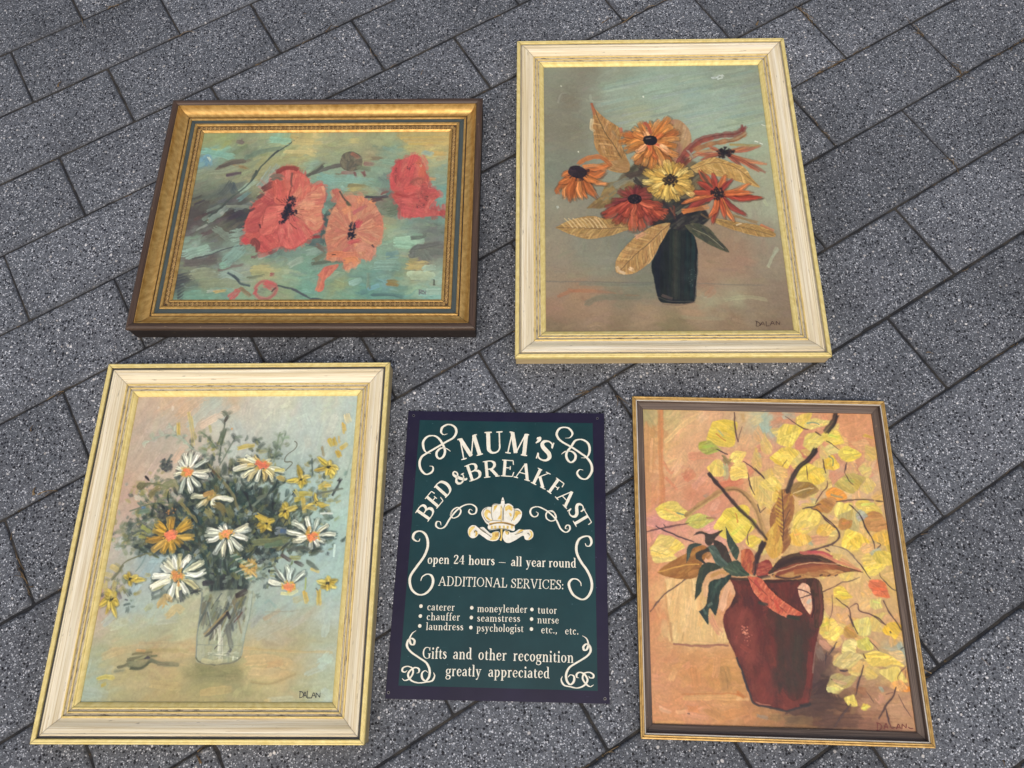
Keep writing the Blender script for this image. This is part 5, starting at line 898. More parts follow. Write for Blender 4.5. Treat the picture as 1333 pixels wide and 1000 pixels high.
    # brown leaf at left, green leaves
    P.shape(e3((150,446),(230,372),(350,312),(470,240),(540,265),(490,380),(440,485),(300,492),(190,460)), [(150,102,52),(166,118,62),(136,90,46)], 30, w=4, ln=14); S(e3((160,440),(300,400),(470,380)), 1.6, (196,150,80)); S(e3((530,320),(560,300)), 8, (164,112,60)); S(e3((560,470),(640,440),(720,450)), 6, (190,146,84)); S(e3((520,620),(520,540),(560,500)), 6, (222,178,134), a=.8)
    for poly, cs, an in [(((440,656),(450,520),(490,390),(560,362),(660,400),(545,440),(500,520),(482,600)),[(52,62,50),(62,72,56),(44,54,46)],70),(((470,740),(530,680),(550,520),(640,490),(725,450),(690,520),(640,580),(622,680),(600,770),(560,720),(542,760),(545,842),(500,780)),[(42,60,54),(54,74,64),(36,50,48),(46,52,46)],75),(((675,90),(710,160),(772,260),(762,345),(720,290),(690,220)),[(54,68,56),(66,82,66)],70),(((582,190),(650,220),(700,290),(722,380),(640,362),(592,262)),[(60,52,46),(70,60,52),(52,46,42)],60),(((430,160),(490,125),(560,150),(655,115),(605,170),(562,240),(520,222),(512,150)),[(62,52,46),(74,62,52)],20),(((375,372),(375,250),(430,220),(492,230),(420,262),(395,330)),[(50,64,56),(60,76,66)],50),(((450,340),(450,292),(510,270),(560,250),(605,290),(520,292),(492,332),(530,382)),[(58,54,46),(50,48,44)],10),(((700,370),(770,350),(840,420),(850,470),(740,465),(660,410)),[(62,78,62),(74,92,74),(52,66,56)],-40),(((540,250),(590,240),(650,330),(700,390),(610,380)),[(66,84,74),(86,104,92)],-45)]:
        P.shape(e3(*poly), cs, an, w=3.6, ln=11, lift=.7)
    for pts, w, c in [(((540,700),(570,680)),4,(110,130,118)),(((500,720),(520,760)),3,(92,118,108)),(((700,300),(730,250)),2,(110,126,104)),(((640,400),(760,440)),1.6,(110,124,96)),(((390,300),(385,350)),1.6,(96,120,106)),(((590,560),(640,500)),2.4,(78,102,90))]: S(e3(*pts), w, c, a=.7)
    P.shape(e3((790,270),(850,260),(900,330),(890,450),(840,440),(800,380)), [(176,92,62),(196,122,76),(150,72,56)], 70, w=4, ln=12); P.shape(e3((910,380),(1000,340),(1040,420),(1000,470),(920,470)), [(150,66,56),(176,96,72),(130,56,52)], 20, w=4, ln=10); S(e3((965,215),(920,320),(895,440)), 6.5, (52,40,40)); S(e3((920,480),(1010,470)), 5, (54,56,48))
    # long burgundy and ochre leaf
    lf = e4((0,442),(100,332),(240,290),(350,298),(470,338),(580,398),(724,442),(600,442),(480,470),(300,482),(180,500),(60,482))
    P.shape(lf, [(176,128,76),(160,108,66),(190,146,90)], -8, w=4, ln=14); M = P.mask(lf)
    S(e4((0,440),(130,330),(280,300),(420,330),(560,390),(720,440)), 13, (52,36,38), clip=M); S(e4((60,400),(200,350),(400,350)), 11, (56,38,38), clip=M); S(e4((60,450),(200,400),(350,385),(520,385)), 9, (132,66,48), clip=M); S(e4((200,440),(330,420),(480,400),(620,420)), 7, (160,92,58), clip=M, dry=.2); S(e4((60,470),(160,490),(250,470)), 3, (70,48,44)); S(e4((0,460),(120,420),(300,370),(560,378)), 1.2, (206,170,120)); S(e4((250,290),(400,300),(540,360),(700,430)), 5, (190,104,90)); S(e4((300,285),(420,290),(500,320)), 4, (186,84,84)); S(e4((480,260),(600,290),(680,390)), 9, (196,176,132), a=.7); S(e4((560,340),(660,400)), 5, (206,150,104))
    for x in (400, 460, 515): S(e4((x, 468), (x + 20, 460)), 1.8, (60,44,40))
    # drooping red leaf over the rim
    rl = [(973,751),(990,752),(1001,766),(1016,780),(1030,790),(1044,800),(1036,802),(1026,800),(1024,804),(1010,797),(995,786),(982,772)]
    P.shape(rl, [(190,92,68),(204,112,80),(172,76,60),(212,126,92)], 60, w=4, ln=9, lift=.9); S(rl[:1] + [(1000,776),(1024,798)], 1.2, (130,60,52), a=.8); S([(1010,782),(1014,795)], 5, (206,84,62)); S([(1000,772),(1004,788)], 4, (212,112,82)); S([(984,757),(990,768)], 5, (176,70,62))
    S(e3((930,680),(1000,690)), 4, (44,50,46)); S(e6((30,20),(110,30)), 5, (52,52,46))
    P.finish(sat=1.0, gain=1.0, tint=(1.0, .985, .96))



# ---------------------------------------------------------------- paving
def paving_material():
    M = Mat('exposed_aggregate', rough=.78, spec=.3)
    v = M.coord('Object')
    warp = M.n('ShaderNodeTexNoise'); M.set(warp, Vector=v, Scale=160.0, Detail=2.0)
    vv = M.n('ShaderNodeVectorMath', operation='MULTIPLY_ADD')
    M.set(vv, i0=warp.outputs['Color'], i1=(.0028, .0028, .0028), i2=v)
    p = vv.outputs[0]
    cement = M.ramp(M.noise(v, 210, 4, .65), [(.3, (66, 70, 74)), (.52, (90, 94, 98)), (.72, (114, 118, 123))])
    cement = M.mix(M.ramp(M.noise(v, 11, 3), [(.35, .0), (.7, .3)]), cement, (104, 105, 110))
    c = cement

    def chips(c, scale, share, rad, lo, hi, mid=.5):
        """stones of one size set in the cement: share of the cells that hold one, its radius inside the cell"""
        col = M.voro(p, scale); d = M.voro(p, scale, 'Distance')
        on = M.math('LESS_THAN', M.sep(col, 0), share)
        m = M.math('MULTIPLY', on, M.ramp(d, [(rad, 1.), (rad + .1, 0.)]))
        tone = M.ramp(M.sep(col, 1), [(0, lo), (mid, hi)])
        return M.mix(m, c, tone), m
    c, m0 = chips(c, 520, .30, .46, (30, 31, 37), (70, 72, 80), 1.)
    c, m1 = chips(c, 470, .24, .40, (122, 127, 133), (200, 204, 208), 1.)
    c, m2 = chips(c, 205, .27, .38, (15, 16, 20), (38, 40, 46), 1.)
    c, m3 = chips(c, 290, .13, .38, (116, 120, 126), (192, 194, 196), .8)
    c, m4 = chips(c, 170, .02, .34, (150, 146, 140), (214, 212, 208), 1.)
    dsm = M.voro(p, 390, 'Distance'); dbig = M.voro(p, 185, 'Distance'); small = M.sep(M.voro(p, 235), 0)
    # worn smooth cement lip along the edges of each paver, and tone from paver to paver
    c = M.mix(M.math('MULTIPLY', M.attr('lip'), .7), c, (70, 73, 77))
    t = M.math('ADD', M.math('MULTIPLY', M.attr('tone'), .3), .85)
    st = M.ramp(M.noise(v, 4.2, 6, .65), [(.32, .76), (.5, 1.0), (.68, 1.1)])
    tt = M.math('MULTIPLY', t, st)
    cmb = M.n('ShaderNodeCombineColor'); M.set(cmb, i0=tt, i1=tt, i2=tt)
    c = M.mix(1., c, cmb.outputs[0], 'MULTIPLY')
    M.color(c)
    h = M.math('ADD', M.math('MULTIPLY', M.ramp(dsm, [(.1, 1.), (.6, 0.)]), .6), M.math('MULTIPLY', M.ramp(dbig, [(.1, 1.), (.5, 0.)]), .5))
    M.bump(M.math('ADD', h, M.math('MULTIPLY', M.noise(v, 900, 2), .4)), .55, .0012)
    M.rough(M.ramp(small, [(0, .45), (.5, .8), (1, .55)]))
    return M.m


PAVE_A = math.radians(28.49)
PU = np.array([math.cos(PAVE_A), math.sin(PAVE_A)]); PN = np.array([-PU[1], PU[0]])
EDGES = [1.705, 1.540, 1.369, 1.200, 1.031, .855, .680, .511, .334, .157, -.012, -.184, -.360]
JOINTS = [-.373, -.199, -.371, -.546, -.371, -.186, -.003, .175, .353, .179, .013, .193]
STEP_U = .3515


def build_paving():
    rows = []
    for i in range(len(EDGES) - 1): rows.append((EDGES[i + 1], EDGES[i], JOINTS[i]))
    n, j = EDGES[0], JOINTS[0]
    for k in range(22): rows.append((n, n + .171, j + (k % 2 == 0) * STEP_U / 2 + rnd.uniform(-.006, .006))); n += .171
    n = EDGES[-1]
    for k in range(22): rows.append((n - .171, n, .02 + (k % 2) * STEP_U / 2 + rnd.uniform(-.006, .006))); n -= .171
    V, F, tone, lip, sm = [], [], [], [], []
    for n0, n1, j0 in rows:
        for k in range(-14, 15):
            u0, u1 = j0 + k * STEP_U, j0 + (k + 1) * STEP_U
            q = (PU * (u0 + u1) / 2 + PN * (n0 + n1) / 2) * SC
            if np.hypot(q[0] - .1, q[1] - .7) > 4.2: continue
            g = .0009 + rnd.uniform(-.0004, .0007)
            a, b, c, d_ = u0 * SC + g, u1 * SC - g, n0 * SC + g, n1 * SC - g
            zc = rnd.uniform(-.0012, .0002); tx, ty = rnd.uniform(-.004, .004), rnd.uniform(-.006, .006); tn = rnd.random()
            ring = [(0, -.03), (0, -.0042), (.0007, -.0022), (.002, -.0008), (.0048, -.0001), (.012, 0)]
            base = len(V); r = .004
            near = np.hypot(q[0] - .1, q[1] - .6) < 1.7
            wob = [rnd.gauss(0, .00045) for _ in range(200)]; chip = {rnd.randrange(8, 60): rnd.uniform(.001, .003) for _ in range(rnd.choice((0, 1, 1, 2, 3)))}
            def outline(ins):
                # slightly rounded corners
                pts = []
                rr = max(r - ins, .0006)
                for (cx, cy, s0) in ((b - ins - rr, d_ - ins - rr, 0), (a + ins + rr, d_ - ins - rr, 90), (a + ins + rr, c + ins + rr, 180), (b - ins - rr, c + ins + rr, 270)):
                    for da in (0, 45, 90):
                        t = math.radians(s0 + da); pts.append((cx + rr * math.cos(t), cy + rr * math.sin(t)))
                if not near: return pts
                fine = []
                for i_, p_ in enumerate(pts):
                    n_ = pts[(i_ + 1) % len(pts)]; L_ = math.hypot(n_[0] - p_[0], n_[1] - p_[1])
                    m_ = 1 if i_ % 3 != 2 else (22 if L_ > .2 else 11)
                    for k_ in range(m_): fine.append((p_[0] + (n_[0] - p_[0]) * k_ / m_, p_[1] + (n_[1] - p_[1]) * k_ / m_))
                return fine
            for ri, (ins, z) in enumerate(ring):
                ol = outline(ins); m = len(ol)
                for oi, (uu, nn) in enumerate(ol):
                    fade = (1, 1, .9, .6, .25, 0)[ri]; cu, cn = (a + b) / 2, (c + d_) / 2
                    e = wob[oi] * fade + chip.get(oi, 0) * (0, .3, 1, 1, .6, 0)[ri] * near
                    ux, nx_ = uu - cu, nn - cn
                    if abs(ux) / (b - a) > abs(nx_) / (d_ - c): uu -= math.copysign(e, ux)
                    else: nn -= math.copysign(e, nx_)
                    pu = PU * uu + PN * nn
                    zz = z + zc + (uu - (a + b) / 2) * tx * .6 + (nn - (c + d_) / 2) * ty * .6
                    V.append((pu[0], pu[1], zz)); tone.append(tn); lip.append((0, 1, 1, .8, .25, 0)[ri])
            for ri in range(len(ring) - 1):
                for s in range(m):
                    F.append((base + ri * m + s, base + ri * m + (s + 1) % m, base + (ri + 1) * m + (s + 1) % m, base + (ri + 1) * m + s))
            F.append(tuple(base + (len(ring) - 1) * m + s for s in range(m)))
    me = mesh_from('paving', V, F)
    for nm, val in (('tone', tone), ('lip', lip)):
        at_ = me.attributes.new(nm, 'FLOAT', 'POINT'); at_.data.foreach_set('value', np.array(val, np.float32))
    me.polygons.foreach_set('use_smooth', [True] * len(me.polygons)); me.set_sharp_from_angle(angle=math.radians(50))
    o = link('paving', me, paving_material()); o['kind'] = 'structure'

    S = Mat('joint_sand', rough=.95, spec=.1); v = S.coord('Object')
    S.color(S.mix(S.ramp(S.noise(v, 24, 4), [(.45, 0.), (.62, 1.)]), (46, 47, 49), (68, 65, 60))).bump(S.noise(v, 700, 2), .8, .002)
    R = 30
    g = link('ground', mesh_from('ground', [(-R, -R, -.0032), (R, -R, -.0032), (R, R, -.0032), (-R, R, -.0032)], [(0, 1, 2, 3)]), S.m)
    g['kind'] = 'structure'
    return rows


def joint_litter(rows):
    """dry grass, needles and crumbs of moss caught in the joints"""
    blades, crumbs = ([], []), ([], [])
    def blade(p, ang, l, w, z):
        V, F = blades; b0 = len(V); bend = rnd.uniform(-.5, .5)
        for i in range(5):
            t = i / 4; a = ang + bend * t; q = p + np.array([math.cos(a), math.sin(a)]) * l * t
            nn = np.array([-math.sin(a), math.cos(a)]) * w * (1 - .7 * t)
            zz = z + .002 * math.sin(t * 3.1) + .0012
            V.extend([(q[0] - nn[0], q[1] - nn[1], zz), (q[0], q[1], zz + w * .7), (q[0] + nn[0], q[1] + nn[1], zz)])
        for i in range(4):
            a = b0 + i * 3; F.extend([(a, a + 3, a + 4, a + 1), (a + 1, a + 4, a + 5, a + 2)])
    def crumb(p, s, z):
        V, F = crumbs; b0 = len(V)
        for i in range(6):
            a = i / 6 * 6.283; k = rnd.uniform(.6, 1.2) * s; V.append((p[0] + math.cos(a) * k, p[1] + math.sin(a) * k, z))
        V.append((p[0], p[1], z + s * rnd.uniform(.5, 1.1)))
        for i in range(6): F.append((b0 + i, b0 + (i + 1) % 6, b0 + 6))
    # tufts where the photograph shows them, a thin scatter elsewhere
    spots = [((1045, 12), .05, 26), ((1090, 82), .07, 30), ((1068, 92), .05, 16), ((1196, 42), .05, 18), ((1247, 86), .04, 22), ((1262, 97), .02, 14), ((1318, 64), .05, 26), ((1088, 180), .05, 16), ((1241, 202), .03, 10),
             ((1086, 180), .04, 10), ((107, 22), .03, 8), ((143, 5), .04, 12), ((233, 45), .01, 5), ((76, 511), .05, 24), ((45, 645), .05, 10), ((20, 727), .05, 20), ((36, 765), .04, 12), ((763, 509), .03, 8), ((803, 516), .03, 6), ((819, 24), .03, 10), ((864, 3), .05, 10), ((485, 72), .02, 4), ((768, 985), .04, 8), ((1215, 880), .04, 10), ((1322, 455), .03, 12), ((262, 995), .01, 3), ((112, 985), .02, 5), ((420, 20), .06, 8), ((300, 100), .08, 6)]
    def nearest_joint(q):
        u, n = q @ PU / SC, q @ PN / SC
        best = min(rows, key=lambda r: 0 if r[0] <= n <= r[1] else min(abs(n - r[0]), abs(n - r[1])))
        du = min((best[2] + k * STEP_U for k in range(-12, 13)), key=lambda x: abs(x - u))
        e = min((best[0], best[1]), key=lambda x: abs(x - n))
        return (u, e, 0) if abs(e - n) < abs(du - u) else (du, n, 1)
    for px, spread, cnt in spots:
        c = on_plane([px], 0)[0]
        u, n, kind = nearest_joint(c)
        for _ in range(int(cnt * .75)):
            s = rnd.gauss(0, spread * .5)
            q = (PU * (u + (0 if kind else s)) + PN * (n + (s if kind else 0))) * SC + np.array([rnd.gauss(0, .0016), rnd.gauss(0, .0016)])
            a = PAVE_A + (math.pi / 2 if kind else 0) + rnd.choice((0, math.pi)) + rnd.gauss(0, .3)
            if rnd.random() < .42: blade(q, a, rnd.uniform(.008, .03), rnd.uniform(.0004, .0009), rnd.uniform(-.004, 0))
            else: crumb(q, rnd.uniform(.0008, .0026), rnd.uniform(-.005, -.002))
    for r in rows[:18]:
        for _ in range(70):
            u = rnd.uniform(-1.6, 1.9)
            q = (PU * u + PN * r[rnd.choice((0, 1))]) * SC + np.array([rnd.gauss(0, .001), rnd.gauss(0, .001)])
            if rnd.random() < .25: blade(q, PAVE_A + rnd.gauss(0, .25), rnd.uniform(.006, .02), rnd.uniform(.0003, .0007), -.003)
            else: crumb(q, rnd.uniform(.0006, .0022), rnd.uniform(-.0065, -.004))
    for px, ang, l in (((810, 31), .45, .05), ((50, 644), .45, .034), ((41, 562), 1.7, .012), ((783, 31), .42, .03)):
        blade(on_plane([px], 0)[0], PAVE_A - .45 + ang, l, .0011, .0005)
    for _ in range(36):
        px = (rnd.uniform(10, 1320), rnd.uniform(10, 990)); q_ = on_plane([px], 0)[0]
        if rnd.random() < .4: blade(q_, rnd.uniform(0, 6.28), rnd.uniform(.005, .016), rnd.uniform(.0004, .001), .0004)
        else: crumb(q_, rnd.uniform(.0008, .0022), 0)
    for px in ((262, 994), (76, 114), (45, 645), (984, 34)): blade(on_plane([px], 0)[0], rnd.uniform(1, 2), .014, .0022, .0006)
    B = Mat('dry_grass', rough=.8, spec=.2); B.color(B.ramp(B.noise(B.coord('Object'), 60, 2), [(.3, (84, 68, 50)), (.5, (118, 98, 70)), (.7, (150, 130, 98))]))
    C = Mat('moss_crumbs', rough=.95, spec=.1); C.color(C.ramp(C.noise(C.coord('Object'), 45, 2), [(.3, (52, 48, 40)), (.5, (72, 64, 48)), (.7, (92, 76, 56))]))
    for nm, (V, F), m in (('dry_grass', blades, B), ('moss', crumbs, C)):
        o = link(nm, mesh_from(nm, V, F), m.m); o['kind'] = 'stuff'
        o['label'] = 'dry brown grass and needles caught in the paving joints' if nm == 'dry_grass' else 'crumbs of brown moss lying in the paving joints'
        o['category'] = 'grass' if nm == 'dry_grass' else 'moss'


rows = build_paving()
joint_litter(rows)


# ---------------------------------------------------------------- frames
RAISE = 0.                                                # millimetres a frame's mouldings stand on its side blocks


def moulding(name, w, h, prof, mat, parent, smooth=35):
    """four mitred rails swept along a profile of (distance in from the outer edge, height), in millimetres"""
    prof = [(d_ / 1000, (z + (RAISE if z > 2 else 0)) / 1000) for d_, z in prof]
    arc = [0]
    for (a, b), (c, e) in zip(prof, prof[1:]): arc.append(arc[-1] + math.hypot(c - a, e - b))
    V, F, UV, G = [], [], [], []
    fr = [0, .0007, .0022, .008] + [.008 + (1 - .016) * i / 14 for i in range(1, 14)] + [.992, .9978, .9993, 1]
    gr = [1, .75, .12, .03] + [0] * 13 + [.03, .12, .75, 1]
    for k in range(4):
        base = len(V); off = rnd.uniform(0, 9)
        cs = [(-1, 1), (1, 1), (1, -1), (-1, -1)]
        s, e = cs[k], cs[(k + 1) % 4]
        ln = w if k % 2 == 0 else h
        for i, (d_, z) in enumerate(prof):
            a = (s[0] * (w / 2 - d_), s[1] * (h / 2 - d_)); b = (e[0] * (w / 2 - d_), e[1] * (h / 2 - d_))
            for t, g in zip(fr, gr):
                V.append((a[0] + (b[0] - a[0]) * t, a[1] + (b[1] - a[1]) * t, z)); UV.append((off + t * ln, arc[i] + k * .37)); G.append(g)
        m = len(fr)
        for i in range(len(prof) - 1):
            for j in range(m - 1):
                F.append((base + i * m + j, base + (i + 1) * m + j, base + (i + 1) * m + j + 1, base + i * m + j + 1))
    me = mesh_from(name, V, F)
    uv = me.uv_layers.new(name='UVMap'); idx = np.zeros(len(me.loops), np.int32); me.loops.foreach_get('vertex_index', idx)
    uv.data.foreach_set('uv', np.array(UV, np.float32)[idx].ravel())
    g_ = me.attributes.new('grime', 'FLOAT', 'POINT'); g_.data.foreach_set('value', np.array(G, np.float32))
    bm = bmesh.new(); bm.from_mesh(me); bmesh.ops.recalc_face_normals(bm, faces=bm.faces)
    up = sum(f.normal.z * f.calc_area() for f in bm.faces)
    if up < 0: bmesh.ops.reverse_faces(bm, faces=bm.faces)
    bm.to_mesh(me); bm.free()
    me.polygons.foreach_set('use_smooth', [True] * len(me.polygons)); me.set_sharp_from_angle(angle=math.radians(smooth))
    return link(name, me, mat, parent)


def grain(M, along=6., across=260., detail=4):
    return M.noise(M.coord('UV', (along, across, 1)), 1., detail, .6)


def cream_paint():
    M = Mat('cream_limed_wood', rough=.42, spec=.45)
    g = grain(M, 5, 420); g2 = grain(M, 2.2, 120, 3); g3 = grain(M, 30, 900, 2)
    c = M.ramp(g2, [(.3, (208, 192, 150)), (.5, (232, 221, 188)), (.7, (243, 236, 213))])
    c = M.mix(M.ramp(g, [(.45, 0.), (.66, .75)]), c, (198, 174, 128))
    c = M.mix(M.ramp(g3, [(.62, 0.), (.74, .35)]), c, (150, 128, 98))
    n = M.noise(M.coord('UV', (40, 300, 1)), 1., 3)
    c = M.mix(M.ramp(n, [(.66, 0.), (.73, .75)]), c, (96, 82, 64))
    c = M.mix(M.math('MULTIPLY', M.attr('grime'), .7), c, (84, 68, 50))
    M.color(c).bump(g, .12, .0006); return M.m


def gilt(name, a, b, wear, metal=.35, rough=.38, amt=.5, speck=True, dots=(170, 620, 1), thr=.70):
    M = Mat(name, rough=rough, metal=metal, spec=.4)
    g = grain(M, 12, 700); v = M.coord('UV', (1, 1, 1))
    c = M.ramp(M.noise(v, 90, 4), [(.32, a), (.68, b)])
    c = M.mix(M.math('MULTIPLY', M.ramp(g, [(.55, 0.), (.75, 1.)]), amt), c, wear)
    if speck:
        c = M.mix(M.ramp(M.noise(M.coord('UV', dots), 1., 3, .7), [(thr, 0.), (thr + .06, .8)]), c, (58, 48, 32))
    c = M.mix(M.math('MULTIPLY', M.attr('grime'), .7), c, (58, 46, 28))
    M.color(c).bump(M.noise(v, 420, 3), .15, .0006)
    M.metal(M.ramp(g, [(.5, metal), (.75, metal * .4)])); return M.m


def worn_paint(name, a, b, dark, rough=.6, cover=.55):
    M = Mat(name, rough=rough, spec=.3); v = M.coord('UV', (60, 420, 1))
    c = M.mix(M.ramp(M.noise(v, 1., 4, .7), [(cover, 0.), (cover + .1, .85)]), M.ramp(grain(M, 20, 500), [(.35, a), (.65, b)]), dark)
    c = M.mix(M.math('MULTIPLY', M.attr('grime'), .6), c, (40, 36, 30))
    M.color(c).bump(M.noise(v, 1., 3), .2, .0006); return M.m


def dark_wood(name, a, b, c_, rough=.5):
    M = Mat(name, rough=rough, spec=.4); g = grain(M, 7, 800)
    c = M.ramp(g, [(.3, a), (.52, b), (.72, c_)])
    n = M.noise(M.coord('UV', (60, 160, 1)), 1., 3)
    c = M.mix(M.ramp(n, [(.68, 0.), (.74, .6)]), c, (158, 132, 104))
    c = M.mix(M.math('MULTIPLY', M.attr('grime'), .6), c, (24, 18, 16))
    M.color(c).bump(g, .25, .0008); return M.m


CREAM = cream_paint()
PALE_GOLD = gilt('pale_gold_paint', (216, 194, 118), (234, 216, 146), (172, 146, 84), metal=.2, amt=.45, rough=.5)
BEAD_GOLD = gilt('bead_gold_paint', (218, 190, 116), (236, 212, 140), (176, 140, 82), metal=.2, amt=.4)
WORN_GREY = worn_paint('worn_grey_paint', (176, 164, 138), (198, 188, 162), (74, 70, 64), cover=.52)
GROOVE_GREY = worn_paint('groove_grey_paint', (146, 138, 120), (172, 164, 144), (62, 60, 58), cover=.58)
GROOVE_DARK = worn_paint('groove_dark_paint', (58, 58, 58), (80, 80, 78), (150, 142, 126), cover=.62)
RAW_SIDE = worn_paint('beige_frame_side', (186, 162, 116), (204, 182, 136), (120, 98, 66), cover=.66)
OLD_GOLD = gilt('old_gold_leaf', (170, 130, 66), (208, 170, 100), (128, 92, 46), metal=.55, rough=.36, amt=.3, dots=(420, 420, 1), thr=.655)
ORN_GOLD = gilt('ornament_gold', (164, 130, 76), (206, 170, 108), (100, 76, 44), metal=.35, rough=.42, amt=.6)
WALNUT = dark_wood('walnut', (50, 37, 28), (77, 59, 46), (102, 84, 68), rough=.38)
WALNUT_SIDE = dark_wood('walnut_side', (24, 18, 15), (38, 29, 24), (54, 43, 35), rough=.6)
GREY_GREEN = worn_paint('grey_green_paint', (62, 72, 70), (76, 86, 84), (44, 50, 50), rough=.42, cover=.7)
BLACK_LINE = worn_paint('black_line_paint', (36, 36, 36), (50, 48, 46), (86, 70, 50), cover=.68)
DARK_OAK = dark_wood('dark_oak', (60, 48, 40), (94, 79, 68), (128, 112, 98), rough=.55)
BRIGHT_GOLD = gilt('streaky_gold', (172, 134, 70), (210, 174, 104), (84, 62, 34), metal=.35, rough=.4, amt=.85)
PALE_LINE = worn_paint('pale_silver_line', (178, 172, 158), (204, 198, 184), (110, 104, 94), cover=.68)


def canvas_material():
    M = Mat('oil_paint', rough=.45, spec=.35)
    M.color(M.attr('paint', 'Color'))
    v = M.coord('Object')
    wv = M.n('ShaderNodeTexWave', wave_type='BANDS', bands_direction='X'); M.set(wv, Vector=v, Scale=180.0, Distortion=1.0)
    wv2 = M.n('ShaderNodeTexWave', wave_type='BANDS', bands_direction='Y'); M.set(wv2, Vector=v, Scale=180.0, Distortion=1.0)
    M.bump(M.math('ADD', wv.outputs['Fac'], wv2.outputs['Fac']), .08, .0006)
    M.rough(M.ramp(M.noise(v, 30, 4), [(.35, .34), (.65, .58)])); return M.m


OIL = canvas_material()


def canvas(key, paint, seed, parent, relief=.0002):
    cx, cy, w, h, a, dx, dy, cw, ch, z, zc = PLACE[key]
    c, s = math.cos(a), math.sin(a)
    P = Painting(cw, ch, local_frame(cx + c * dx - s * dy, cy + s * dx + c * dy, a, zc), seed)
    paint(P)
    ny, nx = P.ny, P.nx
    X, Y = np.meshgrid(np.linspace(-cw / 2, cw / 2, nx), np.linspace(ch / 2, -ch / 2, ny))
    # the canvas runs a little under the slip, and sags slightly between the stretcher bars
    Z = zc + np.clip(P.hgt, 0, 3) * relief - .0012 * np.clip(1 - (2 * X / cw) ** 2, 0, 1) * np.clip(1 - (2 * Y / ch) ** 2, 0, 1)
    X[:, 0] -= .007; X[:, -1] += .007; Y[0] += .007; Y[-1] -= .007
    co = np.stack([X + dx, Y + dy, Z], -1).reshape(-1, 3).astype(np.float32)
    i = (np.arange(ny - 1)[:, None] * nx + np.arange(nx - 1)[None]).ravel()
    q = np.stack([i, i + nx, i + nx + 1, i + 1], 1).astype(np.int32)
    me = bpy.data.meshes.new('canvas')
    me.vertices.add(len(co)); me.vertices.foreach_set('co', co.ravel())
    me.loops.add(q.size); me.loops.foreach_set('vertex_index', q.ravel())
    me.polygons.add(len(q)); me.polygons.foreach_set('loop_start', np.arange(0, q.size, 4, dtype=np.int32))
    me.update(calc_edges=True)
    ca = me.color_attributes.new('paint', 'FLOAT_COLOR', 'POINT')
    rgb = np.where(P.col <= .04045, P.col / 12.92, ((P.col + .055) / 1.055) ** 2.4)
    ca.data.foreach_set('color', np.concatenate([rgb, np.ones((ny, nx, 1))], -1).astype(np.float32).ravel())
    me.polygons.foreach_set('use_smooth', np.ones(len(q), bool))
    o = link('canvas', me, OIL, parent)
    # stretcher and backing under the painted cloth
    bx, by = cw / 2 + .006, ch / 2 + .006
    V = [(sx * bx + dx, sy * by + dy, zz) for zz in (.002, zc - .0022) for sx, sy in ((-1, -1), (1, -1), (1, 1), (-1, 1))]
    bk = Mat('hardboard_back', rough=.9); bk.color(bk.ramp(bk.noise(bk.coord('Object'), 60, 3), [(.3, (96, 72, 48)), (.7, (126, 98, 68))]))
    link('backing_board', mesh_from('backing_board', V, [(3, 2, 1, 0), (4, 5, 6, 7), (0, 1, 5, 4), (1, 2, 6, 5), (2, 3, 7, 6), (3, 0, 4, 7)]), bk.m, parent)
    return o, P


def ribbon(bmv, pts, widths, z, zf=None):
    """a flat brush line: pts and widths in metres"""
    V, F = bmv; b0 = len(V); pts = np.asarray(pts, float)
    t = np.gradient(pts, axis=0); t /= np.linalg.norm(t, axis=1)[:, None] + 1e-12
    nn = np.stack([-t[:, 1], t[:, 0]], 1) * np.asarray(widths, float).reshape(-1, 1) / 2
    for p, q in zip(pts, nn):
        for s in (1, -1):
            x, y = p + q * s; V.append((x, y, z + (zf(x, y) if zf else 0)))
    for i in range(len(pts) - 1):
        a = b0 + 2 * i; F.append((a, a + 1, a + 3, a + 2))


def signature(P, strokes, w, col, parent, zc, dx, dy):
    """the painter's name, brushed on top of the picture; strokes in photograph points"""
    V, F = [], []
    for i, s in enumerate(strokes):
        l = P.to_local(np.asarray(s, float)) + (dx, dy)
        l = Painting.spline(l, max(2, 4 * len(l))) if len(l) > 2 else np.linspace(l[0], l[1], 5)
        ribbon((V, F), l, np.full(len(l), w) * np.linspace(1.1, .8, len(l)), zc + .00072 + i * .00003)
    m = Mat('signature_paint', rough=.5); m.color(col)
    me = mesh_from('signature', V, F)
    fix_up(me)
    return link('signature', me, m.m, parent)


def fix_up(me):
    bm = bmesh.new(); bm.from_mesh(me)
    bad = [f for f in bm.faces if f.normal.z < 0]
    if bad: bmesh.ops.reverse_faces(bm, faces=bad)
    bm.to_mesh(me); bm.free()


def picture(key, label, paint, seed):
    cx, cy, w, h, a, dx, dy, cw, ch, z, zc = PLACE[key]
    root = thing('framed_painting', label, 'painting', (cx, cy, 0), a)
    cv, P = canvas(key, paint, seed, root)
    return root, cv, P, w, h, zc, dx, dy


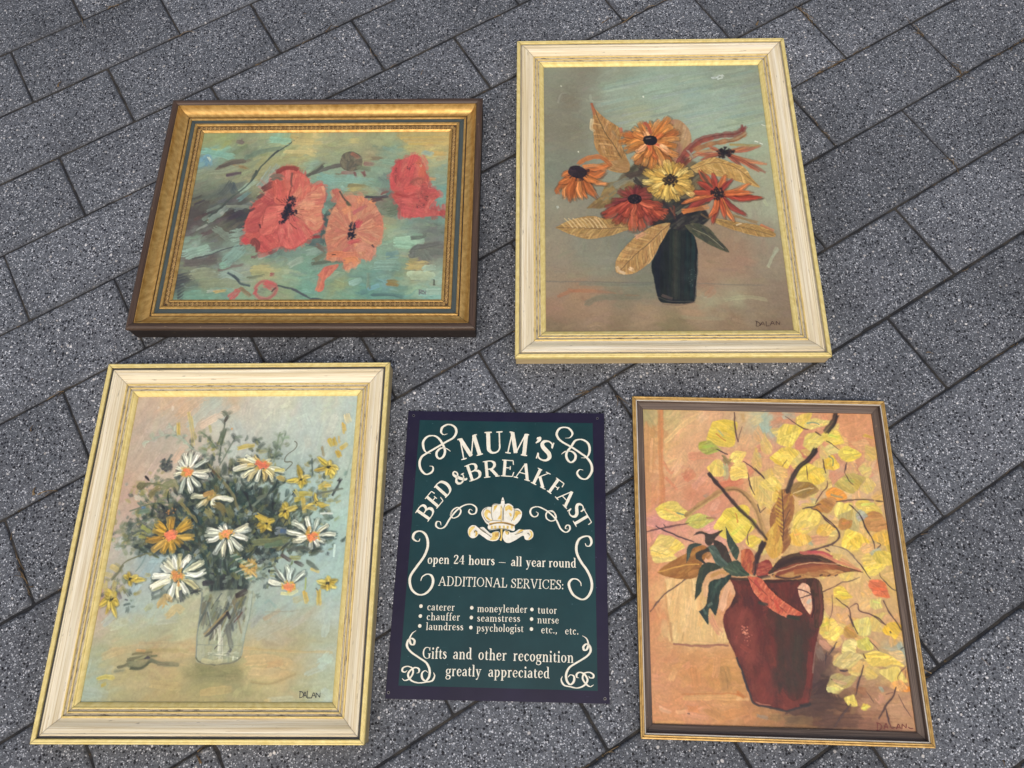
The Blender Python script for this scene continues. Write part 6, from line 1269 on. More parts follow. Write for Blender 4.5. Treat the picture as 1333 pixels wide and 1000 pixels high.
def cream_frame(key, label, paint, seed, groove, worn):
    root, cv, P, w, h, zc, dx, dy = picture(key, label, paint, seed)
    W, H = w, h
    k = ((W - P.w) / 2 * 1000) / 56.0                     # the profile below is 56 mm wide
    f = lambda pr: [(d_ * k, zz) for d_, zz in pr]
    fr = moulding('frame', W, H, f([(10.8, 27.2), (11.2, 29.6), (12.4, 30.4), (14.2, 30.2), (15, 29.2), (18, 29.6), (22, 28.8), (26, 26.6), (30, 24.0), (33, 22.4), (34.4, 22.0), (34.6, 21.5)]), CREAM, root)
    moulding('frame_side', W, H, f([(2, 0), (1, .5), (1, 19.5), (.6, 21.5)]), RAW_SIDE, fr)
    moulding('gilt_rim', W, H, f([(.6, 21.5), (.1, 22), (0, 23), (0, 30.2), (.5, 31), (2, 31.6), (3.4, 31.2), (4.2, 31.6), (6.4, 31.4), (7.2, 30.6), (7.4, 28)]), PALE_GOLD, fr)
    moulding('groove', W, H, f([(7.4, 28), (7.6, 27.2), (10.8, 27.2)]), groove, fr)
    moulding('gilt_bead', W, H, f([(34.6, 21.5), (34.8, 22.9), (35.6, 23.5), (36.8, 23.5), (37.4, 22.8), (37.5, 21.2)]), BEAD_GOLD, fr)
    moulding('worn_band', W, H, f([(37.5, 21.2), (38, 20.8), (40.8, 20.4), (41, 20.2)]), worn, fr)
    moulding('gilt_bead', W, H, f([(41, 20.2), (41.2, 21.6), (42, 22.1), (43, 21.9), (43.5, 20.2)]), BEAD_GOLD, fr)
    moulding('worn_band', W, H, f([(43.5, 20.2), (44, 19.4), (46.4, 19), (46.6, 18.8)]), worn, fr)
    moulding('gilt_slip', W, H, f([(46.6, 18.8), (46.9, 20), (48, 20.3), (49.4, 19.6), (49.8, 18.6), (51.5, 18.2), (54, 16.6), (55.6, 15.2), (56, 14.6), (56.1, 12.2)]), PALE_GOLD, fr)
    return root, cv, P, zc, dx, dy


RAISE = 8.
# top left: poppies in the dark wood and gold frame
root, cv, P, w, h, zc, dx, dy = picture('poppies', 'red and orange poppies on teal, in a gold cove frame with dark wood edge', paint_poppies, 3)
k = ((w - P.w) / 2 * 1000) / 67.0
f = lambda pr: [(d_ * k, zz) for d_, zz in pr]
fr = moulding('frame', w, h, f([(.6, 30.5), (0, 31.2), (0, 36.6), (.8, 38.4), (3, 39.8), (6.4, 40.2), (9.6, 39.4), (12, 37.8), (12.6, 36.4)]), WALNUT, root)
moulding('frame_side', w, h, f([(3, 0), (1.6, .5), (1.4, 12), (1.8, 14), (1.6, 26), (1.4, 29), (.6, 30.5)]), WALNUT_SIDE, fr)
moulding('gilt_cove', w, h, f([(12.6, 36.4), (13.2, 37.2), (14, 37), (14.4, 35.6), (16, 32.4), (18.4, 29), (21, 26.2), (24, 24), (27, 22.7), (30.4, 22.1), (31.4, 22.2), (31.6, 20.4)]), OLD_GOLD, fr)
moulding('black_groove', w, h, f([(31.6, 20.4), (33.4, 20.2)]), BLACK_LINE, fr)
moulding('gilt_bead', w, h, f([(33.4, 20.2), (33.6, 22.2), (34.6, 22.8), (37.2, 22.6), (38, 21.8), (38.2, 20)]), OLD_GOLD, fr)
moulding('painted_band', w, h, f([(38.2, 20), (42, 19.6), (47, 20.2)]), GREY_GREEN, fr)
moulding('gilt_bead', w, h, f([(47, 20.2), (47.2, 22.4), (48.4, 23.2), (51.4, 22.8), (52.6, 21.6), (52.8, 20)]), OLD_GOLD, fr)
moulding('ornament_band', w, h, f([(52.8, 20), (61.4, 18.9)]), worn_paint('ornament_ground', (74, 58, 36), (98, 76, 46), (44, 34, 24), cover=.6), fr)
moulding('gilt_slip', w, h, f([(61.4, 18.9), (61.6, 20.2), (62.6, 20.5), (64, 19.9), (65.6, 18.8), (66.8, 18.2), (67.1, 15.6)]), OLD_GOLD, fr)


def carved_rings(w, h, d0, z0, parent):
    V, F, G = [], [], []
    def tube(c, r0, r1, ang, sx=1., sy=1.):
        b0 = len(V); n, m = 12, 5; ca, sa = math.cos(ang), math.sin(ang)
        for i in range(n):
            t = i / n * 6.2832
            for j in range(m):
                q = j / m * 6.2832; rr = r0 + r1 * math.cos(q); x, y = rr * math.cos(t) * sx, rr * math.sin(t) * sy
                V.append((c[0] + x * ca - y * sa, c[1] + x * sa + y * ca, z0 + r1 * math.sin(q)))
        for i in range(n):
            for j in range(m): F.append((b0 + i * m + j, b0 + ((i + 1) % n) * m + j, b0 + ((i + 1) % n) * m + (j + 1) % m, b0 + i * m + (j + 1) % m))
    def bar(c, l, r, ang):
        b0 = len(V); ca, sa = math.cos(ang), math.sin(ang)
        for x, y, zz in ((-r, -l, 0), (r, -l, 0), (r, l, 0), (-r, l, 0), (0, -l * .8, r), (0, l * .8, r)):
            V.append((c[0] + x * ca - y * sa, c[1] + x * sa + y * ca, z0 - .0002 + zz))
        F.extend([(b0, b0 + 1, b0 + 4), (b0 + 1, b0 + 2, b0 + 5, b0 + 4), (b0 + 2, b0 + 3, b0 + 5), (b0 + 3, b0, b0 + 4, b0 + 5)])
    for horiz, ln in ((1, w - 2 * d0), (0, h - 2 * d0)):
        n = int(ln / .0088)
        for side in (1, -1):
            for i in range(n):
                s = -ln / 2 + (i + .5) * ln / n
                p = (s, side * (h / 2 - d0)) if horiz else (side * (w / 2 - d0), s)
                tube(p, .0023, .0007, 0, 1.05, 1.15)
                q = s + ln / n / 2
                if i < n - 1: bar((q, p[1]) if horiz else (p[0], q), .0031, .0006, 0 if horiz else math.pi / 2)
                tube(p, .0007, .0006, 0)
    me = mesh_from('carved_ornament', V, F); me.attributes.new('grime', 'FLOAT', 'POINT')
    uv = me.uv_layers.new(name='UVMap'); idx = np.zeros(len(me.loops), np.int32); me.loops.foreach_get('vertex_index', idx)
    uv.data.foreach_set('uv', np.array(V, np.float32)[idx][:, :2].ravel())
    me.polygons.foreach_set('use_smooth', [True] * len(me.polygons))
    return link('carved_ornament', me, ORN_GOLD, parent)


carved_rings(w, h, .0571 * k, .0277, fr)
RAISE = 6.

# top right: cone flowers, cream frame
_, cv, P, zc, dx, dy = cream_frame('coneflowers', 'orange, rust and yellow daisies in a dark vase, in a cream and gold frame', paint_coneflowers, 5, GROOVE_GREY, WORN_GREY)
b4 = at(860, 230, 4.762)
signature(P, [b4(*s) for s in (((592,915),(588,945)), ((582,912),(602,920),(612,932),(604,944),(590,945)), ((612,942),(628,918),(640,940)), ((616,932),(636,932)), ((650,915),(650,944)), ((650,944),(672,942)), ((675,940),(688,915),(702,938)), ((680,930),(698,928)), ((712,938),(712,914)), ((712,914),(732,936)), ((732,936),(735,916)))], .0011, (62, 40, 34), cv, zc, 0, 0)

# bottom left: daisies in a glass, cream frame
_, cv, P, zc, dx, dy = cream_frame('daisies', 'white daisies and yellow flowers in a glass tumbler, in a cream and gold frame', paint_daisies, 7, GROOVE_DARK, WORN_GREY)
c6 = at(260, 770, 6.667)
signature(P, [c6(*s) for s in (((872,875),(868,930)), ((864,876),(890,882),(900,900),(890,925),(866,932)), ((902,930),(914,880),(926,930)), ((906,912),(922,912)), ((934,870),(932,934)), ((932,934),(972,934)), ((970,934),(990,888),(1006,930)), ((976,914),(1002,912)), ((1010,932),(1012,890)), ((1012,890),(1042,928)), ((1042,930),(1046,888)))], .0010, (44, 46, 50), cv, zc, 0, 0)

RAISE = 0.
# bottom right: jug with autumn leaves, narrow frame
root, cv, P, w, h, zc, dx, dy = picture('jug', 'brown jug of autumn leaves and yellow foliage, in a narrow gold and dark wood frame', paint_jug, 11)
k = ((w - P.w) / 2 * 1000) / 19.0
f = lambda pr: [(d_ * k, zz) for d_, zz in pr]
fr = moulding('frame', w, h, f([(8, 21.6), (8.3, 20.6), (9.3, 13.6), (10, 13.2), (15, 12.6), (18.6, 11.6), (19.1, 11.2), (19.2, 7.2)]), DARK_OAK, root)
moulding('frame_side', w, h, f([(3, 0), (1.4, .5), (1.2, 18), (.6, 19.5)]), WALNUT_SIDE, fr)
moulding('gilt_rim', w, h, f([(.6, 19.5), (0, 20), (0, 22.6), (.5, 23.6), (2, 24), (2.8, 23.6), (3.2, 22.6), (3.6, 23.6), (5, 23.8), (5.7, 23.2), (6, 21.8)]), BRIGHT_GOLD, fr)
moulding('pale_fillet', w, h, f([(6, 21.8), (6.4, 22.3), (7.6, 22.2), (8, 21.6)]), PALE_LINE, fr)
e6 = at(1020, 800, 5.556)
signature(P, [e6(*s) for s in (((682,790),(678,845)), ((672,790),(700,800),(710,822),(696,842),(674,847)), ((726,838),(742,795),(756,835)), ((732,822),(752,822)), ((770,800),(782,830),(806,824)), ((816,836),(832,800),(846,832)), ((822,822),(842,820)), ((856,834),(858,800)), ((858,800),(886,828)), ((886,828),(888,796)), ((902,822),(918,832),(936,832)))], .0013, (118, 56, 46), cv, zc, 0, 0)


# ---------------------------------------------------------------- the printed metal sign
# A serif hand made of brush lines. T thick straight, t thin straight, s serif, w line with its own widths (x, y, part of thick)
def O(cx, rx, ry, cy):
    return ('w', [(cx + rx * math.cos(t), cy + ry * math.sin(t), .36 + .64 * abs(math.cos(t)) ** 1.3) for t in np.linspace(0, 6.2832, 22)])


STEM = [('T', [(.19, 0), (.19, 1)]), ('s', [(.03, 1), (.3, 1)]), ('s', [(.03, 0), (.35, 0)])]
SM = lambda x: [('T', [(x, 0), (x, .62)]), ('s', [(x - .13, .61), (x, .61)]), ('s', [(x - .12, 0), (x + .13, 0)])]
ARCH = lambda x: [('w', [(x, .42, .3), (x + .1, .56, .4), (x + .2, .61, .55), (x + .29, .52, .9), (x + .31, .36, 1)]), ('T', [(x + .31, .36), (x + .31, 0)]), ('s', [(x + .19, 0), (x + .43, 0)])]
CBOW = ('w', [(.74, .72, .4), (.68, .92, .4), (.5, .99, .4), (.26, .92, .7), (.12, .7, 1), (.1, .45, 1.05), (.17, .2, .9), (.34, .04, .5), (.53, .01, .4), (.68, .09, .4), (.76, .28, .3)])
GLYPH = {
    'A': (.92, [('t', [(.12, 0), (.45, .98)]), ('T', [(.46, 1), (.79, 0)]), ('t', [(.24, .36), (.64, .36)]), ('s', [(0, 0), (.26, 0)]), ('s', [(.62, 0), (.94, 0)])]),
    'B': (.74, STEM + [('w', [(.1, 1, .4), (.42, 1, .4), (.57, .9, .8), (.6, .76, 1), (.54, .6, .8), (.4, .53, .4), (.19, .53, .4)]), ('w', [(.19, .53, .4), (.45, .53, .4), (.63, .43, .9), (.68, .27, 1.1), (.62, .09, .8), (.44, 0, .4), (.1, 0, .4)])]),
    'C': (.82, [CBOW, ('t', [(.745, 1), (.745, .7)])]),
    'D': (.86, STEM + [('w', [(.1, 1, .4), (.42, 1, .4), (.66, .86, .9), (.76, .5, 1.1), (.66, .14, .9), (.42, 0, .4), (.1, 0, .4)])]),
    'E': (.7, STEM + [('t', [(.1, 1), (.6, 1)]), ('t', [(.6, 1), (.63, .74)]), ('t', [(.19, .53), (.48, .53)]), ('t', [(.48, .65), (.48, .41)]), ('t', [(.1, 0), (.62, 0)]), ('t', [(.62, 0), (.68, .28)])]),
    'F': (.66, STEM + [('t', [(.1, 1), (.6, 1)]), ('t', [(.6, 1), (.63, .74)]), ('t', [(.19, .53), (.48, .53)]), ('t', [(.48, .65), (.48, .41)])]),
    'G': (.88, [CBOW, ('t', [(.745, 1), (.745, .7)]), ('T', [(.72, .04), (.72, .42)]), ('s', [(.56, .42), (.87, .42)])]),
    'I': (.38, [('T', [(.19, 0), (.19, 1)]), ('s', [(.03, 1), (.35, 1)]), ('s', [(.03, 0), (.35, 0)])]),
    'K': (.88, STEM + [('t', [(.22, .42), (.66, .98)]), ('T', [(.34, .56), (.74, .02)]), ('s', [(.52, 1), (.8, 1)]), ('s', [(.58, 0), (.9, 0)])]),
    'L': (.66, STEM + [('t', [(.1, 0), (.6, 0)]), ('t', [(.6, 0), (.64, .3)])]),
    'M': (1.06, [('t', [(.14, 0), (.19, 1)]), ('T', [(.2, 1), (.51, .05)]), ('t', [(.51, .04), (.83, 1)]), ('T', [(.86, 1), (.91, 0)]), ('s', [(.02, 0), (.28, 0)]), ('s', [(.06, 1), (.24, 1)]), ('s', [(.8, 1), (1, 1)]), ('s', [(.76, 0), (1.06, 0)])]),
    'N': (.9, [('t', [(.17, 0), (.17, 1)]), ('T', [(.18, 1), (.73, .04)]), ('t', [(.74, 0), (.74, 1)]), ('s', [(.04, 0), (.3, 0)]), ('s', [(.03, 1), (.2, 1)]), ('s', [(.6, 1), (.88, 1)])]),
    'O': (.9, [O(.45, .36, .49, .5)]),
    'R': (.82, STEM + [('w', [(.1, 1, .4), (.42, 1, .4), (.58, .88, .9), (.61, .73, 1), (.54, .57, .8), (.4, .5, .4), (.19, .5, .4)]), ('T', [(.4, .5), (.7, .02)]), ('s', [(.6, 0), (.83, 0)])]),
    'S': (.6, [('w', [(.5, .72, .3), (.47, .9, .4), (.32, .99, .4), (.16, .92, .75), (.11, .77, 1), (.18, .63, 1.1), (.32, .52, 1.15), (.46, .40, 1.15), (.52, .23, 1), (.44, .06, .6), (.28, .01, .4), (.13, .08, .4), (.07, .28, .3)]), ('t', [(.52, 1), (.52, .7)]), ('t', [(.055, 0), (.055, .3)])]),
    'T': (.78, [('T', [(.39, 0), (.39, 1)]), ('t', [(.05, 1), (.73, 1)]), ('t', [(.05, 1), (.03, .74)]), ('t', [(.73, 1), (.75, .74)]), ('s', [(.23, 0), (.55, 0)])]),
    'U': (.9, [('T', [(.2, 1), (.2, .35)]), ('w', [(.2, .36, 1), (.22, .16, .95), (.33, .03, .6), (.48, .01, .4), (.62, .07, .4), (.7, .2, .4), (.71, .4, .4)]), ('t', [(.71, .38), (.71, 1)]), ('s', [(.03, 1), (.37, 1)]), ('s', [(.57, 1), (.86, 1)])]),
    'V': (.88, [('T', [(.15, 1), (.44, 0)]), ('t', [(.45, 0), (.74, 1)]), ('s', [(0, 1), (.32, 1)]), ('s', [(.6, 1), (.88, 1)])]),
    '&': (.92, [('w', [(.8, .52, .4), (.74, .27, .45), (.56, .06, .6), (.33, .0, .7), (.15, .1, 1), (.11, .27, 1.05), (.22, .45, .8), (.42, .6, .6), (.5, .78, .6), (.44, .95, .5), (.32, 1, .5), (.22, .9, .8), (.22, .76, 1), (.36, .5, 1.15), (.6, .18, 1.15), (.78, .03, .9), (.92, .05, .4)]), ('s', [(.66, .52), (.92, .52)])]),
    "'": (.26, [('w', [(.13, 1.02, .9), (.16, .95, 1.3), (.17, .86, .8), (.08, .7, .2)])]),
    'a': (.5, [('w', [(.11, .48, .8), (.17, .59, .45), (.26, .61, .45), (.35, .53, .8), (.37, .4, 1), (.37, .1, 1), (.4, .03, .6), (.48, .03, .3)]), ('w', [(.37, .37, .3), (.2, .32, .5), (.09, .22, .9), (.09, .1, 1), (.17, .02, .5), (.28, .04, .4), (.36, .13, .3)])]),
    'c': (.48, [('w', [(.41, .47, .9), (.34, .6, .5), (.23, .61, .5), (.12, .48, .95), (.1, .3, 1.05), (.14, .12, .9), (.24, .02, .5), (.34, .03, .4), (.44, .15, .3)])]),
    'd': (.58, [('T', [(.42, 1), (.42, 0)]), ('w', [(.42, .5, .4), (.32, .61, .45), (.2, .57, .6), (.11, .45, .95), (.1, .28, 1.05), (.14, .1, .85), (.24, .01, .5), (.34, .05, .4), (.42, .16, .3)]), ('s', [(.28, 1), (.44, 1)]), ('s', [(.42, 0), (.57, 0)])]),
    'e': (.5, [('t', [(.1, .34), (.43, .35)]), ('w', [(.43, .35, .5), (.41, .51, .7), (.3, .61, .5), (.2, .59, .6), (.11, .45, .95), (.1, .27, 1.05), (.15, .09, .85), (.27, .01, .5), (.36, .04, .4), (.45, .16, .3)])]),
    'f': (.36, [('w', [(.17, 0, 1), (.17, .8, 1), (.2, .94, .75), (.28, 1.01, .5), (.38, .95, .9)]), ('t', [(.03, .6), (.34, .6)]), ('s', [(.04, 0), (.32, 0)])]),
    'g': (.54, [O(.25, .16, .2, .41), ('w', [(.19, .22, .35), (.11, .14, .5), (.16, .06, .7), (.34, .03, .9), (.45, -.07, .9), (.42, -.22, .7), (.26, -.3, .45), (.1, -.25, .6), (.06, -.14, .7), (.12, -.02, .4), (.18, .05, .35)]), ('w', [(.37, .54, .4), (.44, .6, .6), (.52, .57, .7)])]),
    'h': (.6, [('T', [(.15, 0), (.15, 1)]), ('s', [(.01, 1), (.17, 1)]), ('s', [(.03, 0), (.28, 0)])] + ARCH(.15)),
    'i': (.3, SM(.15) + [('w', [(.15, .8, 1), (.15, .9, 1.3), (.15, .98, .8)])]),
    'l': (.3, [('T', [(.15, 0), (.15, 1)]), ('s', [(.01, 1), (.17, 1)]), ('s', [(.02, 0), (.28, 0)])]),
    'm': (.92, SM(.15) + ARCH(.15) + ARCH(.46)),
    'n': (.6, SM(.15) + ARCH(.15)),
    'o': (.54, [O(.27, .18, .3, .31)]),
    'p': (.58, [('T', [(.15, -.3), (.15, .62)]), ('s', [(.02, .61), (.16, .61)]), ('s', [(.02, -.3), (.29, -.3)]), ('w', [(.15, .45, .3), (.24, .57, .45), (.35, .6, .6), (.45, .48, .95), (.47, .3, 1.05), (.42, .12, .85), (.33, .01, .5), (.22, .04, .4), (.15, .14, .3)])]),
    'r': (.42, SM(.15) + [('w', [(.15, .4, .3), (.22, .54, .45), (.3, .6, .7), (.38, .56, 1.1)])]),
    's': (.42, [('w', [(.34, .46, .4), (.3, .57, .45), (.21, .61, .5), (.12, .55, .8), (.1, .46, 1), (.17, .37, 1.1), (.28, .28, 1.1), (.34, .17, 1), (.3, .06, .7), (.2, .01, .5), (.11, .05, .5), (.07, .17, .4)])]),
    't': (.36, [('w', [(.17, .8, .3), (.16, .6, 1), (.16, .14, 1), (.2, .03, .7), (.27, .01, .45), (.35, .09, .3)]), ('t', [(.03, .6), (.33, .6)])]),
    'u': (.6, [('w', [(.15, .62, 1), (.15, .2, 1), (.19, .06, .8), (.28, .01, .5), (.38, .06, .4), (.45, .18, .3)]), ('T', [(.45, 0), (.45, .62)]), ('s', [(.02, .61), (.17, .61)]), ('s', [(.32, .61), (.46, .61)]), ('s', [(.45, 0), (.58, 0)])]),
    'y': (.56, [('T', [(.13, .6), (.3, .04)]), ('w', [(.46, .6, .4), (.3, .05, .4), (.22, -.18, .45), (.15, -.28, .6), (.06, -.26, .9)]), ('s', [(.01, .61), (.26, .61)]), ('s', [(.35, .61), (.56, .61)])]),
    '2': (.54, [('w', [(.09, .74, .9), (.13, .92, .6), (.26, .99, .5), (.4, .92, .9), (.43, .75, 1.1), (.36, .55, .9), (.2, .28, .6), (.07, .05, .4)]), ('w', [(.07, .05, .7), (.25, .06, 1), (.46, .05, .8)]), ('t', [(.47, .04), (.5, .24)])]),
    '4': (.58, [('t', [(.38, 1), (.05, .3)]), ('t', [(.04, .28), (.55, .28)]), ('T', [(.39, 1), (.39, 0)]), ('s', [(.26, 0), (.53, 0)])]),
    '-': (.52, [('t', [(0, .3), (.5, .3)])]),
    '.': (.24, [('w', [(.12, 0, 1), (.12, .08, 1.3), (.12, .15, .8)])]),
    ',': (.24, [('w', [(.12, .14, .9), (.14, .06, 1.3), (.13, -.04, .8), (.06, -.15, .3)])]),
    ':': (.26, [('w', [(.12, 0, 1), (.12, .08, 1.3), (.12, .15, .8)]), ('w', [(.12, .42, 1), (.12, .5, 1.3), (.12, .57, .8)])]),
}

cx, cy, SW, SH, SA = PLACE['sign'][:5]
sign_at = local_frame(cx, cy, SA, .002)


def bend(x, y):
    """the sheet does not lie quite flat: corners lifted, one old crease near the lower edge"""
    u, v = x / (SW / 2), y / (SH / 2)
    z = .0022 * (u * u * v * v) + .0010 * math.exp(-((u + .48) / .16) ** 2) * max(0, -v - .55) * 2.2 + .0007 * math.sin(u * 2.1 + v * 1.3) + .0009 * math.exp(-((u - .86) / .12) ** 2 - ((v - .12) / .2) ** 2)
    return z + .0004


sign = thing('metal_sign', 'dark green printed tin sign with purple border and cream lettering', 'sign', (cx, cy, 0), SA)


def enamel(name, a, b, rough=.34, spec=.25):
    M = Mat(name, rough=rough, spec=spec); v = M.coord('Object')
    c = M.ramp(M.noise(v, 9, 5, .6), [(.35, a), (.65, b)])
    c = M.mix(M.ramp(M.noise(M.coord('Object', (30, 260, 1)), 1., 3), [(.70, 0.), (.76, .3)]), c, [min(255, q + 60) for q in b])
    c = M.mix(M.ramp(M.voro(v, 55, 'Distance'), [(.03, .5), (.05, 0.)]), c, [min(255, q + 70) for q in b])
    M.color(c); M.rough(M.ramp(M.noise(v, 40, 4), [(.3, rough - .06), (.7, rough + .12)])); return M.m


def sheet(name, x0, x1, y0, y1, dz, mat, n=40, skirt=False, corner=0., quad=None):
    V, F = [], []
    for j in range(n + 1):
        for i in range(n + 1):
            s, t = i / n, j / n
            if quad is None: x, y = x0 + (x1 - x0) * s, y0 + (y1 - y0) * t
            else:
                p = (quad[0] * (1 - s) + quad[1] * s) * (1 - t) + (quad[3] * (1 - s) + quad[2] * s) * t; x, y = p
            V.append((x, y, bend(x, y) + dz))
    for j in range(n):
        for i in range(n): a = j * (n + 1) + i; F.append((a, a + 1, a + n + 2, a + n + 1))
    if skirt:
        edge = [i for i in range(n + 1)] + [(j * (n + 1) + n) for j in range(1, n + 1)] + [n * (n + 1) + i for i in range(n - 1, -1, -1)] + [j * (n + 1) for j in range(n - 1, 0, -1)]
        b0 = len(V)
        for e in edge: V.append((V[e][0], V[e][1], V[e][2] - .0009))
        m = len(edge)
        for i in range(m): F.append((edge[i], b0 + i, b0 + (i + 1) % m, edge[(i + 1) % m]))
    me = mesh_from(name, V, F); me.polygons.foreach_set('use_smooth', [True] * len(me.polygons)); me.set_sharp_from_angle(angle=math.radians(40))
    return link(name, me, mat, sign)


PURPLE = enamel('purple_border_print', (25, 20, 43), (31, 26, 51))
TEAL = enamel('dark_green_print', (15, 52, 55), (22, 61, 64))
CREAM_INK = Mat('cream_ink', rough=.45, spec=.3); CREAM_INK.color(CREAM_INK.ramp(CREAM_INK.noise(CREAM_INK.coord('Object'), 120, 3), [(.3, (226, 220, 196)), (.7, (240, 236, 216))]))
# corners read off the photograph: the sheet is a little out of square there because it is bent
q = sign_at([(531.8, 535.2), (786.2, 538.6), (793.6, 916.3), (501.5, 909.7)])
panel = sheet('panel', 0, 0, 0, 0, .0010, PURPLE, quad=[q[3], q[2], q[1], q[0]], skirt=True)
q = sign_at([(546.6, 547), (771.4, 551.2), (778, 899.5), (518.7, 892.5)])
sheet('printed_field', 0, 0, 0, 0, .00118, TEAL, quad=[q[3], q[2], q[1], q[0]])
INK = .00140
_layer = [0]


def put(name, V, F, mat=None, parent=None):
    me = mesh_from(name, V, F); fix_up(me)
    return link(name, me, (mat or CREAM_INK).m, parent or sign)


def lay(bmv, pts, widths):
    ribbon(bmv, pts, widths, INK + (_layer[0] % 12) * .000022, bend); _layer[0] += 1


def glyph(bmv, ch, o, ex, ey, hgt, thick, thin):
    """o origin, ex/ey metres per unit across and up, hgt cap height in metres"""
    for mode, pts in GLYPH[ch][1]:
        if mode == 'w':
            p = np.array([(x, y) for x, y, _ in pts]); ww = np.array([w_ for *_, w_ in pts])
            n = len(p) * 5; s = Painting.spline(p, n); wi = np.interp(np.linspace(0, len(p) - 1, n), np.arange(len(p)), ww) * thick
            wi = np.maximum(wi, thin * .8)
        else:
            s = np.linspace(pts[0], pts[1], 5); wi = np.full(5, {'T': thick, 't': thin, 's': thin}[mode])
            if mode == 's': wi = wi * np.array([.8, 1, 1.15, 1, .8])
        lay(bmv, o + s[:, :1] * ex + s[:, 1:] * ey, wi * hgt)


def letter(bmv, ch, bl, br, hpx, thick=.19, thin=.062):
    """one letter fitted between two baseline points of the photograph"""
    a, b = sign_at([bl, br]); c = sign_at([bl, (bl[0], bl[1] - hpx)]); hgt = np.linalg.norm(c[1] - c[0])
    ex = (b - a) / GLYPH[ch][0]; d_ = (b - a) / np.linalg.norm(b - a); ey = np.array([-d_[1], d_[0]]) * hgt
    glyph(bmv, ch, a, ex, ey, hgt, thick, thin)


def word(text, p0, p1, hpx, thick=.145, thin=.05, track=.04, name='lettering'):
    bmv = ([], []); a, b = sign_at([p0, p1]); c = sign_at([p0, (p0[0], p0[1] - hpx)]); hgt = np.linalg.norm(c[1] - c[0])
    tot = sum(GLYPH[ch][0] + track for ch in text) - track
    ex = (b - a) / tot; d_ = (b - a) / np.linalg.norm(b - a); ey = np.array([-d_[1], d_[0]]) * hgt
    x = 0
    for ch in text:
        glyph(bmv, ch, a + ex * x, ex, ey, hgt, thick, thin); x += GLYPH[ch][0] + track
    return bmv


def line(*words):
    V, F = [], []
    for wd in words:
        v, f_ = wd; b0 = len(V); V.extend(v); F.extend(tuple(i + b0 for i in q_) for q_ in f_)
    put('lettering', V, F)


bmv = ([], [])
for ch, bl, br, hp in (('M', (600, 598.6), (628.6, 590.9), 26.5), ('U', (630.4, 590.4), (656.2, 589.2), 27), ('M', (657.2, 589.0), (686.2, 593.4), 27), ("'", (690.5, 595), (699, 597), 27), ('S', (696.4, 596.4), (716.0, 602.4), 26)):
    letter(bmv, ch, bl, br, hp, .185)
put('lettering', *bmv)
bmv = ([], [])
for ch, bl, br, hp in (('B', (556.2, 679.6), (566.8, 664.4), 20), ('E', (567.6, 662.6), (577.8, 650.4), 20), ('D', (579.0, 648.6), (590.6, 635.6), 20), ('&', (595.2, 632.2), (608.6, 623.2), 17.5), ('B', (610.4, 626.9), (627.8, 620.6), 20.5),
                       ('R', (629.4, 621.8), (650.4, 619.6), 20.5), ('E', (651.2, 619.4), (669.0, 620.6), 20.5), ('A', (668.6, 620.8), (689.4, 626.2), 20.5), ('K', (690.4, 627.6), (709.6, 637.0), 20.5), ('F', (711.4, 638.4), (723.4, 647.2), 20.5),
                       ('A', (722.6, 646.6), (737.6, 662.2), 20.5), ('S', (737.8, 664.6), (746.4, 676.4), 20.5), ('T', (742.8, 672.6), (753.6, 691.4), 20)):
    letter(bmv, ch, bl, br, hp, .185)
put('lettering', *bmv)
line(word('open', (556.1, 733.7), (584.8, 734.0), 12.2), word('24', (589.9, 734.0), (604.6, 734.3), 11.4), word('hours', (609.6, 735), (644.0, 735.6), 12.2), word('-', (649.2, 735.8), (658.2, 736.2), 12), word('all', (665, 736.7), (679.4, 737), 12.2), word('year', (684.4, 737.5), (710.4, 738), 12.4), word('round', (714.2, 738.2), (750.2, 738.8), 12.2))
line(word('ADDITIONAL', (570.2, 762.0), (659.8, 764.6), 11.6, .115, .075), word('SERVICES:', (665, 765.0), (733.9, 767.2), 11.6, .115, .075))
for row in ((('caterer', (555.7, 794.4), (591.8, 795)), ('moneylender', (621, 796.5), (686.3, 797.6)), ('tutor', (699.7, 798.5), (725, 799))),
            (('chauffer', (555, 807.2), (598.6, 807.7)), ('seamstress', (620.7, 809), (677.2, 809.6)), ('nurse', (699.3, 811.2), (727.6, 811.7))),
            (('laundress', (554.2, 820), (603.1, 820.4)), ('psychologist', (620.2, 821.8), (681.4, 822.8)), ('etc.,', (704.2, 824.3), (725.3, 824.6)), ('etc.', (735.3, 825.7), (753.3, 826.1)))):
    for t, a, b in row: line(word(t, a, b, 9.6, .125, .05, .05))
line(word('Gifts', (549.6, 857.2), (581.4, 857.5), 14.6, .13), word('and', (589.5, 857.8), (614.4, 858.1), 14.6, .13), word('other', (622.2, 858.6), (659.4, 859.7), 14.6, .13), word('recognition', (667.8, 860), (746.8, 862.7), 14.6, .13))
line(word('greatly', (579.8, 879.8), (626.4, 880.5), 14.4, .13), word('appreciated', (635.3, 880.9), (715.6, 882.9), 14.4, .13))
for p in ((547.9, 789.2), (547.2, 802), (546.4, 814.9), (614.1, 791.3), (613.5, 804), (612.9, 817), (692.4, 793.5), (692, 806), (691.8, 819)):
    c = sign_at([p])[0]; r = .0028
    V = [(c[0], c[1], INK + bend(*c))] + [(c[0] + r * math.cos(t), c[1] + r * math.sin(t), INK + bend(*c)) for t in np.linspace(0, 6.2832, 17)[:-1]]
    put('bullet_dot', V, [(0, i + 1, (i + 1) % 16 + 1) for i in range(16)])

d1, d2, d3, d4, d5, d6, d7 = at(520, 525, 5.26), at(650, 525, 5.26), at(510, 690, 8.887), at(645, 690, 8.887), at(495, 770, 6.667), at(645, 770, 6.667), at(590, 635, 10.25)


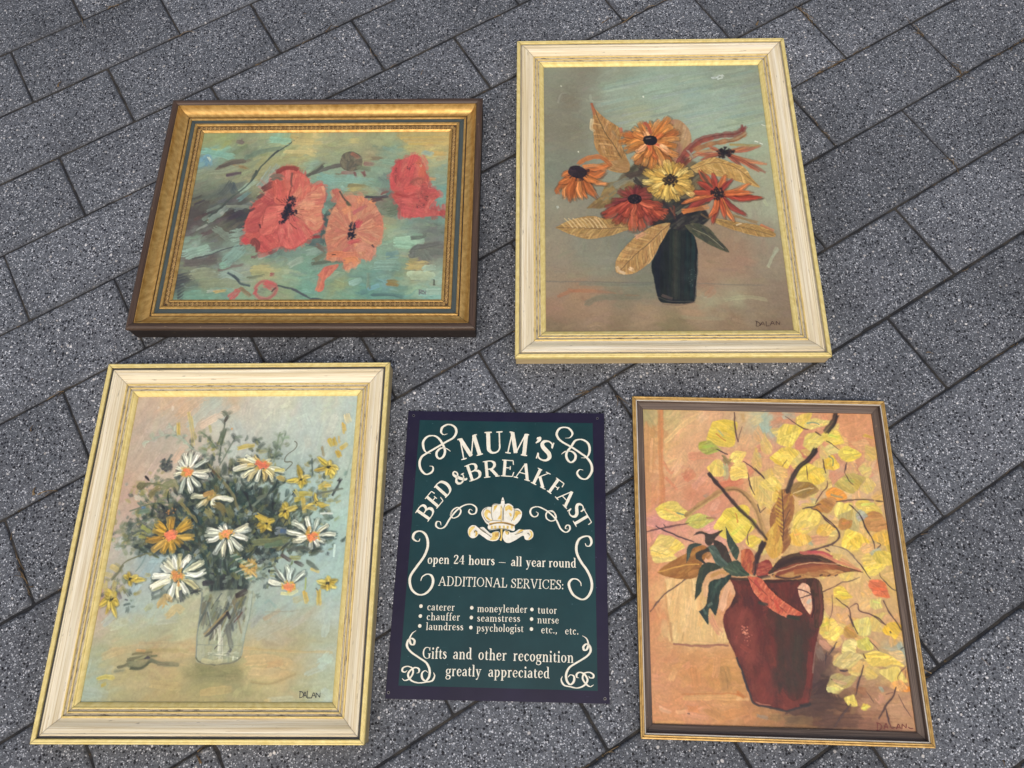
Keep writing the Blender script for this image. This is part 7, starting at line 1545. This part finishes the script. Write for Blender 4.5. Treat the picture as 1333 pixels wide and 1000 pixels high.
def scroll(*strokes):
    bmv = ([], [])
    for pts, wpx in strokes:
        l = sign_at(pts); n = len(pts) * 8; s = Painting.spline(l, n); t = np.linspace(0, 1, n)
        # swelling pen line: thin ends, broad where it runs down the sheet
        dr = np.gradient(s, axis=0); dr /= np.linalg.norm(dr, axis=1)[:, None] + 1e-12
        sw = (.5 + .5 * np.abs(dr[:, 1])) * np.clip(.25 + 5 * np.minimum(t, 1 - t), 0, 1)
        lay(bmv, s, wpx * .00138 * sw)
    put('scroll_ornament', *bmv)


scroll((d1((205,430),(228,435),(228,462),(205,482),(175,484),(145,450),(138,405),(155,365),(200,335),(260,300),(320,265),(370,235),(390,195),(375,160),(335,146),(295,165),(286,198),(303,216),(330,210)), 3.0), (d1((215,345),(182,335),(165,305),(164,262),(195,228),(240,224),(275,248),(300,290),(312,330),(300,365),(275,380),(255,362),(257,332),(285,308),(320,310),(350,330)), 3.0))
scroll((d2((575,458),(548,456),(533,482),(560,515),(600,516),(632,470),(630,420),(600,375),(560,345),(500,305),(430,265),(400,235),(394,202),(420,170),(470,170),(500,205),(485,235),(450,240)), 3.0), (d2((560,375),(598,370),(618,330),(610,280),(570,251),(522,256),(490,300),(461,340),(462,378),(487,405),(515,390),(522,357),(497,332),(455,330),(425,350)), 3.0))
scroll((d1((285,835),(278,812),(255,812),(250,840),(275,857),(310,845),(345,790),(390,735),(440,700),(490,692),(525,715),(522,750),(495,760),(475,745),(482,726),(500,735)), 2.2), (d1((380,752),(350,770),(365,732),(400,713),(420,737),(405,770),(370,786),(350,767),(360,740)), 1.9))
scroll((d2((250,742),(266,756),(255,775),(230,775),(212,750),(222,720),(262,709),(310,728),(350,757),(390,800),(420,860),(455,884),(482,866),(480,840),(462,836),(452,856),(470,862)), 2.2), (d2((330,742),(360,736),(385,765),(385,795),(355,807),(325,790),(320,760),(340,738),(372,748),(380,768)), 1.9))
scroll((d3((325,100),(312,128),(277,125),(245,90),(263,35),(320,12),(380,40),(413,110),(413,200),(370,310),(290,420),(222,520),(207,600),(232,690),(300,745),(380,740),(450,675),(478,590),(455,525),(402,512),(350,545),(335,590)), 3.0))
scroll((d4((1037,155),(1052,185),(1090,185),(1110,140),(1090,85),(1040,74),(970,105),(937,180),(942,270),(990,370),(1060,470),(1105,570),(1115,660),(1090,740),(1040,795),(980,800),(900,750),(857,670),(852,610),(890,570),(940,570),(982,605),(992,650)), 3.0))
scroll((d5((310,340),(277,365),(256,410),(265,455),(290,460),(297,427),(270,407),(242,427),(233,475),(267,525),(340,577),(400,620),(428,680),(424,740),(395,775),(366,755),(362,712),(390,687),(415,705)), 2.6), (d5((462,703),(472,735),(450,775),(400,786),(330,793),(270,773),(242,730),(256,692),(300,661),(335,672),(335,700),(315,710)), 2.3), (d5((190,755),(215,773),(255,755),(284,710),(278,667),(240,650),(200,662),(192,690),(215,700),(235,685)), 2.1))
scroll((d6((755,385),(790,410),(805,455),(795,500),(770,510),(763,480),(790,457),(818,475),(824,520),(790,565),(710,615),(642,660),(613,720),(621,778),(650,808),(680,780),(680,737),(650,724),(628,745)), 2.6), (d6((580,737),(571,770),(595,813),(650,827),(710,838),(770,815),(798,770),(775,722),(735,702),(706,717),(706,745),(725,750)), 2.3), (d6((852,810),(820,826),(782,800),(756,755),(770,712),(815,702),(848,722),(847,748),(820,750),(808,735)), 2.1))


def poly(name, pts, mat, parent, lift):
    l = Painting.spline(np.vstack([sign_at(pts), sign_at(pts[:1])]), len(pts) * 5)[:-1]
    bm = bmesh.new(); vs = [bm.verts.new((x, y, INK + lift + bend(x, y))) for x, y in l]
    f_ = bm.faces.new(vs); bmesh.ops.triangulate(bm, faces=[f_])
    me = bpy.data.meshes.new(name); bm.to_mesh(me); bm.free(); fix_up(me)
    return link(name, me, mat.m, parent)


def ink(name, a, b):
    M = Mat(name, rough=.45, spec=.3); M.color(M.ramp(M.noise(M.coord('Object'), 160, 3), [(.35, a), (.65, b)])); return M


W_INK, Y_INK, B_INK, D_INK = ink('white_ink', (226, 222, 202), (242, 238, 220)), ink('yellow_ink', (214, 176, 78), (236, 212, 130)), ink('brown_ink', (176, 132, 58), (206, 164, 84)), ink('grey_ink', (86, 84, 64), (112, 104, 74))
crown = poly('crown_emblem', d7((470,495),(430,462),(385,385),(376,330),(402,285),(455,257),(512,256),(520,232),(560,214),(628,218),(640,180),(661,126),(684,180),(690,218),(745,212),(795,245),(815,280),(870,280),(915,325),(910,390),(870,460),(820,505),(822,560),(790,578),(700,556),(600,552),(490,565),(460,530)), W_INK, sign, .0002)
poly('crown_emblem', d7((300,505),(250,500),(205,540),(195,600),(225,660),(275,672),(325,640),(335,610),(400,655),(470,700),(540,712),(600,690),(625,620),(600,580),(540,590),(500,610),(440,560),(400,525),(360,530),(345,540)), W_INK, sign, .0002)
poly('crown_emblem', d7((940,565),(880,555),(820,590),(770,600),(740,580),(690,570),(665,610),(660,670),(690,720),(740,738),(830,700),(930,640),(960,690),(1010,698),(1060,665),(1068,610),(1040,565),(990,560)), W_INK, sign, .0002)
k_ = 0
def tint(pts, m):
    global k_
    k_ += 1; poly('crown_shading', pts, m, crown, .00024 + .00003 * k_)
tint(d7((440,290),(480,300),(500,330),(505,400),(515,440),(470,430),(425,390),(415,340)), Y_INK)
tint(d7((470,330),(500,350),(505,420),(480,410),(455,380)), W_INK)
tint(d7((560,235),(620,240),(632,290),(632,400),(610,420),(550,415),(530,360),(535,280)), W_INK)
tint(d7((545,245),(590,232),(570,280),(550,300),(535,330)), Y_INK); tint(d7((620,370),(634,380),(632,420),(590,422)), Y_INK)
tint(d7((690,260),(740,232),(790,265),(780,310),(740,290),(700,310)), Y_INK); tint(d7((740,330),(780,350),(770,390),(745,350)), Y_INK)
tint(d7((830,310),(880,310),(905,350),(870,360),(830,420),(800,440),(815,370)), Y_INK); tint(d7((860,380),(895,370),(870,430),(830,470),(820,430)), W_INK)
tint(d7((630,250),(645,245),(645,440),(632,430)), Y_INK)
tint(d7((480,475),(560,462),(650,455),(740,470),(815,495),(810,515),(740,495),(650,478),(560,482),(490,500)), B_INK)
for x in (515, 560, 620, 675, 725, 780): tint(d7((x-12,510),(x+12,510),(x+12,545),(x-10,545)), Y_INK)
tint(d7((240,520),(290,520),(260,560),(230,600),(225,650),(205,610),(210,560)), Y_INK); tint(d7((280,570),(320,590),(320,630),(290,655),(300,610)), Y_INK)
tint(d7((520,600),(590,590),(612,625),(590,680),(540,700),(490,690),(520,660)), Y_INK); tint(d7((560,610),(600,610),(590,650),(560,655)), B_INK)
tint(d7((690,575),(735,580),(745,610),(720,630),(700,610)), Y_INK); tint(d7((900,560),(940,565),(900,590),(850,610),(830,625)), Y_INK); tint(d7((1010,570),(1050,590),(1060,640),(1030,680),(1000,690),(1035,640),(1030,600)), Y_INK)
tint(d7((630,555),(655,555),(655,640),(650,690),(640,710),(620,695),(635,660)), Y_INK)
bmv = ([], [])
for pts, wd in ((d7((455,268),(405,305),(400,360),(430,430),(480,470)), .5), (d7((520,240),(508,300),(512,380),(530,440)), .55), (d7((640,250),(660,300),(660,440)), .4), (d7((690,228),(672,300),(668,440)), .6), (d7((800,262),(815,300),(805,390),(775,450)), .55), (d7((820,300),(870,310),(880,330)), .6), (d7((500,250),(545,228),(620,232)), .4), (d7((440,462),(540,440),(650,448)), .4), (d7((480,500),(560,480),(650,474),(740,488),(812,512)), .6), (d7((345,540),(400,585),(450,615),(510,660)), .8), (d7((360,545),(440,600)), .5), (d7((280,590),(300,575),(320,590)), .8), (d7((285,600),(288,580)), .8), (d7((820,628),(880,610),(930,590)), .6), (d7((990,610),(1010,618),(1015,640)), 1.), (d7((700,580),(740,600),(730,630)), .6), (d7((635,560),(610,580),(560,575)), .5), (d7((470,560),(600,548),(700,552),(790,580)), .45), (d7((645,170),(678,172)), .5), (d7((600,590),(612,620),(600,660)), .5)):
    l = sign_at(pts); s = Painting.spline(l, max(6, len(pts) * 5)); ribbon(bmv, s, np.full(len(s), wd * .00135), INK + .0015 + (len(bmv[0]) % 7) * .00002, bend)
put('crown_outline', *bmv, mat=D_INK, parent=crown)
hole = Mat('hole_shadow', rough=.9, spec=0); hole.color((12, 11, 12))
ring_ = Mat('bare_metal', rough=.4, metal=.8); ring_.color((132, 130, 128))
for p in ((538.6, 541.3), (777.5, 545.0), (787.4, 909.6), (505.8, 901.6)):
    c = sign_at([p])[0]
    for nm, r, dz, mm in (('screw_hole_rim', .0021, .00012, ring_), ('screw_hole', .0015, .00018, hole)):
        V = [(c[0], c[1], .0010 + dz + bend(*c))] + [(c[0] + r * math.cos(t), c[1] + r * math.sin(t), .0010 + dz + bend(*c)) for t in np.linspace(0, 6.2832, 13)[:-1]]
        put(nm, V, [(0, i + 1, (i + 1) % 12 + 1) for i in range(12)], mm)
